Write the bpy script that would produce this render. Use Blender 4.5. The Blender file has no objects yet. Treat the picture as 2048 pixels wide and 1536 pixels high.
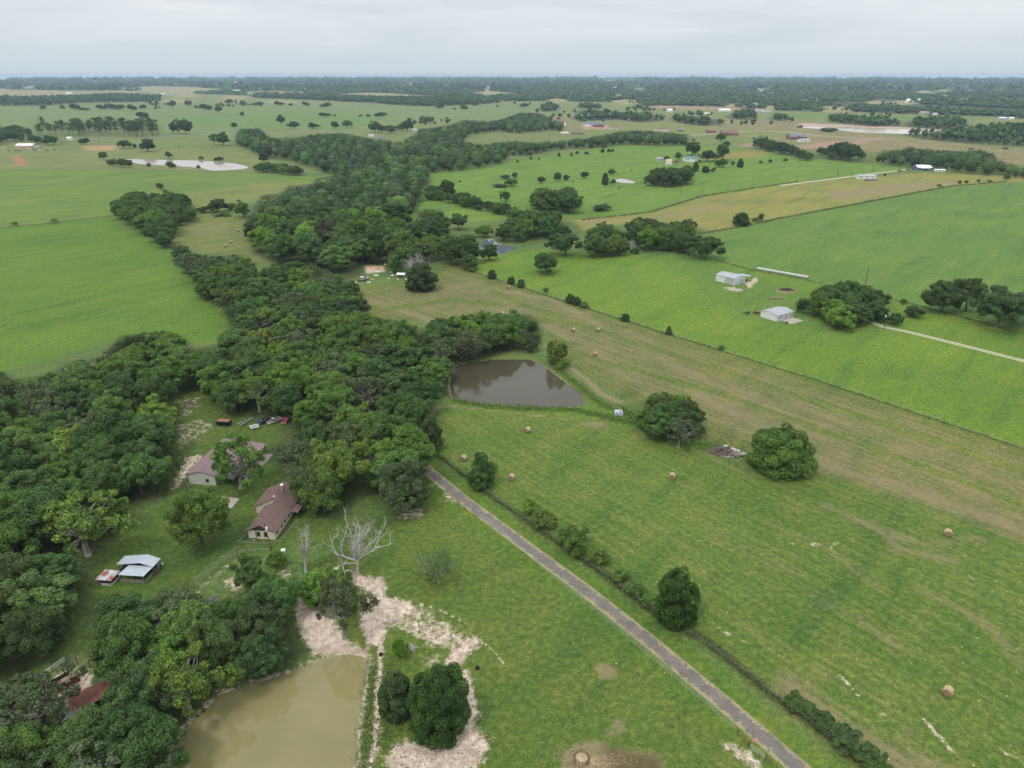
import bpy, math, random
import numpy as np
from mathutils import Vector, Matrix

S = bpy.context.scene
COL = S.collection
R = math.radians

# ------------------------------------------------------------------ camera
FPX, HC = 1450.0, 110.0                       # focal length in pixels of the 2048 wide photo, flying height (m)
PITCH = math.atan((768 - 149) / FPX)
CP, SP = math.cos(PITCH), math.sin(PITCH)
cam_d = bpy.data.cameras.new('camera')
cam_d.sensor_fit = 'HORIZONTAL'; cam_d.sensor_width = 36.0
cam_d.lens = 36.0 * FPX / 2048.0
cam_d.clip_start = 1.0; cam_d.clip_end = 80000.0
cam = bpy.data.objects.new('camera', cam_d); COL.objects.link(cam)
cam.location = (0, 0, HC); cam.rotation_euler = (R(90) - PITCH, 0, 0)
S.camera = cam

# ------------------------------------------------------------------ sky, sun, exposure
SUN_EL, SUN_AZ = R(58), R(215)                # azimuth clockwise from +Y (view direction)
w = bpy.data.worlds.new('World'); S.world = w; w.use_nodes = True
wn = w.node_tree; wn.nodes.clear()
def wnode(t, **k):
    n = wn.nodes.new(t)
    for a, b in k.items(): setattr(n, a, b)
    return n
w_out = wnode('ShaderNodeOutputWorld')
w_sky = wnode('ShaderNodeTexSky', sky_type='NISHITA', sun_disc=False, sun_elevation=SUN_EL, sun_rotation=SUN_AZ)
w_bg = wnode('ShaderNodeBackground'); w_bg.inputs['Strength'].default_value = 0.10
wn.links.new(w_sky.outputs[0], w_bg.inputs['Color'])
w_tc = wnode('ShaderNodeTexCoord'); w_sep = wnode('ShaderNodeSeparateXYZ')
wn.links.new(w_tc.outputs['Generated'], w_sep.inputs[0])
def wmath(op, a, b=None):
    n = wnode('ShaderNodeMath', operation=op)
    for i, x in enumerate((a, b)):
        if x is None: continue
        if isinstance(x, (int, float)): n.inputs[i].default_value = x
        else: wn.links.new(x, n.inputs[i])
    return n.outputs[0]
zc = wmath('MAXIMUM', w_sep.outputs['Z'], 0.0)
zz = wmath('ADD', zc, 0.10)
w_cmb = wnode('ShaderNodeCombineXYZ')
wn.links.new(wmath('DIVIDE', w_sep.outputs['X'], zz), w_cmb.inputs[0])
wn.links.new(wmath('DIVIDE', w_sep.outputs['Y'], zz), w_cmb.inputs[1])
w_nz = wnode('ShaderNodeTexNoise'); w_nz.inputs['Scale'].default_value = 0.42
w_nz.inputs['Detail'].default_value = 7.0; w_nz.inputs['Roughness'].default_value = 0.55; w_nz.inputs['Distortion'].default_value = 0.4
wn.links.new(w_cmb.outputs[0], w_nz.inputs['Vector'])
w_rc = wnode('ShaderNodeValToRGB')
w_rc.color_ramp.elements[0].position = 0.38; w_rc.color_ramp.elements[0].color = (0.620, 0.675, 0.725, 1)
w_rc.color_ramp.elements[1].position = 0.60; w_rc.color_ramp.elements[1].color = (0.775, 0.810, 0.840, 1)
wn.links.new(w_nz.outputs['Fac'], w_rc.inputs['Fac'])
w_hr = wnode('ShaderNodeValToRGB')            # thick air low over the horizon hides the cloud relief
w_hr.color_ramp.elements[0].position = 0.0; w_hr.color_ramp.elements[0].color = (1, 1, 1, 1)
w_hr.color_ramp.elements[1].position = 0.075; w_hr.color_ramp.elements[1].color = (0, 0, 0, 1)
wn.links.new(zc, w_hr.inputs['Fac'])
w_mx = wnode('ShaderNodeMix', data_type='RGBA')
wn.links.new(w_hr.outputs['Color'], w_mx.inputs['Factor'])
wn.links.new(w_rc.outputs['Color'], w_mx.inputs[6]); w_mx.inputs[7].default_value = (0.615, 0.715, 0.785, 1)
w_cl = wnode('ShaderNodeBackground')          # an overcast sky grows brighter towards the zenith (CIE overcast sky)
wn.links.new(wmath('MULTIPLY', wmath('ADD', 1.0, wmath('MULTIPLY', zc, 1.5)), 0.98), w_cl.inputs['Strength'])
wn.links.new(w_mx.outputs[2], w_cl.inputs['Color'])
w_ms = wnode('ShaderNodeMixShader'); w_ms.inputs['Fac'].default_value = 0.93   # nearly closed cloud deck
wn.links.new(w_bg.outputs[0], w_ms.inputs[1]); wn.links.new(w_cl.outputs[0], w_ms.inputs[2])
wn.links.new(w_ms.outputs[0], w_out.inputs['Surface'])

sun_d = bpy.data.lights.new('sun', 'SUN'); sun_d.energy = 1.5; sun_d.angle = R(11); sun_d.color = (1.0, 0.95, 0.87)
sun = bpy.data.objects.new('sun', sun_d); COL.objects.link(sun)
sdir = Vector((math.sin(SUN_AZ) * math.cos(SUN_EL), math.cos(SUN_AZ) * math.cos(SUN_EL), math.sin(SUN_EL)))
sun.rotation_euler = (-sdir).to_track_quat('-Z', 'Y').to_euler()
sun.location = (0, 0, 300)
S.view_settings.view_transform = 'Standard'; S.view_settings.look = 'None'
S.view_settings.exposure = 0.0; S.view_settings.gamma = 1.0
S.cycles.max_bounces = 4; S.cycles.diffuse_bounces = 2; S.cycles.glossy_bounces = 3
S.cycles.transmission_bounces = 2; S.cycles.transparent_max_bounces = 4; S.cycles.volume_bounces = 0
S.cycles.use_denoising = True
S.cycles.use_adaptive_sampling = True; S.cycles.adaptive_threshold = 0.025; S.cycles.adaptive_min_samples = 24

# ------------------------------------------------------------------ mapping from a photo pixel to the ground
def G(x, y, z=0.0):
    u = (x - 1024) / FPX; v = (y - 768) / FPX
    t = (HC - z) / (SP + v * CP)
    return (u * t, (CP - v * SP) * t)
def GP(pts): return np.array([G(*p) for p in pts])
def PX(X, Y, Z=0.0):
    dz = HC - Z; f = Y * CP + dz * SP; d = -Y * SP + dz * CP
    return 1024 + FPX * X / f, 768 + FPX * d / f
def depth(X, Y): return Y * CP + HC * SP
def height_at(bx, by, hpx):
    X, Y = G(bx, by); lo, hi = 0.0, 80.0
    for _ in range(30):
        m = (lo + hi) / 2
        if by - PX(X, Y, m)[1] < hpx: lo = m
        else: hi = m
    return lo
def in_poly(P, x, y):
    x = np.asarray(x, float); y = np.asarray(y, float); r = np.zeros(x.shape, bool); n = len(P)
    for i in range(n):
        x0, y0 = P[i]; x1, y1 = P[(i + 1) % n]
        if y0 == y1: continue
        c = ((y0 > y) != (y1 > y)) & (x < (x1 - x0) * (y - y0) / (y1 - y0) + x0)
        r ^= c
    return r
def seg_dist(x, y, a, b):
    dx, dy = b[0] - a[0], b[1] - a[1]; L = dx * dx + dy * dy + 1e-9
    t = np.clip(((x - a[0]) * dx + (y - a[1]) * dy) / L, 0, 1)
    return np.hypot(x - a[0] - t * dx, y - a[1] - t * dy)
def line_dist(P, x, y, closed=False):
    d = np.full(np.shape(x), 1e9); n = len(P)
    for i in range(n if closed else n - 1): d = np.minimum(d, seg_dist(x, y, P[i], P[(i + 1) % n]))
    return d
def sdf(P, x, y):
    d = line_dist(P, x, y, True)
    return np.where(in_poly(P, x, y), -d, d)

# ------------------------------------------------------------------ nodes and materials
class NT:
    def __init__(s, name):
        s.m = bpy.data.materials.new(name); s.m.use_nodes = True
        s.t = s.m.node_tree; s.t.nodes.clear()
        s.out = s.t.nodes.new('ShaderNodeOutputMaterial')
    def n(s, t, ins=None, **k):
        n = s.t.nodes.new(t)
        for a, b in k.items(): setattr(n, a, b)
        for a, b in (ins or {}).items(): s.put(n.inputs[a], b)
        return n
    def put(s, sock, v):
        if isinstance(v, bpy.types.NodeSocket): s.t.links.new(v, sock)
        else:
            if isinstance(v, tuple) and len(v) == 3 and sock.type == 'RGBA': v = v + (1,)
            sock.default_value = v
    def math(s, op, a, b=0.0, c=None, clamp=False):
        n = s.n('ShaderNodeMath', operation=op, use_clamp=clamp); s.put(n.inputs[0], a); s.put(n.inputs[1], b)
        if c is not None: s.put(n.inputs[2], c)
        return n.outputs[0]
    def mix(s, f, a, b, blend='MIX'):
        n = s.n('ShaderNodeMix', data_type='RGBA', blend_type=blend); s.put(n.inputs['Factor'], f); s.put(n.inputs[6], a); s.put(n.inputs[7], b)
        return n.outputs[2]
    def noise(s, vec, scale, detail=3.0, rough=0.55, dist=0.0):
        return s.n('ShaderNodeTexNoise', {'Vector': vec, 'Scale': scale, 'Detail': detail, 'Roughness': rough, 'Distortion': dist}).outputs['Fac']
    def ramp(s, f, a, b, lo=0.0, hi=1.0):
        n = s.n('ShaderNodeMapRange', {'Value': f, 'From Min': a, 'From Max': b, 'To Min': lo, 'To Max': hi}, interpolation_type='SMOOTHSTEP')
        return n.outputs[0]
    def attr(s, name):
        return s.n('ShaderNodeAttribute', attribute_name=name)
    def pos(s): return s.n('ShaderNodeNewGeometry').outputs['Position']
    def obj(s): return s.n('ShaderNodeTexCoord').outputs['Object']
    def bump(s, h, strength, dist=0.05):
        return s.n('ShaderNodeBump', {'Height': h, 'Strength': strength, 'Distance': dist}).outputs[0]
    def bsdf(s, **k):
        n = s.n('ShaderNodeBsdfPrincipled')
        for a, b in k.items(): s.put(n.inputs[a.replace('_', ' ')], b)
        return n.outputs[0]
    def done(s, sh): s.t.links.new(sh, s.out.inputs['Surface']); return s.m

MATS = {}
def paint(name, col, rough=0.6, var=0.25, scale=1.5, metal=0.0, stain=None, sfac=0.5, sscale=0.8, ribs=None):
    """painted / metal / timber surface with uneven tone, optional stains and pressed ribs"""
    if name in MATS: return MATS[name]
    t = NT(name); p = t.obj()
    a = t.noise(p, scale, 4.0); b = t.noise(p, scale * 7, 3.0)
    k = t.math('ADD', t.math('MULTIPLY', a, 0.65), t.math('MULTIPLY', b, 0.35))
    c = t.mix(t.ramp(k, 0.3, 0.7), tuple(x * (1 - var) for x in col), tuple(min(1, x * (1 + var * 0.6)) for x in col))
    if stain:
        f = t.ramp(t.noise(p, sscale, 5.0, 0.65, 0.6), 1 - sfac - 0.08, 1 - sfac + 0.08)
        c = t.mix(f, c, stain)
    ins = dict(Base_Color=c, Roughness=rough, Metallic=metal)
    if ribs:
        wv = t.n('ShaderNodeTexWave', {'Vector': p, 'Scale': ribs[1], 'Distortion': 0.0}, bands_direction=ribs[0])
        ins['Normal'] = t.bump(wv.outputs['Fac'], 0.6, 0.03)
    MATS[name] = t.done(t.bsdf(**ins)); return MATS[name]

# ------------------------------------------------------------------ mesh building
class MB:
    def __init__(s): s.v = []; s.f = []; s.m = []
    def add(s, vs, fs, mi=0):
        o = len(s.v); s.v += [tuple(map(float, q)) for q in vs]; s.f += [tuple(o + i for i in f) for f in fs]; s.m += [mi] * len(fs); return s
    def box(s, x0, x1, y0, y1, z0, z1, mi=0, rot=0.0, org=(0, 0)):
        q = [(x0, y0), (x1, y0), (x1, y1), (x0, y1)]
        c, n = math.cos(rot), math.sin(rot)
        q = [(org[0] + a * c - b * n, org[1] + a * n + b * c) for a, b in q]
        vs = [(a, b, z0) for a, b in q] + [(a, b, z1) for a, b in q]
        return s.add(vs, [(3, 2, 1, 0), (4, 5, 6, 7), (0, 1, 5, 4), (1, 2, 6, 5), (2, 3, 7, 6), (3, 0, 4, 7)], mi)
    def hexa(s, lo, hi, mi=0):
        """lo, hi: four corners each, counter-clockwise seen from above"""
        return s.add(list(lo) + list(hi), [(3, 2, 1, 0), (4, 5, 6, 7), (0, 1, 5, 4), (1, 2, 6, 5), (2, 3, 7, 6), (3, 0, 4, 7)], mi)
    def tube(s, pts, rad, n=6, mi=0, cap=True):
        pts = [Vector(p) for p in pts]; k = len(pts)
        if not hasattr(rad, '__len__'): rad = [rad] * k
        vs = []; up = Vector((0.13, 0.21, 0.97))
        for i in range(k):
            d = (pts[min(i + 1, k - 1)] - pts[max(i - 1, 0)]).normalized()
            a = d.cross(up)
            if a.length < 0.1: a = d.cross(Vector((1, 0, 0)))
            a.normalize(); b = d.cross(a)
            for j in range(n):
                t = 2 * math.pi * j / n
                vs.append(pts[i] + (a * math.cos(t) + b * math.sin(t)) * rad[i])
        fs = [(i * n + j, i * n + (j + 1) % n, (i + 1) * n + (j + 1) % n, (i + 1) * n + j) for i in range(k - 1) for j in range(n)]
        if cap: fs += [tuple(range(n)), tuple((k - 1) * n + j for j in reversed(range(n)))]
        return s.add(vs, fs, mi)
    def mesh(s, name, mats, smooth=False):
        me = bpy.data.meshes.new(name); me.from_pydata(s.v, [], s.f)
        for m in (mats if isinstance(mats, (list, tuple)) else [mats]): me.materials.append(m)
        me.polygons.foreach_set('material_index', s.m)
        if smooth: me.polygons.foreach_set('use_smooth', [True] * len(s.f))
        me.update(); return me
    def build(s, name, mats, parent=None, smooth=False, loc=None):
        return link(name, s.mesh(name, mats, smooth), parent, loc)
def link(name, me, parent=None, loc=None):
    o = bpy.data.objects.new(name, me); COL.objects.link(o)
    if parent is not None: o.parent = parent
    if loc is not None: o.location = loc
    return o
def thing(name, label, cat, loc=(0, 0, 0), rz=0.0, group=None):
    o = link(name, None); o.empty_display_size = 0.5
    o.location = loc; o.rotation_euler = (0, 0, rz)
    return tag(o, label, cat, group)
def tag(o, label, cat, group=None, kind=None):
    o['label'] = label
    if cat: o['category'] = cat
    if group: o['group'] = group
    if kind: o['kind'] = kind
    return o
def structure(o, label=None):
    o['kind'] = 'structure'
    if label: o['label'] = label
    return o
def np_mesh(name, V, F4, mat, attrs=None, smooth=False):
    me = bpy.data.meshes.new(name); nv, nf = len(V), len(F4); k = F4.shape[1]
    me.vertices.add(nv); me.vertices.foreach_set('co', np.ascontiguousarray(V, np.float32).ravel())
    me.loops.add(nf * k); me.loops.foreach_set('vertex_index', np.ascontiguousarray(F4, np.int32).ravel())
    me.polygons.add(nf); me.polygons.foreach_set('loop_start', np.arange(0, nf * k, k, dtype=np.int32))
    if smooth: me.polygons.foreach_set('use_smooth', np.ones(nf, bool))
    me.materials.append(mat); me.update(calc_edges=True)
    for a, val in (attrs or {}).items():
        if val.ndim == 1:
            at = me.attributes.new(a, 'FLOAT', 'POINT'); at.data.foreach_set('value', val.astype(np.float32))
        else:
            at = me.attributes.new(a, 'FLOAT_COLOR', 'POINT'); c4 = np.ones((len(val), 4), np.float32); c4[:, :val.shape[1]] = val
            at.data.foreach_set('color', c4.ravel())
    return me

# ------------------------------------------------------------------ outlines read from the photograph (pixels of the 2048 x 1536 picture)
POND_DARK = [(903, 740), (915, 730), (940, 724), (985, 719), (1030, 717), (1062, 719), (1085, 730), (1110, 748), (1140, 770), (1160, 781),
             (1166, 795), (1172, 808), (1150, 812), (1100, 813), (1050, 812), (1000, 809), (960, 806), (920, 800), (905, 794), (900, 770)]
POND_MUD = [(735, 1322), (725, 1310), (700, 1306), (665, 1309), (640, 1318), (600, 1336), (560, 1350), (500, 1366), (440, 1386), (400, 1430), (370, 1452),
            (345, 1500), (335, 1545), (322, 1660), (690, 1660), (700, 1560), (712, 1500), (716, 1450), (723, 1400), (733, 1350)]
POND_SILVER = [(246, 318), (290, 319), (330, 320), (400, 321), (465, 326), (497, 333), (495, 337), (470, 340), (430, 342), (415, 340), (400, 336), (340, 331), (290, 330), (262, 325)]
POND_BLUE = [(958, 490), (966, 481), (985, 477), (991, 485), (1003, 489), (1020, 493), (1032, 494), (1034, 498), (1022, 502), (1006, 509), (988, 509), (975, 502), (962, 497)]
POND_SMALL = [(1228, 360), (1243, 357), (1262, 361), (1274, 366), (1258, 367), (1236, 365)]
POND_RESERVOIR = [(1594, 255), (1608, 253), (1656, 255), (1724, 257), (1792, 258), (1826, 259), (1881, 262), (1893, 262), (1854, 268), (1803, 268), (1724, 266), (1656, 259)]
DIAG = [(900, 529), (936, 540), (984, 557), (1042, 575), (1146, 609), (1250, 642), (1337, 669), (1500, 720), (1620, 757), (1800, 817), (1920, 857), (2048, 899), (2320, 990)]
DRIVE = [(838, 918), (846, 931), (859, 944), (894, 973), (930, 1002), (1000, 1054), (1046, 1088), (1091, 1122), (1170, 1180), (1242, 1237), (1318, 1298), (1394, 1362), (1484, 1437), (1560, 1504), (1640, 1572), (1760, 1680)]
HEDGE = [(862, 903), (895, 925), (965, 980), (1030, 1025), (1060, 1048), (1116, 1085), (1175, 1125), (1216, 1155), (1306, 1225), (1345, 1252), (1394, 1272), (1450, 1312), (1500, 1355), (1570, 1410), (1630, 1452), (1695, 1505), (1780, 1570), (1880, 1650)]
YARD = [(330, 785), (440, 775), (580, 835), (560, 880), (640, 1040), (850, 1035), (780, 1060), (690, 1090), (600, 1100), (478, 1110), (400, 1165), (330, 1200), (180, 1230), (110, 1320), (60, 1300), (150, 1180), (230, 1090), (330, 1000), (330, 900)]
WOOD_LEFT = [(-170, 760), (0, 745), (40, 757), (100, 748), (130, 728), (205, 712), (240, 672), (330, 662), (385, 690), (385, 776), (335, 782), (365, 838), (359, 864), (338, 888), (365, 916), (349, 937), (325, 960), (330, 994), (299, 1007),
             (262, 1023), (240, 1080), (216, 1091), (193, 1122), (177, 1143), (182, 1185), (179, 1222), (142, 1236), (148, 1270), (114, 1307), (71, 1319), (66, 1350), (0, 1362), (-170, 1380)]
WOOD_MID = [(380, 775), (380, 700), (386, 700), (430, 690), (461, 657), (455, 620), (425, 612), (400, 590), (388, 556), (372, 545), (346, 525), (343, 497), (365, 490), (390, 510), (425, 512), (480, 510), (512, 527), (510, 550), (545, 530), (565, 525), (600, 527), (650, 540), (685, 555),
            (714, 571), (721, 595), (731, 619), (742, 636), (783, 641), (824, 655), (865, 656), (871, 636), (902, 643), (926, 636), (947, 627), (994, 629), (1022, 626), (1056, 627), (1076, 639), (1086, 656), (1079, 677), (1079, 701), (1056, 704), (1025, 704), (1001, 711), (970, 717),
            (919, 727), (902, 738), (904, 759), (898, 780), (899, 793), (871, 800), (865, 815), (871, 827), (865, 838), (834, 857), (840, 900), (850, 925), (848, 1024), (787, 1030), (773, 1001), (731, 978), (716, 984), (688, 1020), (660, 1037), (623, 1037), (600, 1010), (590, 990),
            (580, 965), (560, 945), (547, 925), (535, 912), (538, 895), (564, 879), (566, 858), (575, 840), (552, 836), (490, 833), (467, 824), (425, 810), (435, 782)]
WOOD_UPPER = [(489, 445), (492, 462), (504, 493), (506, 506), (537, 520), (574, 529), (600, 532), (650, 547), (680, 562), (714, 556), (727, 550), (728, 530), (772, 528), (780, 545), (815, 545), (830, 530), (850, 530), (858, 523), (885, 523), (902, 530), (919, 533), (936, 540), (953, 537), (950, 526),
              (960, 513), (957, 490), (950, 468), (925, 468), (909, 480), (902, 482), (895, 465), (895, 440), (885, 420), (860, 418), (834, 424), (830, 441), (796, 438), (806, 434), (824, 424), (830, 417), (847, 404), (844, 376), (858, 373), (861, 366), (858, 326), (687, 326), (660, 352),
              (632, 356), (629, 366), (598, 371), (578, 371), (560, 387), (526, 390), (513, 404), (506, 412), (500, 425)]
WOOD_BACK = [(468, 287), (473, 268), (478, 258), (523, 258), (540, 275), (581, 277), (615, 270), (680, 266), (735, 277), (800, 284), (827, 270), (835, 258), (858, 257), (899, 250), (926, 240), (970, 243), (1005, 238), (1039, 226), (1080, 226), (1107, 240), (1130, 246), (1125, 262), (1095, 262), (1032, 268),
             (1000, 262), (975, 265), (936, 270), (930, 282), (955, 290), (1000, 285), (1032, 282), (1060, 285), (1107, 283), (1180, 275), (1244, 262), (1300, 262), (1380, 270), (1380, 292), (1240, 290), (1186, 296), (1107, 300), (1060, 311), (1010, 312), (1011, 325), (988, 332), (947, 339), (902, 344),
             (854, 346), (687, 356), (632, 339), (581, 322), (540, 318), (513, 308)]
WOOD_POND = [(205, 1440), (200, 1400), (207, 1380), (195, 1330), (168, 1310), (205, 1255), (178, 1235), (178, 1215), (212, 1193), (240, 1195), (280, 1212), (330, 1193), (352, 1168), (385, 1172), (400, 1200), (450, 1215), (480, 1190), (540, 1165), (580, 1180), (590, 1250), (612, 1302), (575, 1345),
             (515, 1372), (460, 1392), (432, 1405), (428, 1432), (400, 1455), (385, 1470), (372, 1490), (355, 1525), (345, 1580), (325, 1720), (-170, 1720), (-170, 1420), (0, 1405), (25, 1365), (85, 1357), (125, 1381), (136, 1401), (131, 1441), (165, 1425)]
CLUMP_J = [(1059, 400), (1062, 388), (1080, 378), (1100, 376), (1118, 384), (1125, 376), (1145, 373), (1155, 388), (1161, 410), (1158, 424), (1130, 428), (1090, 425), (1062, 416)]
CLUMP_K = [(1287, 366), (1295, 350), (1305, 341), (1330, 337), (1350, 340), (1365, 334), (1385, 332), (1387, 355), (1380, 369), (1340, 374), (1300, 371)]
CLUMP_M = [(984, 472), (990, 455), (1010, 443), (1030, 438), (1045, 424), (1060, 416), (1075, 426), (1090, 430), (1105, 419), (1120, 426), (1124, 440), (1150, 446), (1166, 460), (1160, 472), (1130, 477), (1100, 480), (1080, 474), (1060, 480), (1040, 484), (1020, 484), (1000, 482)]
CLUMP_N = [(1167, 502), (1170, 475), (1185, 455), (1200, 448), (1225, 451), (1245, 464), (1258, 490), (1250, 511), (1215, 515), (1180, 513)]
CLUMP_O = [(1246, 470), (1250, 449), (1270, 438), (1300, 438), (1330, 449), (1350, 446), (1385, 441), (1402, 453), (1400, 467), (1382, 480), (1386, 497), (1375, 508), (1350, 506), (1325, 501), (1290, 503), (1262, 492)]
CLUMP_P = [(1259, 857), (1265, 833), (1285, 813), (1300, 796), (1325, 788), (1345, 793), (1365, 790), (1390, 798), (1402, 820), (1405, 847), (1392, 870), (1382, 882), (1385, 893), (1360, 895), (1330, 882), (1290, 870)]
CLUMP_Q = [(1612, 617), (1620, 590), (1635, 573), (1660, 570), (1695, 565), (1715, 568), (1740, 573), (1770, 588), (1790, 605), (1787, 627), (1760, 642), (1735, 647), (1720, 657), (1690, 660), (1660, 652), (1640, 637), (1620, 632)]
CLUMP_R = [(224, 405), (245, 388), (270, 383), (300, 388), (320, 389), (350, 390), (375, 393), (392, 415), (398, 438), (375, 447), (355, 457), (347, 470), (345, 497), (335, 502), (320, 492), (300, 480), (285, 464), (270, 457), (245, 442), (232, 432)]
ROW_L = [(847, 390), (852, 374), (870, 370), (892, 385), (900, 390), (925, 385), (945, 390), (962, 402), (985, 405), (1010, 408), (1040, 416), (1046, 432), (1030, 440), (1000, 430), (975, 422), (955, 422), (930, 417), (905, 407), (880, 403), (855, 400)]
PINES = [(66, 271), (68, 245), (80, 232), (97, 250), (105, 239), (120, 239), (130, 245), (150, 237), (175, 239), (200, 233), (215, 232), (240, 236), (265, 239), (300, 234), (324, 255), (324, 271), (280, 275), (200, 274), (120, 273), (90, 276)]
HOMESTEAD = [(-60, 292), (-60, 255), (0, 254), (30, 250), (62, 258), (70, 268), (110, 273), (140, 280), (138, 289), (100, 292), (78, 290), (60, 284), (30, 284), (10, 290)]
ROW_SILVER = [(499, 336), (515, 327), (545, 327), (580, 329), (612, 340), (606, 351), (570, 351), (520, 344)]
BELT_T = [(1508, 291), (1510, 277), (1520, 273), (1545, 279), (1555, 285), (1590, 292), (1620, 302), (1640, 312), (1636, 320), (1600, 318), (1560, 308), (1520, 299)]
BELT_U = [(1600, 319), (1625, 310), (1640, 294), (1660, 294), (1670, 289), (1685, 285), (1705, 286), (1720, 297), (1735, 312), (1745, 304), (1752, 320), (1740, 326), (1690, 323), (1640, 317)]
BELT_V = [(1748, 319), (1760, 305), (1790, 299), (1830, 297), (1880, 301), (1930, 303), (1960, 299), (1985, 307), (2010, 325), (2048, 335), (2300, 350), (2300, 395), (2048, 357), (1990, 351), (1940, 349), (1900, 341), (1850, 339), (1800, 333), (1760, 327)]
FAR_WOODS = [
    [(-300, 190), (50, 193), (140, 191), (232, 187), (321, 191), (322, 203), (240, 205), (170, 206), (100, 211), (55, 212), (-300, 214)],
    [(488, 191), (530, 189), (600, 189), (700, 191), (800, 194), (919, 192), (988, 194), (1005, 205), (950, 210), (861, 213), (800, 211), (740, 206), (680, 203), (600, 199), (520, 197)],
    [(1652, 242), (1665, 231), (1700, 232), (1760, 235), (1800, 240), (1800, 253), (1740, 253), (1690, 248)],
    [(1806, 247), (1830, 238), (1880, 235), (1920, 238), (1935, 248), (1930, 262), (1890, 260), (1840, 256), (1810, 254)],
    [(1806, 269), (1810, 260), (1850, 262), (1900, 262), (1960, 255), (2048, 245), (2500, 235), (2500, 300), (2048, 293), (1960, 289), (1890, 283), (1840, 278)],
    [(1140, 236), (1160, 228), (1210, 222), (1280, 226), (1325, 232), (1325, 242), (1280, 245), (1240, 240), (1200, 240), (1160, 243)],
    [(1340, 240), (1345, 230), (1370, 232), (1400, 236), (1445, 240), (1446, 250), (1400, 252), (1360, 246)],
    [(1148, 226), (1160, 220), (1200, 220), (1205, 228), (1170, 228)], [(1080, 214), (1100, 206), (1120, 212), (1112, 222), (1085, 224)], [(1150, 214), (1170, 206), (1200, 210), (1205, 218), (1160, 217)],
    [(1450, 235), (1470, 224), (1500, 218), (1512, 226), (1512, 238), (1490, 240), (1465, 238)], [(1540, 240), (1545, 228), (1560, 226), (1575, 234), (1584, 240), (1560, 242)]]
FAR_FIELDS = [   # open ground between the far woods (nearer than the horizon forest)
    [(-300, 180), (60, 180), (140, 184), (200, 184), (250, 180), (280, 184), (250, 188), (232, 188), (140, 192), (50, 194), (-300, 193)],
    [(255, 174), (330, 172), (420, 176), (470, 180), (440, 185), (330, 187), (270, 182)], [(460, 184), (560, 181), (640, 184), (600, 188), (500, 189)],
    [(680, 187), (760, 185), (830, 190), (810, 194), (740, 192), (680, 191)], [(940, 172), (988, 172), (990, 177), (942, 176)], [(1022, 175), (1080, 176), (1082, 181), (1030, 181)],
    [(560, 172), (640, 171), (660, 174), (580, 176)], [(1510, 178), (1550, 177), (1555, 184), (1512, 185)], [(1590, 172), (1680, 171), (1690, 174), (1600, 175)],
    [(1815, 181), (1860, 180), (1862, 185), (1820, 185)], [(1895, 180), (1960, 180), (1965, 183), (1900, 184)], [(1630, 184), (1660, 183), (1662, 187), (1632, 188)],
    [(1290, 183), (1320, 182), (1325, 185), (1292, 186)], [(2000, 182), (2020, 180), (2022, 186), (2004, 187)], [(800, 170), (850, 169), (852, 172), (805, 173)],
    [(1445, 208), (1480, 207), (1485, 215), (1447, 214)], [(1525, 211), (1550, 209), (1552, 220), (1530, 221)], [(1630, 212), (1700, 214), (1705, 224), (1645, 224)]]
_r = random.Random(9)
for _ in range(95):                            # thin pale clearings in the far forest
    _x = _r.uniform(-60, 2108); _y = 161.5 + 42 * _r.random() ** 1.3; _w = _r.uniform(14, 75); _h = _r.uniform(2.0, 4.5) * (1 + (_y - 160) * .02)
    FAR_FIELDS.append([(_x, _y), (_x + _w * .4, _y - _h * .5), (_x + _w, _y), (_x + _w * .9, _y + _h * .6), (_x + _w * .3, _y + _h)])
FOREST_EDGE = [(-400, 181), (60, 180), (250, 181), (330, 187), (480, 190), (680, 188), (830, 190), (985, 196), (1010, 203), (1080, 202), (1180, 203), (1250, 206), (1290, 212), (1330, 211), (1444, 213), (1550, 221), (1645, 224), (1720, 224), (1840, 229), (1975, 233), (2048, 238), (2500, 246)]
WOODS = [WOOD_LEFT, WOOD_MID, WOOD_UPPER, WOOD_BACK, WOOD_POND, CLUMP_J, CLUMP_K, CLUMP_M, CLUMP_N, CLUMP_O, CLUMP_P, CLUMP_Q, CLUMP_R, ROW_L, PINES, HOMESTEAD, ROW_SILVER, BELT_T, BELT_U, BELT_V]

# ------------------------------------------------------------------ ground: one sheet to the horizon, its cover mapped from the outlines
rad = [0.02, 8.0, 25.0, 42.0, 55.0]
while rad[-1] < 17000: rad.append(rad[-1] * 1.0092)
rad = np.array(rad)
ang = np.concatenate([np.linspace(-50, 50, 521), np.linspace(50, 310, 53)[1:-1]]) * math.pi / 180
nr, na = len(rad), len(ang)
RR, AA = np.meshgrid(rad, ang, indexing='ij')
GX = (RR * np.sin(AA)).ravel(); GY = (RR * np.cos(AA)).ravel()
NV = len(GX)
PXX, PXY = PX(GX, GY)                         # where each vertex falls, only to look its cover up
behind = (GY * CP + HC * SP) < 5
cell = np.maximum(RR.ravel() * 0.006, 0.5)
col = np.tile(np.array([0.085, 0.150, 0.038]), (NV, 1)); dry = np.zeros(NV); sand = np.zeros(NV); mow = np.zeros(NV)
clay = np.zeros(NV); weed = np.zeros(NV); speck = np.zeros(NV); mud = np.zeros(NV)
def near(Pw, m):
    lo = Pw.min(0) - m; hi = Pw.max(0) + m
    return np.nonzero((GX > lo[0]) & (GX < hi[0]) & (GY > lo[1]) & (GY < hi[1]))[0]
def area(pts, soft=2.0, world=False):
    Pw = np.array(pts) if world else GP(pts)
    i = near(Pw, soft * 1.5 + 30); sfw = np.maximum(soft, cell[i] * 1.2)
    return i, np.clip(0.5 - sdf(Pw, GX[i], GY[i]) / sfw, 0, 1)
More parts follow.
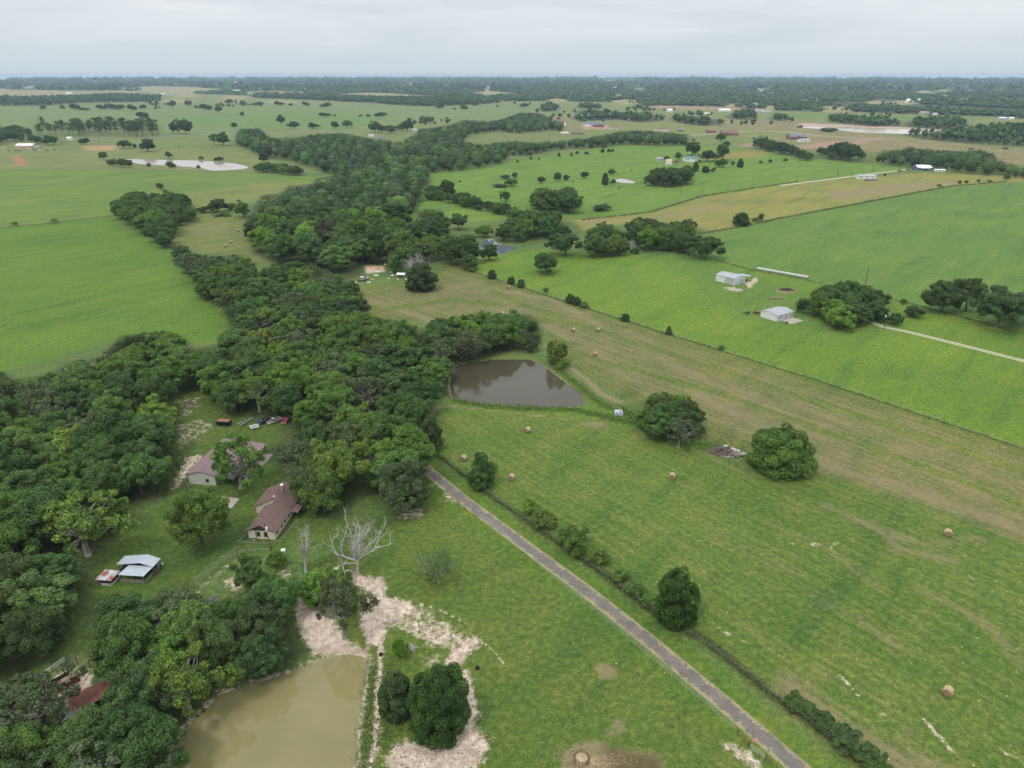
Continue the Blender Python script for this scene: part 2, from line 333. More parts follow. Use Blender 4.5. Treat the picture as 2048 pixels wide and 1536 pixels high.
def stroke(pts, hw, soft=None):
    Pw = GP(pts); soft = soft or hw; i = near(Pw, hw + soft + 3)
    return i, np.clip((hw + soft * 0.5 - line_dist(Pw, GX[i], GY[i])) / np.maximum(soft, cell[i] * 0.5), 0, 1)
def tint(pts, c, soft=2.0, k=1.0):
    i, f = area(pts, soft); f = f * k; col[i] = col[i] * (1 - f[:, None]) + np.array(c) * f[:, None]
def mask(arr, pts, val, soft=3.0):
    i, f = area(pts, soft); arr[i] = np.maximum(arr[i], f * val)
def mline(arr, pts, hw, val, soft=None):
    i, f = stroke(pts, hw, soft); arr[i] = np.maximum(arr[i], f * val)

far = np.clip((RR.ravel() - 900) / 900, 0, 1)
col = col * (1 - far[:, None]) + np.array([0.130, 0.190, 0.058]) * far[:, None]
tint([(-900, 500), (0, 456), (235, 430), (250, 455), (345, 500), (465, 640), (430, 690), (250, 672), (0, 748), (-900, 1000)], (0.080, 0.170, 0.022), 3)
tint([(-900, 350), (0, 335), (620, 350), (690, 357), (500, 412), (400, 440), (235, 430), (0, 456), (-900, 500)], (0.100, 0.180, 0.034), 3)
tint([(340, 392), (500, 368), (640, 364), (540, 392), (500, 408), (400, 418)], (0.128, 0.182, 0.048), 16)
tint([(395, 420), (490, 430), (495, 465), (505, 500), (545, 530), (480, 515), (345, 492), (345, 470), (395, 440)], (0.105, 0.155, 0.040), 4)
mask(dry, [(350, 450), (470, 440), (470, 465), (380, 472)], 0.55, 14)
tint([(860, 346), (1010, 325), (1240, 291), (1380, 292), (1520, 300), (1640, 318), (1820, 335), (1700, 357), (1560, 369), (1404, 392), (1300, 424), (1145, 436), (960, 442), (800, 440), (840, 400)], (0.098, 0.195, 0.030), 4)
tint([(1145, 440), (1300, 425), (1404, 393), (1560, 370), (1700, 358), (1850, 345), (2048, 352), (2300, 345), (2300, 360), (2048, 363), (1900, 373), (1700, 411), (1480, 453), (1440, 463), (1400, 458), (1300, 440), (1165, 460)], (0.165, 0.200, 0.050), 4)
mask(dry, [(1150, 440), (1290, 432), (1420, 405), (1500, 400), (1440, 425), (1330, 440), (1170, 455)], 0.62, 14)
mask(dry, [(1640, 385), (1760, 368), (1900, 360), (1930, 368), (1780, 390), (1660, 402)], 0.75, 14)
tint([(1404, 320), (1470, 302), (1520, 300), (1540, 306), (1500, 316)], (0.17, 0.185, 0.045), 8)
tint([(1411, 517), (1440, 466), (1480, 454), (1700, 412), (1900, 374), (2048, 363), (2600, 345), (2600, 810), (2048, 655), (1790, 602), (1620, 562)], (0.085, 0.180, 0.034), 3)
tint([(870, 480), (960, 510), (1090, 500), (1410, 515), (1620, 560), (1790, 600), (2048, 655), (2600, 810), (2600, 1085), (2048, 897), (1337, 668), (1042, 574), (936, 540)], (0.098, 0.190, 0.024), 3)
tint([(1280, 500), (1440, 520), (1500, 560), (1640, 600), (1800, 660), (1680, 680), (1500, 640), (1400, 560)], (0.085, 0.175, 0.030), 22)
HAY_DRY = [(720, 590), (740, 640), (870, 640), (1080, 640), (1130, 720), (1260, 800), (1410, 880), (1500, 905), (1610, 940), (1750, 985), (1900, 1030), (2048, 1090), (2600, 1290), (2600, 1085), (2048, 897), (1337, 669), (1042, 575), (900, 529), (850, 562), (720, 577)]
HAY_GREEN = [(868, 822), (1000, 818), (1240, 842), (1300, 885), (1420, 905), (1500, 940), (1610, 945), (1750, 985), (1900, 1030), (2048, 1090), (2600, 1290), (2600, 2000), (1900, 1660), (1695, 1500), (1500, 1350), (1200, 1135), (1040, 1020), (900, 925), (850, 865)]
tint(HAY_DRY, (0.092, 0.140, 0.033), 3); mask(dry, HAY_DRY, 0.57, 24); mask(mow, HAY_DRY, 1.0, 4); mask(speck, HAY_DRY, 0.42, 4)
tint(HAY_GREEN, (0.077, 0.147, 0.026), 3); mask(mow, HAY_GREEN, 1.0, 4); mask(speck, HAY_GREEN, 0.36, 4); mask(dry, HAY_GREEN, 0.30, 4)
for pts, hw, val in [([(1000, 580), (1100, 600), (1200, 650)], 5, 0.74), ([(740, 600), (800, 620), (860, 640)], 5, 0.8), ([(1090, 650), (1180, 690), (1240, 740)], 6, 0.7), ([(1320, 720), (1480, 790), (1700, 880), (1900, 960), (2048, 1010)], 5, 0.72),
                     ([(1400, 790), (1520, 850), (1650, 930), (1850, 990), (2048, 1060)], 7, 0.75), ([(1700, 1040), (1850, 1090), (1960, 1075)], 3, 0.62), ([(1650, 1010), (1760, 1060), (1800, 1100), (1900, 1120)], 2.5, 0.7),
                     ([(1580, 1370), (1680, 1450), (1800, 1520), (1900, 1560)], 5, 0.74), ([(1600, 1180), (1720, 1240), (1800, 1300)], 3, .55), ([(1850, 1180), (1960, 1240), (2048, 1330)], 3, .6), ([(1420, 1060), (1520, 1120), (1600, 1150)], 3, .52), ([(1500, 1030), (1640, 1090), (1760, 1180)], 2, .55), ([(1280, 1030), (1400, 1130)], 2, .5), ([(1650, 1350), (1750, 1400), (1830, 1480)], 3, 0.55)]: mline(dry, pts, hw, val, hw * 1.6)
for pts, hw in [([(1080, 690), (1250, 735), (1450, 790), (1700, 880), (2048, 1010), (2300, 1100)], 1.3), ([(980, 580), (1130, 640), (1320, 700), (1560, 780), (1900, 890), (2048, 945)], 1.6), ([(760, 620), (900, 600), (1000, 610)], 2.0)]:
    i, f = stroke(pts, hw, hw * 1.4); dry[i] *= 1 - 0.75 * f; col[i] = col[i] * (1 - .5 * f[:, None]) + np.array((.08, .17, .024)) * .5 * f[:, None]
PASTURE = [(850, 960), (1040, 1105), (1300, 1320), (1520, 1510), (1700, 1680), (700, 1680), (700, 1300), (600, 1180), (660, 1100), (780, 1050)]
tint(PASTURE, (0.080, 0.140, 0.026), 3); mask(dry, PASTURE, 0.25, 4); mask(speck, PASTURE, 0.18, 4); mask(weed, PASTURE, 0.8, 4)
tint(YARD, (0.066, 0.122, 0.022), 3); mask(dry, YARD, .22, 4); mask(weed, [(0, 1100), (330, 1190), (400, 1180), (600, 1110), (860, 1050), (700, 1160), (560, 1200), (380, 1260), (0, 1300)], 0.4, 4)
i, f = stroke(DRIVE, 6.0, 3.0); f = f * 0.9; col[i] = col[i] * (1 - f[:, None]) + np.array((0.074, 0.146, 0.021)) * f[:, None]; dry[i] *= 1 - f
i, f = stroke(HEDGE, 1.2, 1.5); f = f * .8; col[i] = col[i] * (1 - f[:, None]) + np.array((0.060, 0.085, 0.025)) * f[:, None]; mline(dry, HEDGE[3:], 0.8, 0.62, 1.2)
for _p in ([(-900, 350), (0, 335), (620, 350), (690, 357), (500, 412), (400, 440), (345, 500), (465, 640), (430, 690), (250, 672), (0, 748), (-900, 1000)], [(1411, 517), (1440, 466), (1700, 412), (2048, 363), (2600, 345), (2600, 810), (2048, 655), (1620, 562)]):
    mask(dry, _p, 0.13, 4); mask(weed, _p, 0.35, 4)
mask(weed, [(870, 480), (1090, 500), (1410, 515), (1790, 600), (2048, 655), (2600, 810), (2600, 1085), (2048, 897), (1337, 668), (1042, 574), (936, 540)], 0.85, 4); mask(dry, [(860, 346), (1240, 291), (1640, 318), (1820, 335), (1560, 369), (1300, 424), (960, 442), (840, 400)], .24, 4)
mask(dry, [(-400, 214), (1060, 205), (1650, 224), (2400, 250), (2400, 330), (1760, 305), (1240, 290), (700, 262), (-400, 330)], .16, 20)
for pts, hw, val in [([(0, 575), (150, 548), (265, 527)], 1.2, .55), ([(0, 660), (160, 610), (300, 575)], 1.0, .5), ([(60, 700), (200, 655), (395, 600)], 1.4, .62), ([(180, 640), (330, 615), (400, 598)], 1.0, .5), ([(1460, 560), (1560, 620), (1640, 650), (1740, 664)], 1.0, .55), ([(1050, 545), (1180, 560), (1330, 610), (1480, 640)], .8, .5), ([(1500, 640), (1700, 700), (1900, 760), (2048, 800)], .8, .5), ([(1640, 545), (1800, 520), (2048, 505)], 1.0, .45), ([(1480, 470), (1640, 470), (1800, 450), (2048, 440)], 1.5, .5), ([(900, 1060), (960, 1130), (1060, 1240), (1120, 1330), (1190, 1420)], .5, .6), ([(1000, 1120), (960, 1200), (940, 1270)], .45, .6)]: mline(dry, pts, hw, val, hw * 3)
# far fields
for pts, c in [([(-400, 214), (330, 205), (480, 205), (700, 210), (850, 216), (1060, 205), (1130, 216), (1040, 232), (920, 240), (700, 262), (400, 270), (-400, 285)], (0.120, 0.190, 0.060)),
               ([(330, 230), (600, 222), (800, 232), (700, 258), (480, 255), (340, 250)], (0.105, 0.190, 0.050)), ([(-400, 300), (60, 298), (240, 300), (470, 300), (640, 345), (300, 338), (-400, 340)], (0.125, 0.180, 0.055)),
               ([(1080, 226), (1330, 240), (1600, 240), (1660, 250), (1590, 262), (1480, 270), (1300, 260), (1130, 258)], (0.150, 0.185, 0.072)), ([(1350, 240), (1600, 240), (1640, 252), (1800, 275), (2048, 300), (2400, 310), (2400, 340), (2048, 330), (1760, 305), (1500, 275)], (0.165, 0.175, 0.075)),
               ([(1540, 224), (1645, 226), (1840, 231), (1980, 236), (1930, 243), (1700, 239), (1560, 236)], (0.105, 0.190, 0.045)), ([(1180, 246), (1300, 243), (1420, 255), (1600, 262), (1560, 275), (1380, 268), (1200, 262)], (0.135, 0.190, 0.055))]: tint(pts, c, 10)
for pts in [[(1290, 211), (1348, 212), (1485, 216), (1486, 221), (1400, 219), (1300, 215)], [(1560, 296), (1640, 285), (1760, 276), (1740, 285), (1660, 296), (1590, 300)], [(1480, 288), (1510, 286), (1512, 294), (1480, 294)]]:
    tint(pts, (0.24, 0.195, 0.12), 8)
tint([(1165, 252), (1215, 251), (1230, 257), (1165, 259)], (0.30, 0.22, 0.145), 5)
tint([(1600, 246), (1680, 249), (1800, 254), (1890, 258), (1900, 263), (1826, 258), (1656, 254), (1596, 254)], (0.34, 0.29, 0.22), 8)
tint([(165, 292), (230, 290), (232, 300), (172, 301)], (0.27, 0.22, 0.10), 6)
tint([(20, 311), (38, 311), (52, 324), (45, 330), (28, 330), (35, 322)], (0.30, 0.16, 0.09), 4)
for P in FAR_FIELDS: tint(P, (0.21, 0.23, 0.10), 12)
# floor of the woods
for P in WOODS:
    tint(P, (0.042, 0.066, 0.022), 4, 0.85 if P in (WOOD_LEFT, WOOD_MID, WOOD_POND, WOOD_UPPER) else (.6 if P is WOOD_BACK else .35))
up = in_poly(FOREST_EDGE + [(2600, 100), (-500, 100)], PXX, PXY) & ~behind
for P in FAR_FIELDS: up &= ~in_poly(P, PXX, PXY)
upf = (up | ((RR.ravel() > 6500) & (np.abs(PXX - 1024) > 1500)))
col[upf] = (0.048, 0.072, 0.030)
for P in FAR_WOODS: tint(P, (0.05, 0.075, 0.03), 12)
# bare sand, clay and worn paths by the muddy pond, in the yard and at the far edges
for pts, val in [([(588, 1210), (600, 1196), (640, 1222), (668, 1240), (700, 1285), (735, 1300), (735, 1318), (660, 1312), (622, 1308), (604, 1275)], 0.95),
                 ([(725, 1196), (765, 1192), (828, 1203), (830, 1228), (795, 1236), (772, 1246), (775, 1270), (756, 1292), (735, 1290), (720, 1250)], 1.0),
                 ([(655, 1137), (690, 1125), (720, 1150), (770, 1155), (778, 1185), (765, 1200), (740, 1190), (700, 1170), (660, 1160)], 0.85), ([(550, 1142), (585, 1140), (590, 1162), (560, 1160)], 0.72),
                 ([(445, 1165), (470, 1150), (492, 1160), (480, 1182), (455, 1178)], 0.85), ([(840, 1255), (880, 1262), (915, 1275), (900, 1295), (860, 1300)], 0.66), ([(900, 1290), (945, 1280), (965, 1290), (935, 1315), (910, 1345), (885, 1335)], .8), ([(735, 1190), (850, 1215), (960, 1275), (940, 1300), (860, 1300), (790, 1260), (740, 1290)], .58), ([(820, 1330), (900, 1325), (930, 1340), (960, 1440), (985, 1500), (960, 1560), (790, 1560), (800, 1480), (900, 1470), (930, 1400), (900, 1345)], .66), ([(742, 1300), (775, 1300), (772, 1540), (725, 1540), (730, 1400)], .46),
                 ([(845, 1310), (880, 1310), (880, 1345), (850, 1335)], 0.65), ([(915, 1350), (940, 1348), (945, 1400), (960, 1430), (935, 1440)], 0.95), ([(775, 1500), (810, 1480), (880, 1490), (940, 1450), (985, 1480), (960, 1530), (900, 1600), (780, 1610)], 1.0),
                 ([(1445, 1493), (1470, 1490), (1500, 1505), (1530, 1530), (1515, 1545), (1480, 1520)], 0.92), ([(345, 945), (365, 915), (400, 905), (412, 912), (380, 950), (350, 985), (332, 982)], 0.66), ([(345, 850), (400, 835), (440, 850), (400, 880), (350, 905)], 0.46),
                 ([(350, 800), (410, 790), (400, 820), (360, 840)], 0.46), ([(728, 531), (770, 530), (772, 545), (730, 548)], 0.75), ([(100, 1345), (165, 1325), (200, 1350), (190, 1380), (140, 1420), (90, 1400)], 0.62), ([(790, 1022), (850, 1012), (852, 1035), (800, 1045)], 0.62),
                 ([(885, 975), (925, 990), (920, 1012), (880, 1000)], 0.55), ([(1485, 566), (1512, 552), (1520, 560), (1500, 580)], 0.7), ([(1440, 572), (1470, 573), (1490, 582), (1475, 585), (1450, 580)], 0.62)]: mask(sand, pts, val, 3.5)
for pts, hw, val in [([(762, 1285), (760, 1340), (752, 1390), (755, 1440), (748, 1490), (738, 1536), (735, 1600)], 0.55, 0.95), ([(775, 1190), (830, 1205), (880, 1220), (930, 1245), (945, 1265)], 0.3, 0.72), ([(800, 1236), (860, 1250), (920, 1272), (960, 1280), (985, 1300), (1010, 1330)], 0.32, 0.75),
                     ([(895, 1330), (910, 1310), (930, 1290), (950, 1280)], 1.0, 0.95), ([(930, 1345), (940, 1390), (950, 1425)], 1.0, 0.85), ([(395, 1182), (430, 1152), (475, 1118)], 0.6, 0.7), ([(735, 1330), (728, 1400), (720, 1450), (715, 1530)], 0.9, 0.72), ([(1015, 575), (770, 575), (790, 590)][1:], 0.6, 0.55),
                     ([(775, 572), (800, 590), (820, 605)], 0.5, 0.62), ([(1600, 635), (1625, 645), (1680, 660), (1730, 665)], 0.9, 0.58), ([(1680, 1350), (1720, 1395)], 0.4, 0.75), ([(1560, 1090), (1600, 1088), (1660, 1095), (1680, 1080)], 0.35, 0.68), ([(1850, 1440), (1900, 1500)], 0.5, 0.8),
                     ([(1420, 1240), (1450, 1265), (1490, 1285)], 0.35, 0.68), ([(1990, 1490), (2030, 1520)], 0.4, 0.68), ([(1930, 1470), (1990, 1500)], 0.35, 0.68)]: mline(sand, pts, hw, val, hw * 2.2)
rs = np.random.RandomState(4)
for _ in range(60):                            # small scalped spots in the mown field
    x, y = rs.uniform(900, 2048), rs.uniform(900, 1536)
    if not in_poly(HAY_GREEN, x, y): continue
    a = rs.uniform(-.1, .9); l = rs.uniform(5, 22); mline(sand, [(x, y), (x + l * math.cos(a), y + l * math.sin(a) * .7)], rs.uniform(.15, .5), rs.uniform(.5, .72), 1.2)
mask(clay, [(690, 1140), (730, 1160), (770, 1160), (760, 1185), (700, 1172)], 0.5, 4); mask(clay, [(600, 1200), (640, 1225), (690, 1290), (640, 1300)], 0.35, 5); mask(clay, [(728, 531), (770, 530), (770, 538), (730, 540)], 1, 4); mask(clay, [(860, 1262), (920, 1275), (930, 1300), (880, 1300)], .4, 5)
for pts, hw, val in [([(868, 815), (900, 812), (1000, 822), (1080, 832), (1160, 842), (1235, 852)], 0.9, 0.85), ([(1140, 735), (1180, 765), (1205, 790), (1240, 805)], 1.8, 0.9), ([(1110, 702), (1080, 706), (1050, 702)], 1.0, 0.7), ([(1150, 850), (1210, 855)], 1.6, 0.75), ([(832, 870), (850, 845), (868, 818)], 1.5, 0.7),
                     ([(1420, 912), (1450, 930), (1490, 945), (1560, 955), (1600, 950)], 1.5, 0.65), ([(1430, 888), (1480, 890)], 1.0, 0.6), ([(1245, 655), (1337, 685), (1500, 735)], .8, .5)]: mline(dry, pts, hw, val * 1.05, hw * 1.8)
mask(dry, [(1185, 1330), (1210, 1322), (1237, 1335), (1230, 1360), (1200, 1362)], 0.95, 2.5)
mask(dry, [(1120, 1510), (1150, 1487), (1190, 1480), (1230, 1490), (1270, 1500), (1320, 1505), (1340, 1560), (1300, 1620), (1120, 1620)], 1.0, 2.0); mask(mud, [(1215, 1480), (1260, 1500), (1320, 1510), (1340, 1560), (1230, 1560), (1205, 1520)], 0.9, 3)
mask(dry, [(1232, 1432), (1255, 1432), (1258, 1450), (1240, 1480), (1205, 1485), (1205, 1465)], 0.75, 2)
mask(dry, [(1545, 582), (1570, 573), (1595, 578), (1590, 586), (1560, 588)], 1.0, 2); mask(dry, [(1530, 596), (1552, 591), (1570, 598), (1540, 602)], .9, 2)
POND_PW = {k: GP(v) for k, v in (('dark', POND_DARK), ('mud', POND_MUD))}
gz = np.zeros(NV)
for k, Pw in POND_PW.items():
    i = near(Pw, 8); d = sdf(Pw, GX[i], GY[i])
    gz[i] = np.minimum(gz[i], np.clip(-0.35 + 0.34 * d, -1.4, 0.0))
    f = np.clip(1 - np.abs(d - 0.3) / (1.5 if k == 'dark' else 2.2), 0, 1)
    if k == 'dark': dry[i] = np.maximum(dry[i], f * .9)
    else: sand[i] = np.maximum(sand[i], f * 0.6); mud[i] = np.maximum(mud[i], f * .5)
i, f = area([(1150, 770), (1180, 795), (1215, 820), (1232, 828), (1200, 832), (1175, 815), (1165, 800)], 2.0); mud[i] = np.maximum(mud[i], f * .8); dry[i] = np.maximum(dry[i], f * .9)
i, f = area([(1100, 720), (1135, 745), (1180, 785), (1240, 820), (1300, 860), (1250, 855), (1200, 838), (1050, 825), (900, 808), (905, 800), (1150, 815), (1172, 805), (1140, 768)], 3.0)
col[i] = col[i] * (1 - f[:, None] * .7) + np.array((.085, .175, .022)) * f[:, None] * .7; dry[i] *= 1 - .5 * f

col *= np.array([1.62, 1.25, 1.28])
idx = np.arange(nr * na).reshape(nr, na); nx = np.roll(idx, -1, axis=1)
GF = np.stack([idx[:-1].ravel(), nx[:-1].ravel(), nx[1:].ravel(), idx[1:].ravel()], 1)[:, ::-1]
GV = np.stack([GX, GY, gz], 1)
t = NT('ground_cover'); P = t.pos()
A1 = t.attr('cover'); A2 = t.n('ShaderNodeSeparateColor', {0: t.attr('marks').outputs['Color']}); A3 = t.n('ShaderNodeSeparateColor', {0: t.attr('marks_two').outputs['Color']})
mdry, msand, mmow = A2.outputs[0], A2.outputs[1], A2.outputs[2]; mclay, mweed, mspeck = A3.outputs[0], A3.outputs[1], A3.outputs[2]
n_big = t.noise(P, 0.018, 4.0, .6); n_mid = t.noise(P, 0.11, 4.0, .6, .4); n_sml = t.noise(P, 0.75, 5.0, .65); n_fin = t.noise(P, 3.2, 3.0, .7)
mp = t.n('ShaderNodeMapping', {'Vector': P, 'Rotation': (0, 0, R(-50.5)), 'Scale': (24.0, 1.5, 1.0)}, vector_type='TEXTURE').outputs[0]   # swaths run along the diagonal fence
n_sw = t.noise(mp, 1.0, 4.0, .6, .15)
mp2 = t.n('ShaderNodeMapping', {'Vector': P, 'Rotation': (0, 0, R(49)), 'Scale': (70.0, 9.0, 1.0)}, vector_type='TEXTURE').outputs[0]
n_sw2 = t.noise(mp2, 1.0, 4.0, .55, .6)
c = A1.outputs['Color']
c = t.mix(t.ramp(n_big, .3, .7), c, t.mix(1.0, c, (0.80, 0.86, 0.92), 'MULTIPLY'))
c = t.mix(t.math('MULTIPLY', t.ramp(n_mid, .42, .75), .55), c, t.mix(1.0, c, (1.42, 1.13, 1.05), 'MULTIPLY'))
c = t.mix(t.math('MULTIPLY', t.ramp(n_sw2, .50, .72), .7), c, t.mix(1.0, c, (1.40, 1.12, 1.35), 'MULTIPLY'))
c = t.mix(t.math('MULTIPLY', t.ramp(n_sw2, .46, .34), .75), c, t.mix(1.0, c, (.72, .80, .90), 'MULTIPLY'))
c = t.mix(t.ramp(n_sml, .38, .72), t.mix(1.0, c, (0.62, 0.70, 0.70), 'MULTIPLY'), t.mix(1.0, c, (1.22, 1.16, 1.14), 'MULTIPLY'))
c = t.mix(t.ramp(n_fin, .35, .7), t.mix(1.0, c, (0.66, 0.71, 0.71), 'MULTIPLY'), t.mix(1.0, c, (1.25, 1.20, 1.20), 'MULTIPLY'))
c = t.mix(t.math('MULTIPLY', mmow, t.ramp(n_sw, .36, .68)), t.mix(t.math('MULTIPLY', mmow, .8), c, t.mix(1.0, c, (.84, .90, .84), 'MULTIPLY')), t.mix(1.0, c, (1.34, 1.12, 1.25), 'MULTIPLY'))
wd = t.noise(P, 0.36, 3.0, .6)                                                                                  # rank tufts the cattle leave
c = t.mix(t.math('MULTIPLY', mweed, t.ramp(wd, .58, .70)), c, t.mix(1.0, c, (.50, .66, .70), 'MULTIPLY'))
dn = t.math('ADD', t.math('MULTIPLY', n_mid, .30), t.math('ADD', t.math('MULTIPLY', n_sml, .30), t.math('MULTIPLY', n_sw, .40)))
fd = t.ramp(t.math('ADD', mdry, t.math('MULTIPLY', t.math('SUBTRACT', dn, .5), 1.6)), .30, .92)
dcol = t.mix(n_fin, (0.135, 0.105, 0.055), (0.300, 0.235, 0.135))
dcol = t.mix(t.attr('damp').outputs['Fac'], dcol, (0.085, 0.055, 0.032))
c = t.mix(t.math('MULTIPLY', fd, .80), c, dcol)
n_pat = t.noise(P, .33, 5.0, .68, .5)
sn = t.math('ADD', t.math('MULTIPLY', n_pat, .40), t.math('ADD', t.math('MULTIPLY', n_sml, .35), t.math('MULTIPLY', n_fin, .25)))
fs = t.ramp(t.math('ADD', msand, t.math('MULTIPLY', t.math('SUBTRACT', sn, .5), 2.5)), .34, .76)
scol = t.mix(t.ramp(n_sml, .35, .7), (0.43, 0.32, 0.25), (0.66, 0.54, 0.445))
scol = t.mix(t.math('MULTIPLY', t.ramp(n_pat, .46, .66), .75), scol, (0.285, 0.225, 0.155))
scol = t.mix(t.math('MULTIPLY', t.ramp(t.noise(P, 1.7, 4.0, .7, .6), .60, .66), .8), scol, (0.120, 0.140, 0.050))
fcl = t.ramp(t.math('ADD', mclay, t.math('MULTIPLY', t.math('SUBTRACT', n_mid, .5), 1.2)), .40, .75)
scol = t.mix(t.math('MULTIPLY', fcl, .7), scol, (0.50, 0.30, 0.16))
scol = t.mix(t.math('MULTIPLY', t.attr('damp').outputs['Fac'], .8), scol, (0.20, 0.16, 0.115))
c = t.mix(fs, c, scol)
vo = t.n('ShaderNodeTexVoronoi', {'Vector': P, 'Scale': 0.85, 'Randomness': 1.0}, feature='F1')
vs = t.n('ShaderNodeSeparateColor', {0: vo.outputs['Color']})
fsp = t.math('MULTIPLY', t.math('LESS_THAN', vo.outputs['Distance'], t.math('MULTIPLY', vs.outputs[0], .15)), t.math('GREATER_THAN', t.math('MULTIPLY', mspeck, t.ramp(t.noise(P, .05, 2.0), .35, .65)), vs.outputs[1]))
c = t.mix(t.math('MULTIPLY', fsp, .8), c, (0.56, 0.47, 0.33))
nrm = t.bump(t.math('ADD', n_sml, t.math('MULTIPLY', n_fin, .5)), .55, .25)
GROUND_MAT = t.done(t.bsdf(Base_Color=c, Roughness=0.95, Specular_IOR_Level=0.15, Normal=nrm))
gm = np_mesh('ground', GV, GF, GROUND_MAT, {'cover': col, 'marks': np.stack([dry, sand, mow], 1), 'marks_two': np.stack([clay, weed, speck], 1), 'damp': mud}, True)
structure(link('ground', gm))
# ------------------------------------------------------------------ water
def water(name, base, rough, ripple, scale):
    t = NT(name); p = t.pos()
    nz = t.noise(p, scale, 3.0, .6)
    cl = t.noise(p, .06, 4.0, .6, 1.0)
    c = t.mix(t.ramp(cl, .35, .7), base, tuple(x * 1.16 for x in base))
    return t.done(t.bsdf(Base_Color=c, Roughness=rough, IOR=1.33, Normal=t.bump(nz, ripple, .05)))
W_DARK = water('pond_water_brown', (0.056, 0.049, 0.030), .09, .07, 1.2)
W_MUD = water('pond_water_muddy', (0.190, 0.168, 0.072), .04, .04, 1.1)
W_PALE = water('pond_water_pale', (0.33, 0.27, 0.22), .12, .10, .8)
W_BLUE = water('pond_water_clear', (0.10, 0.115, 0.125), .08, .08, .8)  # bluish base brightened to stand in for reflected sky
def sheet(name, Pw, z, mat, grow=0.0):
    Pw = np.array(Pw); ce = Pw.mean(0)
    if grow:
        n = len(Pw); tg = np.roll(Pw, -1, 0) - np.roll(Pw, 1, 0); tg /= np.linalg.norm(tg, axis=1)[:, None]
        nn = np.stack([tg[:, 1], -tg[:, 0]], 1); a = np.sum(Pw[:, 0] * np.roll(Pw[:, 1], -1) - np.roll(Pw[:, 0], -1) * Pw[:, 1])
        Pw = Pw + nn * (grow if a > 0 else -grow)
    a = np.sum(Pw[:, 0] * np.roll(Pw[:, 1], -1) - np.roll(Pw[:, 0], -1) * Pw[:, 1])
    if a < 0: Pw = Pw[::-1]
    b = MB(); b.add([(x, y, z) for x, y in Pw], [tuple(range(len(Pw)))])
    return b.build(name, mat)
def smooth_poly(Pw, k=2):
    Pw = np.array(Pw, float)
    for _ in range(k):
        q = np.roll(Pw, -1, 0); Pw = np.stack([.75 * Pw + .25 * q, .25 * Pw + .75 * q], 1).reshape(-1, 2)
    return Pw
structure(sheet('pond_water', POND_PW['dark'], -0.35, W_DARK, 2.5), 'dark brown pond in the hay field beside the wood')
structure(sheet('pond_water', POND_PW['mud'], -0.35, W_MUD, 2.5), 'muddy olive pond in the near corner by the sandy bank')
structure(sheet('pond_water', smooth_poly(GP(POND_SILVER)), 0.12, W_PALE), 'long silvery pond in the pastures beyond the wood')
structure(sheet('pond_water', smooth_poly(GP(POND_BLUE)), 0.05, W_BLUE), 'small clear pond among trees beyond the diagonal fence')
structure(sheet('pond_water', smooth_poly(GP(POND_SMALL)), 0.10, W_PALE), 'tiny pale stock pond in the green cattle pasture')
structure(sheet('reservoir_water', smooth_poly(GP(POND_RESERVOIR)), 0.25, water('reservoir_water', (.52, .44, .35), .15, .1, .5)), 'wide pale reservoir with a sandy far bank')

# ------------------------------------------------------------------ roads
def resample(Pw, step):
    Pw = np.array(Pw, float); d = np.r_[0, np.cumsum(np.hypot(*np.diff(Pw, axis=0).T))]
    n = max(2, int(d[-1] / step) + 1); s = np.linspace(0, d[-1], n)
    out = np.stack([np.interp(s, d, Pw[:, 0]), np.interp(s, d, Pw[:, 1])], 1)
    for _ in range(3):
        o2 = out.copy(); o2[1:-1] = .25 * out[:-2] + .5 * out[1:-1] + .25 * out[2:]; out = o2
    return out
def ribbon(name, Pw, hw, z, mat, off=0.0, nc=5, crown=0.0, step=2.0):
    q = resample(Pw, step); tg = np.gradient(q, axis=0); tg /= np.linalg.norm(tg, axis=1)[:, None]; nn = np.stack([-tg[:, 1], tg[:, 0]], 1)
    us = np.linspace(-1, 1, nc); V = []; U = []
    for u in us:
        p = q + nn * (off + u * hw); V.append(np.c_[p, np.full(len(p), z + crown * (1 - u * u))]); U.append(np.full(len(p), u))
    V = np.stack(V, 1).reshape(-1, 3); U = np.stack(U, 1).reshape(-1); n = len(q)
    I = np.arange(n * nc).reshape(n, nc)
    F = np.stack([I[:-1, :-1].ravel(), I[1:, :-1].ravel(), I[1:, 1:].ravel(), I[:-1, 1:].ravel()], 1)[:, ::-1]
    return link(name, np_mesh(name, V, F, mat, {'across': U}, True))
t = NT('driveway_surface'); P = t.pos(); u = t.math('ABSOLUTE', t.attr('across').outputs['Fac'])
na_, nb_, nc_ = t.noise(P, .35, 4.0, .6), t.noise(P, 1.6, 4.0, .65), t.noise(P, 6.0, 3.0, .7)
k = t.math('ADD', t.math('MULTIPLY', na_, .45), t.math('ADD', t.math('MULTIPLY', nb_, .40), t.math('MULTIPLY', nc_, .15)))
asph = t.mix(t.ramp(k, .35, .7), (0.108, 0.094, 0.080), (0.188, 0.162, 0.138))
straw = t.mix(nc_, (0.20, 0.150, 0.075), (0.40, 0.315, 0.180))
fe = t.ramp(t.math('ADD', u, t.math('MULTIPLY', t.math('SUBTRACT', k, .5), 3.6)), .56, .72)
fe = t.math('MAXIMUM', fe, t.math('MULTIPLY', t.ramp(t.noise(P, .55, 5.0, .7), .60, .66), t.ramp(u, .1, .5)))
c = t.mix(t.math('MULTIPLY', fe, t.ramp(t.noise(P, .25, 4.0, .7), .25, .6, .35, 1.0)), asph, straw)
gr = t.ramp(t.math('ADD', u, t.math('MULTIPLY', t.math('SUBTRACT', nb_, .5), .9)), .80, 1.02)
c = t.mix(gr, c, (0.105, 0.165, 0.030))
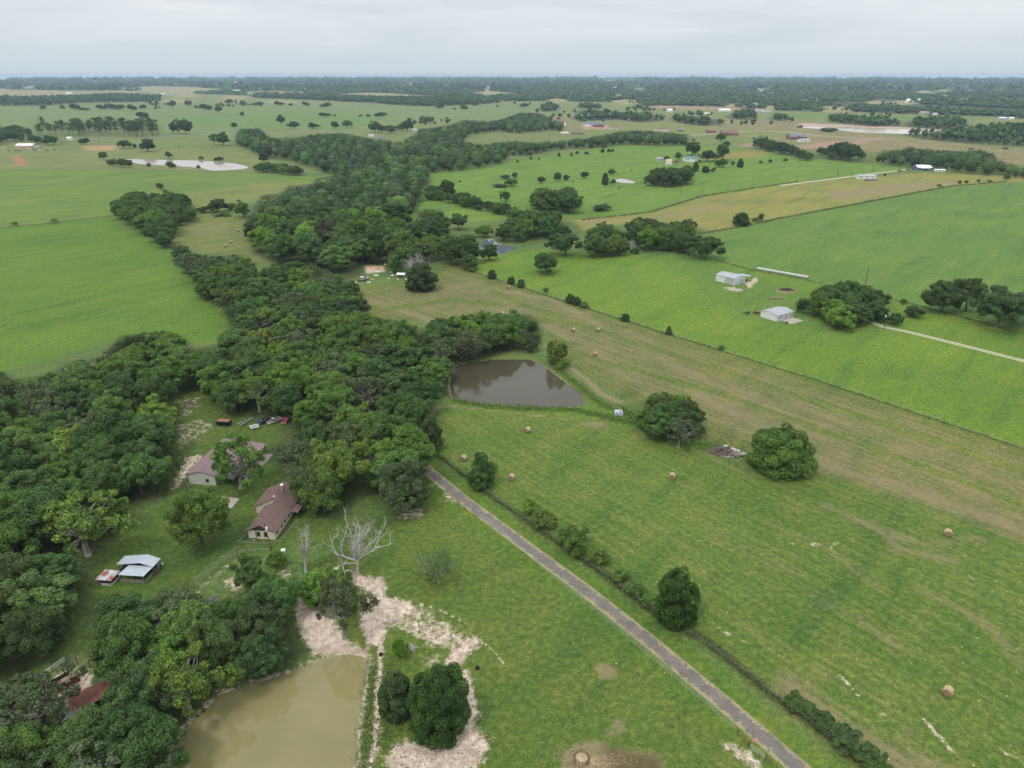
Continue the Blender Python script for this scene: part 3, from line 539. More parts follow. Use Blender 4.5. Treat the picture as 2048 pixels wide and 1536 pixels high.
MAT_DRIVE = t.done(t.bsdf(Base_Color=c, Roughness=.9, Normal=t.bump(nc_, .4, .03)))
structure(ribbon('driveway', GP(DRIVE), 2.1, 0.012, MAT_DRIVE, nc=9, crown=0.03, step=1.5), 'worn asphalt driveway edged with dry straw')
t = NT('gravel_track'); P = t.pos(); u = t.math('ABSOLUTE', t.attr('across').outputs['Fac']); k = t.noise(P, .8, 4.0, .65)
c = t.mix(t.noise(P, 3.0), (.36, .30, .22), (.60, .53, .43)); c = t.mix(t.ramp(t.math('ADD', u, t.math('MULTIPLY', t.math('SUBTRACT', k, .5), 1.6)), .7, 1.0), c, (.10, .18, .035))
MAT_GRAVEL = t.done(t.bsdf(Base_Color=c, Roughness=.95))
TRACK = [(1735, 640), (1768, 655), (1800, 660), (1850, 672), (1950, 697), (2048, 722), (2300, 792)]
for off in (-.95, .95): structure(ribbon('farm_track', GP(TRACK), .62, 0.02, MAT_GRAVEL, off, 5), 'pale gravel wheel track across the bright green pasture')
structure(ribbon('farm_road', GP([(1560, 371), (1682, 356), (1716, 351), (1800, 341), (1830, 337)]), 2.2, 0.06, MAT_GRAVEL, 0, 5, step=5), 'pale gravel lane to the mobile home and blue house')
MAT_ROAD = paint('far_asphalt', (.16, .155, .15), .9, .15, .05)
structure(ribbon('highway', GP([(-300, 287), (0, 284), (157, 279), (386, 270), (560, 266), (700, 262), (770, 257)]), 5.5, 0.15, MAT_ROAD, 0, 3, step=20), 'grey country road along the pine row')
structure(ribbon('back_road', GP([(1380, 271), (1430, 268), (1500, 262), (1560, 263), (1640, 272), (1800, 280)]), 3.5, 0.15, MAT_GRAVEL, 0, 3, step=20), 'pale lane past the brick houses')
# ------------------------------------------------------------------ plants: prototypes
rng = np.random.RandomState(11)
def leaf_mat(name, trans=.32):
    t = NT(name); oi = t.n('ShaderNodeObjectInfo'); tone = t.attr('tone').outputs['Fac']
    c = oi.outputs['Color']
    c = t.mix(t.ramp(tone, 0, 1), t.mix(1.0, c, (.62, .66, .72), 'MULTIPLY'), t.mix(1.0, c, (1.50, 1.38, 1.18), 'MULTIPLY'))
    d = t.bsdf(Base_Color=c, Roughness=.62, Specular_IOR_Level=.25)
    tr = t.n('ShaderNodeBsdfTranslucent', {'Color': t.mix(1.0, c, (1.15, 1.25, .6), 'MULTIPLY')}).outputs[0]
    return t.done(t.n('ShaderNodeMixShader', {0: trans, 1: d, 2: tr}).outputs[0])
LEAF = leaf_mat('foliage')
t = NT('foliage_mass')                                             # foliage whose colour is stored per plant in the mesh
c = t.attr('tint').outputs['Color']
LEAF_MASS = t.done(t.n('ShaderNodeMixShader', {0: .1, 1: t.bsdf(Base_Color=c, Roughness=.65, Specular_IOR_Level=.2), 2: t.n('ShaderNodeBsdfTranslucent', {'Color': t.mix(1.0, c, (1.15, 1.25, .6), 'MULTIPLY')}).outputs[0]}).outputs[0])
BARK = paint('bark', (.115, .095, .075), .9, .4, 2.0)
BARK_GREY = paint('weathered_dead_wood', (.43, .40, .37), .9, .3, 1.5)
BARK_PALE = paint('pale_bark', (.26, .24, .21), .9, .4, 1.5)

def unit(n, rs):
    v = rs.normal(size=(n, 3)); return v / np.linalg.norm(v, axis=1)[:, None]
def leaves(C, Nrm, size, rs, tilt=.75, aspect=.62):
    """rhombic leaf sprays at C facing roughly along Nrm"""
    n = len(C); nn = Nrm + unit(n, rs) * tilt; nn /= np.linalg.norm(nn, axis=1)[:, None]
    a = np.cross(nn, unit(n, rs)); a /= np.linalg.norm(a, axis=1)[:, None] + 1e-9; b = np.cross(nn, a)
    s = (size * rs.uniform(.65, 1.35, n))[:, None]; cup = nn * s * .18
    V = np.stack([C + a * s, C + b * s * aspect + cup, C - a * s, C - b * s * aspect + cup], 1).reshape(-1, 3)
    return V, np.arange(n * 4).reshape(n, 4)
def lobe_crown(lobes, density, size, rs, lo=-.45, tilt=.75, fill=.25):
    """lobes: (centre, radii(3), outward); leaves on the lobes' outer skins, some inside"""
    Cs, Ns, T = [], [], []
    for c, r, out in lobes:
        n = max(12, int(density * (r[0] * r[1] + r[0] * r[2] + r[1] * r[2]) * 4.19 / (size * size)))
        d = unit(n * 2, rs); k = d @ np.asarray(out) > lo; d = d[k][:n]
        q = rs.uniform(.86, 1.10, len(d)); ins = rs.rand(len(d)) < fill; q[ins] = rs.uniform(.35, .86, ins.sum())
        Cs.append(np.asarray(c) + d * np.asarray(r) * q[:, None]); Ns.append(d * .8 + np.array([0, 0, .35]))
        T.append(np.clip(rs.uniform(.15, .85) + rs.normal(0, .18, len(d)), 0, 1))
    C = np.concatenate(Cs); N_ = np.concatenate(Ns); T = np.concatenate(T)
    V, F = leaves(C, N_, size, rs, tilt)
    return V, F, np.repeat(T, 4)
PROTO = {}
def finish(key, V, F, T, limbs, bark, mat=None):
    z0 = V[:, 2].min() if len(V) else 0
    hgt = max(V[:, 2].max() if len(V) else 0, max(p[2] for s_ in limbs for p in s_[0]) if limbs else 0)
    X = V[:, 0] if len(V) else np.array([p[0] for s_ in limbs for p in s_[0]]); wid = np.percentile(X, 98) - np.percentile(X, 2)
    b = MB()
    for pts, rr in limbs: b.tube(pts, rr, 6 if rr[0] > .12 else 4)
    PROTO[key] = dict(h=hgt, w=wid, crown=np_mesh(key + '_crown', V, F, mat or LEAF, {'tone': T}) if len(V) else None, trunk=b.mesh(key + '_trunk', bark, True))
def wig(a, b, n, amp, rs):
    a, b = np.array(a, float), np.array(b, float); ts = np.linspace(0, 1, n)[:, None]
    p = a + (b - a) * ts; L = np.linalg.norm(b - a); p[1:-1] += rs.normal(0, amp * L, (n - 2, 3)); return [tuple(x) for x in p]
def broadleaf(key, seed, h=10., wd=10., nl=34, lr=(.18, .34), base=.12, dens=.48, size=.185, bark=None, spread=.72, inner=8, sub_=8, gap=.05, show=12, low=.62):
    """crown = boughs on an uneven ellipsoid, each bough a bunch of sprays, each spray a skin of leaves"""
    rs = np.random.RandomState(seed); rx = wd / 2; zc = h * (base + (1 - base) * .46); rz = h * (1 - base) * .54
    boughs = []; lobes = []; ga = math.pi * (3 - 5 ** .5); ph = rs.uniform(0, 6.28, 6)
    for i in range(nl):
        z = 1 - (1 + low) * (i + .5) / nl; rr = math.sqrt(max(0, 1 - z * z)); a = i * ga + rs.uniform(-.5, .5)
        if rs.rand() < gap: continue
        d = np.array([math.cos(a) * rr, math.sin(a) * rr, z])
        q = spread * rs.uniform(.74, 1.14) * (1 + .16 * math.sin(2 * a + ph[0]) + .12 * math.sin(3 * a + ph[1] + 2 * z) + .10 * math.sin(4 * z + ph[2]))
        r = rx * rs.uniform(*lr); c = np.array([0, 0, zc]) + d * np.array([rx, rx, rz]) * q
        boughs.append(c); flat = rs.uniform(.72, .98)
        for j in range(sub_):
            e = unit(1, rs)[0] + d * .75 + np.array([0, 0, .25]); e /= np.linalg.norm(e); sr_ = r * rs.uniform(.34, .58)
            lobes.append((c + e * np.array([r, r, r * flat]) * rs.uniform(.55, .95), (sr_, sr_, sr_ * .85), e))
        lobes.append((c, (r * .75, r * .75, r * .75 * flat), d))
    for i in range(inner):
        d = unit(1, rs)[0]; r = rx * .36; lobes.append((np.array([0, 0, zc]) + d * np.array([rx, rx, rz]) * .30, (r, r, r), d))
    V, F, T = lobe_crown(lobes, dens, size, rs, fill=.22)
    V[:, 2] = np.maximum(V[:, 2], .05)
    limbs = []; th = h * max(.22, base + .12); r0 = .030 * h
    limbs.append((wig((0, 0, -.3), (rs.normal(0, .25), rs.normal(0, .25), th), 4, .03, rs), [r0 * 1.35, r0, r0 * .9, r0 * .8]))
    for j in range(show):
        c = boughs[rs.randint(0, len(boughs))]; limbs.append((wig(limbs[0][0][-1], c, 5, .06, rs), list(np.linspace(r0 * .5, r0 * .12, 5))))
    finish(key, V, F, T, limbs, bark or BARK)
for i in range(5): broadleaf('oak%d' % i, 20 + i, 10, 10.5, nl=34 + 6 * (i % 3), lr=(.15, .32), base=.12, size=.16)
for i in range(2): broadleaf('tall%d' % i, 40 + i, 12, 8.6, nl=36, lr=(.16, .34), base=.10, size=.165)
for i in range(1): broadleaf('broad%d' % i, 50 + i, 10, 13.0, nl=46, lr=(.12, .26), base=.18, low=.45)
for i in range(2): broadleaf('airy%d' % i, 60 + i, 11, 10.0, nl=34, lr=(.10, .22), base=.20, dens=.36, bark=BARK_PALE, spread=.84, inner=2, gap=.22, show=30)
broadleaf('open0', 66, 11, 10.0, nl=34, lr=(.12, .24), base=.12, dens=.50, bark=BARK_PALE, spread=.84, inner=2, gap=.14, show=22)
for i in range(3): broadleaf('shrub%d' % i, 70 + i, 4, 4.8, nl=24, lr=(.18, .40), base=.0, size=.15, dens=.46, inner=4, sub_=6, gap=.14, low=.3)
for i in range(2): broadleaf('bush%d' % i, 75 + i, 7, 9.0, nl=36, lr=(.14, .30), base=.0, size=.19, inner=8, low=.3)
broadleaf('bush2', 79, 7, 9.0, nl=60, lr=(.14, .24), base=.0, size=.18, inner=12, low=.35, gap=0, spread=.8)
def cedar(key, seed, h, wd, power, dens=.70, size=.15, nlb=120, rag=.78):
    rs = np.random.RandomState(seed); lobes = []
    for i in range(nlb):
        z = rs.uniform(.02, .97); prof = (1 - z ** power) ** .62 * (min(1, .45 + z * 3.2)); a = rs.uniform(0, 6.283); r = wd * .5 * prof
        d = np.array([math.cos(a), math.sin(a), .35]); lr = wd * rs.uniform(.06, .14)
        lobes.append((np.array([d[0] * r, d[1] * r, z * h]) * np.array([1, 1, 1]) * rs.uniform(rag, 1.0 + (.78 - rag) * .8), (lr, lr, lr * .85), d))
    for i in range(9): lobes.append((np.array([0, 0, h * (.1 + .085 * i)]), (wd * .28 * (1 - (.1 + .085 * i) ** power) ** .5,) * 2 + (h * .1,), np.array([0, 0, 1.])))
    V, F, T = lobe_crown(lobes, dens, size, rs, lo=-.2, tilt=.9, fill=.2); V[:, 2] = np.maximum(V[:, 2], .04)
    finish(key, V, F, T, [(wig((0, 0, -.2), (0, 0, h * .8), 4, .01, rs), list(np.linspace(.035 * h, .008 * h, 4)))], BARK)
cedar('cedar0', 80, 7, 5.2, 2.4); cedar('cedar1', 81, 7, 4.4, 1.8); cedar('cedar2', 82, 7, 5.6, 3.6, .75, .14); cedar('dome0', 84, 7.5, 9.5, 1.9, .55, .17, 190, .62); cedar('cedarbig', 83, 15, 11.5, 3.2, .55, .18, 150, .70)
def pine(key, seed):
    rs = np.random.RandomState(seed); h = 24.; lobes = []; limbs = [(wig((0, 0, -.3), (rs.normal(0, .5), rs.normal(0, .5), h * .95), 6, .006, rs), list(np.linspace(.38, .08, 6)))]
    for i in range(38):
        z = rs.uniform(.40, .99); r = 4.6 * (1 - ((z - .68) / .34) ** 2 * .72); a = rs.uniform(0, 6.283); q = rs.uniform(.35, 1.0) * max(.4, r)
        c = np.array([math.cos(a) * q, math.sin(a) * q, z * h]); lr = rs.uniform(1.0, 1.8); lobes.append((c, (lr, lr, lr * .55), np.array([0, 0, 1.])))
        limbs.append(([(0, 0, z * h - 1.2), tuple(c)], [.10, .03]))
    V, F, T = lobe_crown(lobes, .62, .34, rs, lo=-.6, fill=.3); finish(key, V, F, T, limbs, BARK)
pine('pine0', 90); pine('pine1', 91)
def grow(p, d, L, r, lev, rs, limbs, tips, kids=3, bend=.22, up=.10, shrink=.70):
    pts = [tuple(p)]; q = np.array(p, float); d = np.array(d, float); k = 4
    for i in range(k):
        d = d + rs.normal(0, bend, 3) + np.array([0, 0, up]); d /= np.linalg.norm(d); q = q + d * L / k; pts.append(tuple(q))
    limbs.append((pts, list(np.linspace(r, r * .55, k + 1)))); tips.append(tuple(q))
    if lev == 0: return
    for j in range(kids):
        t_ = rs.uniform(.45, 1.0); i = min(k, int(t_ * k)); a = rs.normal(0, .62, 3); e = d + a; e /= np.linalg.norm(e)
        grow(pts[i], e, L * shrink * rs.uniform(.75, 1.2), r * .56, lev - 1, rs, limbs, tips, kids, bend, up, shrink)
def dead(key, seed, h, nmain, spread, lev, r0, bark=None, fork=.22, kids=3):
    rs = np.random.RandomState(seed); limbs, tips = [], []; top = (rs.normal(0, .2), rs.normal(0, .2), h * fork)
    limbs.append((wig((0, 0, -.3), top, 4, .02, rs), [r0 * 1.25, r0, r0 * .95, r0 * .85]))
    for j in range(nmain):
        a = 6.283 * j / nmain + rs.uniform(-.3, .3); e = rs.uniform(.15, 1.35) if spread > .8 else rs.uniform(.9, 1.4)
        d = np.array([math.cos(a) * math.cos(e), math.sin(a) * math.cos(e), math.sin(e)]); s0 = rs.uniform(.55, 1.0)
        grow((top[0], top[1], top[2] * s0), d, h * rs.uniform(.32, .46), r0 * .55, lev, rs, limbs, tips, kids)
    m = max(p[2] for l in limbs for p in l[0]); s_ = h / m
    limbs = [([tuple(np.array(p) * s_) for p in a], [x * s_ for x in b]) for a, b in limbs]
    return limbs, [tuple(np.array(p) * s_) for p in tips]
E0 = np.zeros((0, 3)), np.zeros((0, 4), int), np.zeros(0)
l, tp = dead('dead0', 105, 18., 12, 1., 4, .40, fork=.22, kids=2); finish('dead0', *E0, l, BARK_GREY)
l, tp = dead('dead1', 102, 14., 7, .4, 3, .36, fork=.4, kids=2); finish('dead1', *E0, l, BARK_GREY)
def twiggy(key, seed, h, bark, nmain=9, leafy=0, lsize=.26):
    rs = np.random.RandomState(seed); l, tp = dead(key, seed, h, nmain, 1., 3, .16, fork=.2, kids=4)
    if leafy:
        tp = np.array(tp); C = np.repeat(tp, leafy, 0) + rs.normal(0, .55, (len(tp) * leafy, 3)); V, F = leaves(C, unit(len(C), rs) * .4 + np.array([0, 0, .6]), lsize, rs); T = np.repeat(np.clip(rs.normal(.5, .2, len(C)), 0, 1), 4)
    else: V, F, T = E0
    finish(key, V, F, T, l, bark)
twiggy('snag0', 110, 10., BARK_GREY, 11); twiggy('halfdead0', 111, 9., BARK_GREY, 6, 3, .3); twiggy('thin0', 112, 11., BARK_PALE, 9, 14); twiggy('thin1', 113, 11., BARK_PALE, 10, 18)
def willow():
    rs = np.random.RandomState(120); lobes = []
    for i in range(46):
        z = rs.uniform(.12, .97); r = 3.1 * (1 - (abs(z - .55) / .55) ** 2.2 * .75); a = rs.uniform(0, 6.283); lr = rs.uniform(.6, 1.0)
        lobes.append((np.array([math.cos(a) * r * .8, math.sin(a) * r * .8, z * 9]), (lr, lr, lr * 1.5), np.array([math.cos(a), math.sin(a), .2])))
    V, F, T = lobe_crown(lobes, .6, .24, rs); V[:, 2] = np.maximum(V[:, 2], .05); finish('willow0', V, F, T, [(wig((0, 0, -.2), (0, 0, 6.5), 4, .02, rs), [.3, .25, .2, .08])], BARK)
willow()

DARK = [(.072, .128, .036), (.082, .144, .037), (.090, .155, .041), (.078, .132, .043)]
MID = [(.108, .186, .040), (.118, .198, .040), (.102, .172, .046)]
LIGHT = [(.134, .230, .036), (.144, .236, .040), (.124, .212, .038)]
GREY = [(.104, .142, .066), (.094, .130, .062)]
TONES = {'dark green': DARK, 'mid green': MID, 'yellow-green': LIGHT, 'grey-green': GREY}
FOREST = []                                     # every tree: x, y, radius
def plant(name, key, X, Y, hh, ww, colr, label, group, rs, cat='tree', z=0.0, rz=None, lean=0.0):
    p = PROTO[key]; o = link(name, None); o.empty_display_size = .5
    o.location = (X, Y, z); o.rotation_euler = (rs.normal(0, lean), rs.normal(0, lean), rs.uniform(0, 6.283) if rz is None else rz)
    sx = ww / p['w']; o.scale = (sx, sx, hh / p['h'])
    tr = link('trunk', p['trunk'], o)
    if p['crown'] is not None:
        cr = link('crown', p['crown'], o); cr.color = (*colr, 1)
    tag(o, label, cat, group); FOREST.append((X, Y, ww / 2)); return o
def jit(c, rs): k = math.exp(rs.normal(0, .10)); return tuple(min(.5, x * k * math.exp(rs.normal(0, .05))) for x in c)
LANDMARKS = [('the brown-roofed house', (545, 1040)), ('the workshop', (450, 925)), ('the junked vehicles', (510, 845)), ('the silver tin sheds', (265, 1150)), ('the cattle pen', (140, 1370)),
             ('the muddy pond', (480, 1380)), ('the dark brown pond', (900, 760)), ('the driveway', (850, 940)), ('the left pasture', (420, 650)), ('the sandy yard', (390, 800)),
             ('the scrap clearing', (750, 560)), ('the hay clearing', (440, 500)), ('the dry hay field', (860, 650)), ('the left edge', (20, 900)), ('the bottom edge', (200, 1500)),
             ('the small clear pond', (960, 500)), ('the narrow green paddock', (830, 430)), ('the dry grass', (590, 380))]
LMW = [(n, G(*p)) for n, p in LANDMARKS]
def nearest_landmark(X, Y):
    d = [(math.hypot(X - p[0], Y - p[1]), n) for n, p in LMW]; d.sort(); return d[0]
KEEP_CLEAR = [[(72, 1335), (135, 1308), (205, 1330), (214, 1400), (165, 1432), (122, 1392)], [(368, 842), (440, 830), (582, 832), (588, 848), (536, 905), (538, 960), (440, 985), (370, 975)], [(486, 1010), (520, 985), (550, 962), (572, 968), (592, 1010), (566, 1085), (488, 1085)], [(185, 1105), (325, 1105), (325, 1172), (185, 1175)], [(700, 532), (812, 540), (815, 575), (700, 570)]]
def fill_wood(poly, place, group, hs, mixw, rs, n_try=2600, ratio=(.80, 1.12), k=.66, keys=None, name=None, stuff=None, pine_=False, ragged=.90, marks=False, maxn=9999, beyond=None):
    Pw = GP(poly); lo, hi = Pw.min(0), Pw.max(0); placed = []
    P_ = np.array(poly, float); count = 0
    for ps, (h0, h1) in enumerate(hs):
        n = n_try; X = rs.uniform(lo[0], hi[0], n); Y = rs.uniform(lo[1], hi[1], n); Hh = rs.uniform(h0, h1, n); Ww = Hh * rs.uniform(ratio[0], ratio[1], n)
        if pine_: Ww = Hh * rs.uniform(.34, .46, n)
        ok = in_poly(P_, *PX(X, Y, 0.02 * Hh))
        ok &= in_poly(P_, *PX(X, Y, ragged * Hh))
        for Pq in KEEP_CLEAR:
            for fx, fz in ((-.5, .45), (.5, .45), (-.42, .75), (.42, .75), (-.4, .2), (.4, .2), (0, .5), (0, .98)): ok &= ~in_poly(Pq, *PX(X + Ww * fx, Y, fz * Hh))
        for Pq in POND_PW.values(): ok &= sdf(Pq, X, Y) > .6
        for fx, fz in ((.40, .5), (.34, .78), (.34, .28)): ok &= in_poly(P_, *PX(X - Ww * fx, Y, fz * Hh)) & in_poly(P_, *PX(X + Ww * fx, Y, fz * Hh))
        for i in np.nonzero(ok)[0]:
            if count >= maxn: break
            kk = k * (1 + .22 * ps)
            if any((X[i] - a) ** 2 + (Y[i] - b) ** 2 < (kk * (Ww[i] * .5 + c)) ** 2 for a, b, c in placed): continue
            placed.append((X[i], Y[i], Ww[i] * .5)); count += 1
            u = rs.rand(); acc = 0; tn = 'dark green'
            for nm, wt in mixw:
                acc += wt
                if u < acc: tn = nm; break
            colr = jit(TONES[tn][rs.randint(len(TONES[tn]))], rs)
            if stuff is not None or beyond: colr = tuple(np.array(colr) * math.exp(rs.normal(0, .2)))
            if beyond and Y[i] > beyond[0]:
                if ps == 2: continue
                beyond[1].append((X[i], Y[i], Hh[i], Ww[i], colr)); continue
            if stuff is not None: stuff.append((X[i], Y[i], Hh[i], Ww[i], colr)); continue
            if pine_: key, nm = 'pine%d' % rs.randint(2), 'pine_tree'
            elif tn == 'grey-green': key, nm = ('airy%d' % rs.randint(2) if rs.rand() < .6 else 'thin%d' % rs.randint(2)), 'elm_tree'
            elif tn == 'yellow-green': key, nm = ('oak%d' % rs.randint(5) if rs.rand() < .6 else 'airy%d' % rs.randint(2)), 'elm_tree'
            else: key, nm = rs.choice(['oak0', 'oak1', 'oak2', 'oak3', 'oak4', 'tall0', 'tall1', 'broad0']), ('oak_tree' if tn == 'dark green' else 'ash_tree')
            if keys: key = keys[rs.randint(len(keys))]
            if ps == 2 and not pine_ and name is None: nm = 'young_tree'
            size = 'tall' if Hh[i] > (h0 + h1) / 2 and ps == 0 else ('low' if ps == len(hs) - 1 else 'mid-sized')
            kind = {'elm_tree': 'loose tree', 'pine_tree': 'pine'}.get(nm, 'tree')
            where = place
            if marks:
                d, lm = nearest_landmark(X[i], Y[i]); where = place + ' ' + ('near ' if d < 60 else 'beyond ') + lm
            plant(name or nm, key, X[i], Y[i], Hh[i], Ww[i], colr, f'{size} {tn} {kind} {where}', group, rs)
    return placed
ff = np.random.RandomState(5)
WMIX = [('dark green', .40), ('mid green', .38), ('yellow-green', .11), ('grey-green', .11)]
UMIX = [('dark green', .55), ('mid green', .35), ('yellow-green', .06), ('grey-green', .04)]
fill_wood(WOOD_LEFT, 'in the left wood', 'trees of the left wood', [(12, 16), (8, 12), (5, 8)], WMIX, ff, 2200, marks=True)
fill_wood(WOOD_MID, 'in the middle wood', 'trees of the middle wood', [(12, 16), (8, 12), (5, 8)], WMIX, ff, 3600, marks=True)
fill_wood(WOOD_POND, 'in the pond-side wood', 'trees of the pond-side wood', [(10, 14), (7, 10), (4, 7)], WMIX, ff, 2200, marks=True)
FAR_UPPER = []
fill_wood(WOOD_UPPER, 'in the upper wood', 'trees of the upper wood', [(15, 21), (10, 14), (6, 9)], UMIX, ff, 2600, k=.74, marks=True, beyond=(570, FAR_UPPER))
for P_, place in [(CLUMP_J, 'in the tall clump of the cattle pasture'), (CLUMP_K, 'in the dark clump beside the tiny stock pond'), (CLUMP_M, 'in the grove behind the small clear pond'), (CLUMP_N, 'in the oak group above the bright field'), (CLUMP_O, 'in the grove behind the white barn'),
                  (CLUMP_P, 'in the thicket at the pond outlet'), (CLUMP_Q, 'in the grove beside the garage'), (CLUMP_R, 'in the left pasture clump'), (ROW_L, 'in the paddock hedgerow')]:
    fill_wood(P_, place, 'trees ' + place, ([(9, 13), (6, 9)] if P_ is CLUMP_Q else [(11, 16), (8, 11)] if P_ in (CLUMP_N, CLUMP_O, CLUMP_R) else [(15, 21), (9, 14)]) if P_ not in (CLUMP_P, ROW_L) else [(8, 11), (5, 8)], UMIX if P_ != CLUMP_P else WMIX, ff, 900, k=.74, name='grove_tree', ragged=.80)
fill_wood(PINES, 'in the row along the country road', 'pines along the country road', [(23, 31), (18, 24)], [('dark green', 1.0)], ff, 420, k=1.02, pine_=True)
fill_wood(HOMESTEAD, 'around the homestead', 'trees around the homestead by the pine row', [(13, 18), (8, 12)], UMIX, ff, 300, k=.95, name='grove_tree', ragged=.7)
fill_wood(ROW_SILVER, 'at the tip of the silvery pond', 'bushes at the silvery pond', [(10, 15), (6, 9)], UMIX, ff, 300, k=.85, name='grove_tree', ragged=.55)
for P_, place in [(BELT_T, 'in the right-hand belt'), (BELT_U, 'in the belt behind the mobile home')]: fill_wood(P_, place, 'trees ' + place, [(17, 26), (10, 15)], UMIX, ff, 600, k=.85, name='grove_tree', ragged=.75)

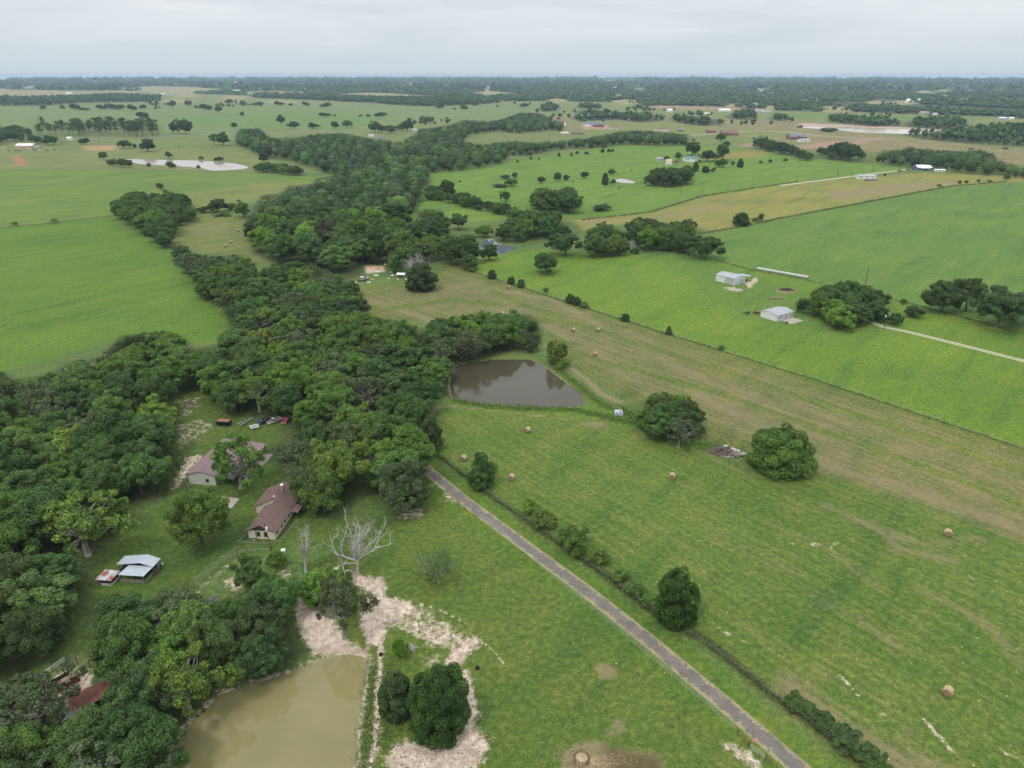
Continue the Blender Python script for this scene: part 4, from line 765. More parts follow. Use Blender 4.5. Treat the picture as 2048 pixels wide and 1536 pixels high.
# ------------------------------------------------------------------ single trees and bushes, read one by one: base x, y, height, width in photo pixels
SINGLES = [
 # near
 (814, 1032, 100, 88, 'oak_tree', 'oak3', 'G', 'grey-green tree beside the head of the driveway, front one'), (822, 962, 96, 92, 'oak_tree', 'oak0', 'M', 'tall green tree hanging over the head of the driveway'), (650, 1036, 92, 96, 'oak_tree', 'oak2', 'M', 'leafy tree close to the right side of the brown-roofed house'),
 (408, 1106, 112, 104, 'oak_tree', 'oak1', 'M', 'full bright green tree alone on the house lawn'), (484, 990, 116, 104, 'pecan_tree', 'open0', 'L', 'open-branched light green tree in front of the brown-roofed workshop'),
 (505, 1192, 78, 60, 'oak_tree', 'tall0', 'D', 'dark tree by the fence brace above the muddy pond'), (556, 1139, 36, 38, 'shrub', 'bush1', 'L', 'bright green round bush below the utility pole'),
 (690, 1292, 122, 84, 'elm_tree', 'airy0', 'G', 'grey-green tree leaning over the sandy bank of the muddy pond'), (640, 1215, 58, 74, 'shrub', 'bush1', 'L', 'bright yellow-green bush left of the grey-green bank tree'), (675, 1192, 42, 60, 'shrub', 'bush0', 'L', 'yellow-green bush on the clay below the big dead tree'),
 (804, 1321, 40, 30, 'shrub', 'shrub0', 'L', 'small bright bush between the sandy paths'), (880, 1484, 138, 106, 'cedar_tree', 'cedarbig', 'K', 'huge dense dark cedar on the pale sand'), (794, 1440, 84, 60, 'cedar_tree', 'cedar0', 'D', 'wispy cedar touching the left side of the huge cedar'),
 (1348, 1254, 104, 76, 'cedar_tree', 'cedarbig', 'K', 'dense oval dark bush in the fence line beside the driveway'), (1555, 949, 88, 108, 'shrub', 'dome0', 'M', 'big spreading green bush beside the brush pile'),
 (862, 904, 66, 44, 'shrub', 'cedar1', 'D', 'dark upright bush at the head of the driveway fence'), (962, 980, 70, 46, 'cedar_tree', 'cedar1', 'D', 'dark pointed cedar in the driveway hedge near two bales'), (983, 972, 46, 30, 'shrub', 'thin0', 'M', 'thin young tree on the right side of the driveway cedar'),
 (1060, 1032, 32, 34, 'shrub', 'shrub0', 'L', 'bright bush starting the driveway hedge'), (1088, 1060, 34, 48, 'shrub', 'bush1', 'M', 'second bush of the driveway hedge'), (1145, 1106, 40, 54, 'shrub', 'bush0', 'M', 'largest bush of the driveway hedge, halfway to the oval bush'),
 (1195, 1130, 24, 42, 'shrub', 'shrub2', 'M', 'low dark bush after the largest hedge bush'), (1240, 1165, 20, 38, 'shrub', 'shrub1', 'M', 'fifth low bush of the driveway hedge'), (1270, 1192, 18, 36, 'shrub', 'shrub2', 'M', 'sixth low bush of the driveway hedge'), (1295, 1212, 15, 32, 'shrub', 'shrub1', 'M', 'last low bush before the oval bush'),
 (1596, 1428, 18, 48, 'shrub', 'bush0', 'D', 'low bush of the lower fence line, level with the gate'), (1645, 1462, 21, 50, 'shrub', 'bush1', 'D', 'bush of the lower fence line right of the gate'), (1682, 1495, 22, 54, 'shrub', 'bush0', 'D', 'second last bush of the lower fence line'), (1735, 1540, 26, 66, 'shrub', 'bush1', 'D', 'bush of the lower fence line at the bottom edge'),
 (1113, 730, 48, 38, 'willow_tree', 'willow0', 'L', 'yellow-green willow on the far corner of the dark pond'), (1124, 739, 22, 26, 'shrub', 'shrub0', 'L', 'small yellow-green bush under the willow'),
 (842, 579, 54, 54, 'cedar_tree', 'cedar0', 'G', 'rounded dull cedar at the scrap clearing'), (793, 546, 40, 36, 'oak_tree', 'oak2', 'M', 'green tree behind the scrap clearing'), (806, 552, 22, 20, 'shrub', 'shrub0', 'M', 'bush beside the tin lean-to in the scrap clearing'), (705, 594, 32, 30, 'cedar_tree', 'cedar0', 'D', 'small dark cedar at the corner of the dry hay field'),
 # diagonal fence
 (984, 557, 18, 16, 'cedar_tree', 'cedar0', 'D', 'first small cedar on the diagonal fence, nearest the scrap clearing'), (1022, 568, 16, 14, 'cedar_tree', 'cedar2', 'D', 'second small cedar on the diagonal fence'), (1042, 575, 18, 14, 'cedar_tree', 'cedar2', 'D', 'third small cedar on the diagonal fence'), (1092, 586, 11, 10, 'shrub', 'thin0', 'M', 'spindly sapling past the third fence cedar'),
 (1140, 606, 19, 15, 'cedar_tree', 'cedar0', 'D', 'left one of two touching fence cedars'), (1153, 610, 18, 16, 'cedar_tree', 'cedar2', 'D', 'right one of two touching fence cedars'), (1170, 616, 13, 18, 'shrub', 'shrub0', 'D', 'squat bush beside the two touching fence cedars'), (1250, 642, 16, 16, 'cedar_tree', 'cedar2', 'D', 'single round cedar midway on the diagonal fence'), (1337, 669, 17, 12, 'cedar_tree', 'cedar1', 'D', 'last narrow cedar on the diagonal fence'), (1443, 698, 8, 12, 'shrub', 'thin1', 'M', 'tiny bush on the diagonal fence below the garage'), (944, 543, 12, 18, 'shrub', 'shrub0', 'M', 'bush at the top end of the diagonal fence'),
 # bright green field
 (1091, 546, 40, 42, 'oak_tree', 'oak0', 'D', 'lone round tree in the bright green field'), (978, 521, 34, 32, 'oak_tree', 'oak3', 'D', 'tree on the near bank of the small clear pond'), (1131, 511, 44, 58, 'oak_tree', 'broad0', 'D', 'wide oak left of the oak group on the bright green field'), (1264, 504, 30, 16, 'dead_tree', 'snag0', 'G', 'grey bare tree right of the oak group'), (1270, 507, 13, 18, 'shrub', 'shrub0', 'D', 'dark bush under the grey bare tree'),
 (1411, 517, 44, 62, 'oak_tree', 'broad0', 'D', 'spreading oak behind the white barn at the fence corner'), (1364, 507, 42, 36, 'oak_tree', 'oak2', 'D', 'round tree left of the spreading oak behind the barn'), (1481, 451, 27, 28, 'cedar_tree', 'cedar0', 'D', 'dark cedar on the fence of the tan field'), (1522, 442, 16, 12, 'elm_tree', 'thin0', 'D', 'small twisted tree beside the tan field cedar'), (1510, 443, 8, 14, 'shrub', 'shrub1', 'D', 'low bush beside the twisted tree'),
 (918, 459, 33, 33, 'oak_tree', 'oak4', 'D', 'single tree in the narrow green paddock'), (968, 474, 26, 34, 'shrub', 'oak2', 'M', 'leafy bush left of the small clear pond'), (1010, 403, 25, 19, 'oak_tree', 'tall1', 'D', 'upright tree alone above the paddock hedgerow'), (895, 389, 30, 30, 'cedar_tree', 'cedar0', 'D', 'pointed dark tree at the start of the paddock hedgerow'),
 (1022, 372, 15, 22, 'shrub', 'oak1', 'D', 'bush with brush at its foot in the cattle pasture'), (1000, 374, 7, 24, 'shrub', 'thin1', 'G', 'low brush heap in the cattle pasture'), (1029, 357, 14, 10, 'oak_tree', 'tall0', 'D', 'upright tree of a pair in the upper cattle pasture'), (1011, 358, 9, 18, 'shrub', 'shrub1', 'D', 'low bush of a pair in the upper cattle pasture'), (1082, 366, 13, 14, 'oak_tree', 'oak0', 'D', 'small tree left in the row of cattle pasture trees'), (1115, 363, 19, 14, 'oak_tree', 'oak3', 'D', 'second tree in the row of cattle pasture trees'),
 (1133, 361, 13, 12, 'dead_tree', 'thin1', 'G', 'greyish thin tree in the row of cattle pasture trees'), (1169, 357, 14, 16, 'oak_tree', 'oak4', 'D', 'round tree right in the row of cattle pasture trees'), (1210, 370, 25, 13, 'cedar_tree', 'cedar1', 'D', 'tall cedar left of the tiny stock pond'), (1226, 368, 11, 11, 'shrub', 'shrub0', 'D', 'small bush at the tiny stock pond'), (1223, 350, 14, 14, 'oak_tree', 'oak2', 'D', 'tree above the tiny stock pond'), (1204, 421, 13, 30, 'shrub', 'thin1', 'G', 'tangled brush near the tan field fence'), (1211, 416, 10, 8, 'shrub', 'shrub0', 'D', 'little bush behind the tangled brush'),
 (920, 365, 5, 5, 'shrub', 'shrub1', 'D', 'tiny bush alone in the cattle pasture'), (1391, 343, 18, 13, 'cedar_tree', 'cedar1', 'D', 'cedar at left under the mobile farm homestead'), (1411, 345, 14, 14, 'shrub', 'cedar2', 'D', 'second cedar under the farm homestead'), (1427, 343, 8, 11, 'shrub', 'shrub0', 'D', 'small bush under the farm homestead'), (1480, 335, 16, 13, 'cedar_tree', 'cedar1', 'D', 'dark cedar right of the farm homestead'), (1465, 331, 8, 8, 'shrub', 'shrub1', 'D', 'small bush left of the homestead cedar'),
 (1446, 334, 15, 26, 'oak_tree', 'broad0', 'D', 'low wide tree below the farm homestead'), (1521, 328, 7, 9, 'shrub', 'shrub0', 'D', 'bush in the fence row right of the homestead'), (1540, 326, 7, 8, 'shrub', 'shrub1', 'D', 'second bush in the fence row right of the homestead'), (1571, 324, 8, 10, 'shrub', 'shrub0', 'D', 'third bush in the fence row right of the homestead'), (1613, 321, 14, 24, 'oak_tree', 'broad0', 'D', 'wide tree at the end of the fence row'),
 (1769, 354, 8, 5, 'oak_tree', 'tall0', 'D', 'small tree right of the mobile home'), (1919, 369, 8, 7, 'oak_tree', 'oak1', 'D', 'first small tree on the upper field fence'), (1932, 367, 7, 8, 'oak_tree', 'oak2', 'D', 'second small tree on the upper field fence'), (1956, 365, 7, 6, 'oak_tree', 'tall0', 'D', 'third small tree on the upper field fence'), (1979, 365, 6, 9, 'shrub', 'shrub0', 'D', 'dark bush on the upper field fence'), (2012, 361, 14, 11, 'oak_tree', 'oak3', 'D', 'tree at the right end of the upper field fence'), (1878, 373, 5, 9, 'shrub', 'shrub1', 'D', 'low bush at the bend of the upper field fence'),
 # right farm
 (1884, 624, 68, 76, 'oak_tree', 'oak2', 'D', 'left oak of the pair beyond the gravel track'), (1930, 622, 66, 62, 'oak_tree', 'oak4', 'D', 'right oak of the pair beyond the gravel track'), (1992, 656, 78, 92, 'oak_tree', 'broad0', 'D', 'broad dark oak near the right edge above the gravel track'), (2062, 648, 74, 70, 'oak_tree', 'oak1', 'D', 'oak cut by the right edge of the picture'),
 (1604, 626, 32, 22, 'elm_tree', 'thin1', 'D', 'thin dark tree beside the three-door garage'), (1756, 640, 24, 32, 'shrub', 'shrub1', 'D', 'dark bush left of the yard light pole'), (1790, 648, 24, 32, 'shrub', 'shrub0', 'D', 'dark bush right of the yard light pole'), (1826, 634, 22, 34, 'shrub', 'shrub1', 'D', 'reddish dark bush at the track bend'), (1806, 608, 12, 14, 'shrub', 'shrub0', 'M', 'small bush behind the farm grove'),
 # upper left
 (321, 379, 13, 12, 'oak_tree', 'oak0', 'D', 'top one of three small trees above the left clump'), (332, 388, 10, 11, 'shrub', 'shrub0', 'D', 'middle one of three small trees above the left clump'), (343, 396, 14, 10, 'oak_tree', 'tall1', 'D', 'bottom one of three small trees above the left clump'), (407, 425, 13, 22, 'shrub', 'shrub1', 'D', 'bush right of the left clump'), (436, 424, 27, 38, 'oak_tree', 'oak3', 'D', 'round tree behind the hidden hay clearing'), (445, 432, 10, 30, 'shrub', 'shrub0', 'M', 'low green mound bush in front of the hay clearing tree'),
 (463, 420, 14, 22, 'shrub', 'shrub1', 'D', 'bush between the hay clearing tree and the upper wood'), (487, 435, 37, 28, 'oak_tree', 'tall0', 'M', 'upright tree at the edge of the upper wood by the hay clearing'), (32, 454, 11, 10, 'oak_tree', 'airy0', 'D', 'small tree on the left pasture fence near the edge'), (110, 447, 10, 13, 'oak_tree', 'airy1', 'D', 'small flat tree on the left pasture fence'),
 (208, 320, 15, 16, 'oak_tree', 'oak1', 'D', 'tree left of the silvery pond'), (228, 332, 13, 22, 'shrub', 'oak2', 'D', 'left bush of the thicket at the silvery pond'), (246, 335, 16, 24, 'oak_tree', 'oak0', 'D', 'right bush of the thicket at the silvery pond'), (338, 316, 12, 13, 'oak_tree', 'oak3', 'D', 'tree behind the silvery pond'), (340, 336, 11, 18, 'oak_tree', 'oak4', 'D', 'tree on the near bank of the silvery pond'), (398, 338, 8, 8, 'shrub', 'shrub0', 'D', 'bush on the near bank of the silvery pond'), (298, 334, 7, 12, 'shrub', 'shrub1', 'D', 'low bush on the near bank of the silvery pond'),
 (404, 319, 6, 12, 'shrub', 'shrub0', 'D', 'left bush on the far bank of the silvery pond'), (441, 322, 8, 16, 'shrub', 'shrub1', 'D', 'right bush on the far bank of the silvery pond'), (528, 326, 19, 21, 'oak_tree', 'oak1', 'D', 'tree at the right tip of the silvery pond'), (248, 297, 15, 28, 'oak_tree', 'broad0', 'D', 'wide tree above the silvery pond'), (270, 297, 9, 9, 'oak_tree', 'oak2', 'D', 'small tree between two wide trees above the silvery pond'), (296, 303, 23, 29, 'oak_tree', 'oak3', 'D', 'biggest round tree above the silvery pond'),
 (283, 238, 13, 20, 'oak_tree', 'oak4', 'D', 'tree behind the end of the pine row'), (348, 267, 23, 18, 'oak_tree', 'tall0', 'D', 'left tree of the pair right of the pine row'), (372, 268, 25, 25, 'oak_tree', 'oak0', 'D', 'right tree of the pair right of the pine row'), (469, 257, 11, 11, 'oak_tree', 'oak1', 'D', 'single tree in the pale field behind the wood'), (429, 290, 20, 18, 'oak_tree', 'airy0', 'D', 'left tree by the bare road cut'), (447, 291, 25, 28, 'oak_tree', 'oak2', 'D', 'right tree by the bare road cut'), (171, 289, 12, 20, 'oak_tree', 'broad0', 'D', 'low wide tree by the roadside pen'),
 (88, 219, 8, 13, 'oak_tree', 'oak1', 'D', 'far small tree in the left fields'), (126, 219, 8, 10, 'oak_tree', 'oak3', 'D', 'second far small tree in the left fields'), (148, 220, 11, 16, 'oak_tree', 'oak0', 'D', 'third far tree in the left fields'), (165, 221, 6, 20, 'shrub', 'oak2', 'D', 'low far bush in the left fields'), (200, 219, 9, 20, 'oak_tree', 'broad0', 'D', 'left tree of the far field row'), (222, 219, 11, 26, 'oak_tree', 'broad0', 'D', 'second tree of the far field row'), (243, 220, 10, 20, 'oak_tree', 'oak4', 'D', 'third tree of the far field row'), (262, 221, 11, 18, 'oak_tree', 'oak1', 'D', 'last tree of the far field row'),
 (288, 218, 9, 16, 'oak_tree', 'oak2', 'D', 'tree right of the far field row'), (310, 219, 5, 7, 'shrub', 'shrub0', 'D', 'tiny bush right of the far field row'), (346, 214, 12, 18, 'oak_tree', 'oak3', 'D', 'round tree by the far grey houses'), (377, 213, 13, 14, 'oak_tree', 'tall1', 'D', 'tall tree by the far grey houses'), (393, 218, 7, 9, 'shrub', 'shrub1', 'D', 'bush below the far grey houses'), (408, 220, 11, 18, 'oak_tree', 'oak0', 'D', 'left tree of the far hedge pair'), (420, 222, 10, 13, 'oak_tree', 'oak4', 'D', 'right tree of the far hedge pair'), (438, 226, 13, 15, 'oak_tree', 'oak1', 'D', 'big tree on the far hedge'), (485, 233, 9, 11, 'oak_tree', 'oak2', 'D', 'tree low on the far hedge'),
 (460, 208, 9, 16, 'oak_tree', 'oak1', 'D', 'tree left of the far farm row'), (487, 212, 7, 13, 'oak_tree', 'oak3', 'D', 'bush in the far farm row'), (520, 211, 7, 24, 'shrub', 'oak2', 'D', 'hedge bush of the far farm row'), (555, 211, 8, 18, 'oak_tree', 'oak0', 'D', 'tree in the middle of the far farm row'), (583, 212, 6, 9, 'shrub', 'shrub0', 'D', 'small tree in the far farm row'), (610, 212, 8, 14, 'oak_tree', 'oak4', 'D', 'right tree of the far farm row'), (655, 215, 9, 20, 'oak_tree', 'broad0', 'D', 'last tree of the far farm row'), (645, 233, 7, 22, 'shrub', 'oak1', 'D', 'dark bush in the pale middle field'), (670, 233, 4, 6, 'shrub', 'shrub1', 'D', 'tiny bush in the pale middle field'),
 (562, 248, 17, 20, 'oak_tree', 'oak2', 'D', 'left tree above the back wood'), (590, 258, 14, 24, 'oak_tree', 'broad0', 'D', 'second tree above the back wood'), (625, 258, 12, 20, 'oak_tree', 'oak0', 'D', 'third tree above the back wood'), (670, 257, 13, 16, 'oak_tree', 'oak3', 'D', 'fourth tree above the back wood'), (695, 256, 14, 18, 'oak_tree', 'oak1', 'D', 'fifth tree above the back wood'), (750, 265, 22, 32, 'oak_tree', 'oak2', 'D', 'big tree by the roadside houses'), (780, 268, 16, 26, 'oak_tree', 'oak4', 'D', 'tree right of the big roadside tree'), (815, 262, 19, 26, 'oak_tree', 'oak0', 'D', 'tree at the right roadside house'),
 (722, 234, 5, 7, 'shrub', 'shrub0', 'D', 'small bush in the green strip'), (735, 234, 5, 10, 'shrub', 'shrub1', 'D', 'bush in the green strip'), (765, 234, 9, 24, 'oak_tree', 'broad0', 'D', 'tree in the green strip'), (877, 218, 8, 16, 'oak_tree', 'oak1', 'D', 'left tree in the pale far field'), (908, 220, 5, 7, 'shrub', 'shrub0', 'D', 'small tree in the pale far field'), (926, 220, 9, 13, 'oak_tree', 'oak3', 'D', 'round tree in the pale far field'), (995, 215, 5, 6, 'shrub', 'shrub1', 'D', 'tiny tree in the pale far field'), (1050, 216, 9, 18, 'oak_tree', 'oak4', 'D', 'right tree in the pale far field'),
 (1118, 313, 7, 6, 'shrub', 'cedar1', 'D', 'first small cedar on the upper pasture line'), (1143, 312, 7, 5, 'shrub', 'cedar1', 'D', 'second small cedar on the upper pasture line'), (1154, 308, 6, 6, 'shrub', 'cedar2', 'D', 'third small cedar on the upper pasture line'), (1205, 305, 7, 8, 'shrub', 'cedar2', 'D', 'round cedar right of the dark trailer'), (1217, 304, 6, 8, 'shrub', 'cedar0', 'D', 'left of two cedars at the upper pasture pole'), (1225, 303, 5, 6, 'shrub', 'cedar2', 'D', 'right of two cedars at the upper pasture pole'), (1207, 295, 12, 13, 'cedar_tree', 'cedar1', 'D', 'pointed cedar at the edge of the back belt'), (1182, 296, 9, 10, 'cedar_tree', 'cedar0', 'D', 'second pointed cedar at the edge of the back belt'),
 (1078, 321, 6, 5, 'shrub', 'shrub0', 'D', 'small bush near the end of the back wood'), (1062, 320, 6, 7, 'shrub', 'shrub1', 'D', 'bush near the end of the back wood'), (1035, 325, 5, 6, 'shrub', 'shrub0', 'D', 'little bush at the end of the back wood'), (1356, 320, 14, 13, 'oak_tree', 'oak0', 'M', 'tree between the homestead sheds'), (1333, 322, 9, 11, 'oak_tree', 'oak3', 'M', 'small tree behind the white shed'), (1385, 312, 30, 34, 'oak_tree', 'tall1', 'D', 'tall dark tree over the homestead'), (1413, 323, 20, 40, 'oak_tree', 'broad0', 'D', 'wide dark tree beside the homestead'), (1444, 320, 32, 24, 'oak_tree', 'tall0', 'D', 'tall layered tree right of the homestead'),
 (1398, 326, 6, 8, 'shrub', 'shrub0', 'D', 'small bush in front of the homestead'), (1441, 284, 16, 18, 'oak_tree', 'oak1', 'D', 'round tree left of the bare lots'), (1453, 294, 12, 12, 'oak_tree', 'oak2', 'D', 'small round tree at the bare lots'), (1602, 256, 5, 10, 'shrub', 'shrub1', 'D', 'bush at the reservoir corner'), (1650, 263, 7, 30, 'shrub', 'oak2', 'D', 'bush clump on the near reservoir bank'), (1660, 264, 5, 16, 'shrub', 'shrub0', 'D', 'small bush on the near reservoir bank'), (1940, 300, 4, 8, 'shrub', 'shrub1', 'D', 'far bush in the tan flats'), (2012, 299, 4, 10, 'shrub', 'shrub0', 'D', 'second far bush in the tan flats'),
]
TN = {'K': [(.056, .098, .022), (.060, .104, .024)], 'L': LIGHT, 'D': DARK, 'M': MID, 'G': GREY}
sr = np.random.RandomState(17)
for bx, by, hp, wp, nm, key, tn, lab in SINGLES:
    X, Y = G(bx, by); hh = height_at(bx, by, hp); ww = wp / FPX * depth(X, Y)
    if nm == 'oak_tree': nm = 'field_tree'
    if by < 345:
        hh *= 1.15; wide = wp / hp > 1.3; ww *= .70 if wide else .92
        if wide: plant(nm, ['oak0', 'oak3', 'tall1', 'airy0'][sr.randint(4)], X + ww * sr.choice([-.55, .6]), Y + sr.uniform(-4, 6), hh * sr.uniform(.65, .95), ww * .8, jit(TN[tn][sr.randint(len(TN[tn]))], sr), 'smaller companion of the ' + lab, None, sr, 'bush' if nm == 'shrub' else 'tree')
    Yc = Y + (ww * .25 if by > 700 else 0)
    plant(nm, key, X * Yc / Y, Yc, hh, ww, jit(TN[tn][sr.randint(len(TN[tn]))], sr), lab, None, sr, 'bush' if nm == 'shrub' else 'tree', lean=.02)
def dead_plant(bx, by, hp, wp, key, lab, rz, name='dead_tree'):
    X, Y = G(bx, by); plant(name, key, X, Y, height_at(bx, by, hp), wp / FPX * depth(X, Y) , (.3, .3, .3), lab, None, sr, rz=rz)
dead_plant(715, 1146, 136, 128, 'dead0', 'big bare grey dead tree with wide branches on the sandy rise', 1.9)
dead_plant(611, 1144, 100, 46, 'dead1', 'narrow broken dead tree left of the big dead tree', .4)
dead_plant(836, 560, 62, 46, 'snag0', 'grey leafless tree behind the scrap clearing', 0)
X, Y = G(877, 1167); plant('oak_tree', 'halfdead0', X, Y, height_at(877, 1167, 72), 66 / FPX * depth(X, Y), MID[2], 'half-dead scraggly tree alone in the near pasture', None, sr)
for bx, by, hp, wp, lab in [(205, 760, 40, 40, 'bare grey tree sticking out of the left wood by the pasture'), (275, 770, 34, 44, 'grey leafless crown at the corner of the left wood'), (760, 800, 52, 30, 'pale dead snag in the middle wood above the house'), (690, 810, 30, 34, 'grey leafless top in the middle wood'), (300, 1290, 60, 40, 'grey bare tree in the pond-side wood'), (165, 1475, 60, 60, 'grey bare branches beside the rusty shed roof')]:
    dead_plant(bx, by, hp, wp, 'snag0', lab, sr.uniform(0, 6))

# ------------------------------------------------------------------ woods too far to tell tree from tree
def core_quads(seg, ring):
    q = []
    pt = lambda i, j: (math.sin(math.pi * i / ring) * math.cos(6.28318 * j / seg), math.sin(math.pi * i / ring) * math.sin(6.28318 * j / seg), math.cos(math.pi * i / ring))
    for i in range(ring):
        for j in range(seg): q.append([pt(i, j), pt(i + 1, j), pt(i + 1, j + 1), pt(i, j + 1)])
    return np.array(q)
def mass(name, items, per, size, label, rs, lobn=7):
    Vs, Cs = [], []
    for X, Y, hh, ww, c in items:
        n = per; d = unit(n, rs); d[:, 2] = np.abs(d[:, 2]) * 1.0 - .35
        lob = unit(lobn, rs) * .55; lob[:, 2] = np.abs(lob[:, 2]); L = lob[rs.randint(0, lobn, n)]
        q = (L + d * .48); C = np.array([X, Y, hh * .42]) + q * np.array([ww * .47, ww * .47, hh * .66]); C[:, 2] = np.clip(C[:, 2], .2, hh)
        V, F = leaves(C, d * .7 + np.array([0, 0, .5]), size * (.7 + .3 * ww / 10), rs); Vs.append(V)
        tn = .45 + .6 * rs.rand(lobn)[rs.randint(0, lobn, n)] * 1.0; Cs.append(np.repeat(np.array(c)[None] * (tn * rs.uniform(.85, 1.15, n))[:, None], 4, 0))
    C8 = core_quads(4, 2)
    for X, Y, hh, ww, c in items:                 # added core, darkened for the shade inside each crown, blocks light
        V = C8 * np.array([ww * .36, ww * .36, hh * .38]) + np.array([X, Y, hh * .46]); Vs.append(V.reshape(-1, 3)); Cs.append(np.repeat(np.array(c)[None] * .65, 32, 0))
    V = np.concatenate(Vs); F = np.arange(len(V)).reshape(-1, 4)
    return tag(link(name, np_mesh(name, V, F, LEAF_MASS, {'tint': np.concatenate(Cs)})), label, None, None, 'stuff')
LIB = []
for kk in ('oak0', 'oak1', 'oak2', 'oak3', 'oak4', 'tall0', 'tall1', 'broad0'):
    me = PROTO[kk]['crown']; v = np.zeros(len(me.vertices) * 3, np.float32); me.vertices.foreach_get('co', v); tn_ = np.zeros(len(me.vertices), np.float32); me.attributes['tone'].data.foreach_get('value', tn_)
    LIB.append((v.reshape(-1, 4, 3), tn_.reshape(-1, 4)[:, 0], PROTO[kk]['h'], PROTO[kk]['w']))
def mass_trees(name, items, per, grow_, label, rs):
    """a wood seen from afar: every tree a thinned copy of a full crown, all in one mesh"""
    Vs, Cs = [], []; C8 = core_quads(6, 4)
    for X, Y, hh, ww, c in items:
        V = C8 * np.array([ww * .38, ww * .38, hh * .40]) * rs.uniform(.85, 1.1, (1, 1, 3)) + np.array([X, Y, hh * .48]); Vs.append(V.reshape(-1, 3)); Cs.append(np.repeat(np.array(c)[None] * .5, 96, 0))  # added core in each crown, darkened and opaque to block light
        q, tn_, ph, pw = LIB[rs.randint(len(LIB))]; sel = rs.randint(0, len(q), per); L = q[sel]; ce = L.mean(1, keepdims=True); L = ce + (L - ce) * grow_
        a = rs.uniform(0, 6.283); ca, sa = math.cos(a), math.sin(a); sx = ww / pw; x = (L[..., 0] * ca - L[..., 1] * sa) * sx + X; y = (L[..., 0] * sa + L[..., 1] * ca) * sx + Y; z = np.maximum(L[..., 2] * hh / ph, .1)
        Vs.append(np.stack([x, y, z], -1).reshape(-1, 3)); t_ = tn_[sel][:, None]; Cs.append(np.repeat(np.array(c)[None] * (.36 + .52 * t_), 4, 0))
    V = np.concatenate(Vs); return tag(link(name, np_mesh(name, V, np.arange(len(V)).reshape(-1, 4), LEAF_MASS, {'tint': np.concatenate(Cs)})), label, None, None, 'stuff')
far_rs = np.random.RandomState(77); items = list(FAR_UPPER)
fill_wood(WOOD_BACK, '', '', [(14, 21), (8, 12)], UMIX, far_rs, 16000, k=.92, stuff=items, maxn=1100, ragged=.72)
fill_wood(BELT_V, '', '', [(14, 22), (8, 12)], UMIX, far_rs, 6000, k=.92, stuff=items, ragged=.70)
mass_trees('woodland', items, 230, 2.4, 'dense green woodland beyond the nearer wood, closing the middle of the view', far_rs)
items2 = []
for P_ in FAR_WOODS:
    Pw = GP(P_); lo, hi = Pw.min(0), Pw.max(0); A = (hi - lo).prod(); n = int(min(6000, A / 420))
    X = far_rs.uniform(lo[0], hi[0], n); Y = far_rs.uniform(lo[1], hi[1], n); Hh = far_rs.uniform(8, 24, n)
    ok = in_poly(P_, *PX(X, Y)) & in_poly(P_, *PX(X, Y, Hh * .55))
    for i in np.nonzero(ok)[0]: items2.append((X[i], Y[i], Hh[i], Hh[i] * far_rs.uniform(.8, 1.25), jit(jit(DARK[far_rs.randint(4)], far_rs), far_rs)))
for _ in range(70):                             # scattered copses on the far pastures
    cx, cy = far_rs.uniform(300, 2040), far_rs.uniform(200, 250); X0, Y0 = G(cx, cy); n = far_rs.randint(2, 9)
    if any(in_poly(P_, cx, cy) for P_ in [POND_RESERVOIR] + FAR_WOODS): continue
    if in_poly([(330, 215), (800, 218), (1060, 222), (900, 240), (700, 262), (400, 266), (330, 250)], cx, cy): continue
    for j in range(n): hh = far_rs.uniform(7, 17); items2.append((X0 + far_rs.normal(0, 26), Y0 + far_rs.normal(0, 30), hh, hh * far_rs.uniform(.9, 1.3), jit(DARK[far_rs.randint(4)], far_rs)))
rows = [(2300, 3600, 30), (3600, 6000, 62), (6000, 11000, 125), (11000, 16800, 205)]
for r0, r1, sp in rows:
    n = int((r1 * r1 - r0 * r0) * .5 * R(84) / sp ** 2); rr = np.sqrt(far_rs.uniform(r0 * r0, r1 * r1, n)); aa = far_rs.uniform(-R(42), R(42), n)
    X, Y = rr * np.sin(aa), rr * np.cos(aa); px, py = PX(X, Y)
    ok = in_poly(FOREST_EDGE + [(2600, 100), (-500, 100)], px, py)
    for P_ in FAR_FIELDS: ok &= ~in_poly(P_, px, py)
    patch = np.sin(X / 410. + 1.3) * np.sin(Y / 640. + .4) + np.sin(X / 170. + Y / 530.) * .6
    ok &= (patch < .95)
    for i in np.nonzero(ok)[0]: items2.append((X[i], Y[i], far_rs.uniform(11, 20) * (1 + .25 * (rr[i] > 9000)), sp * far_rs.uniform(.85, 1.6), jit(DARK[far_rs.randint(4)], far_rs)))
print('FAR', len(items), len(items2), 'TREES', len(FOREST))
near2 = [q for q in items2 if q[1] < 5500]; far2 = [q for q in items2 if q[1] >= 5500]
mass('woodland', near2, 26, 2.1, 'bands of dark woodland across the far plain', far_rs, 5)
mass('woodland', far2, 18, 6.5, 'blue-green forest stretching to the horizon', far_rs, 4)

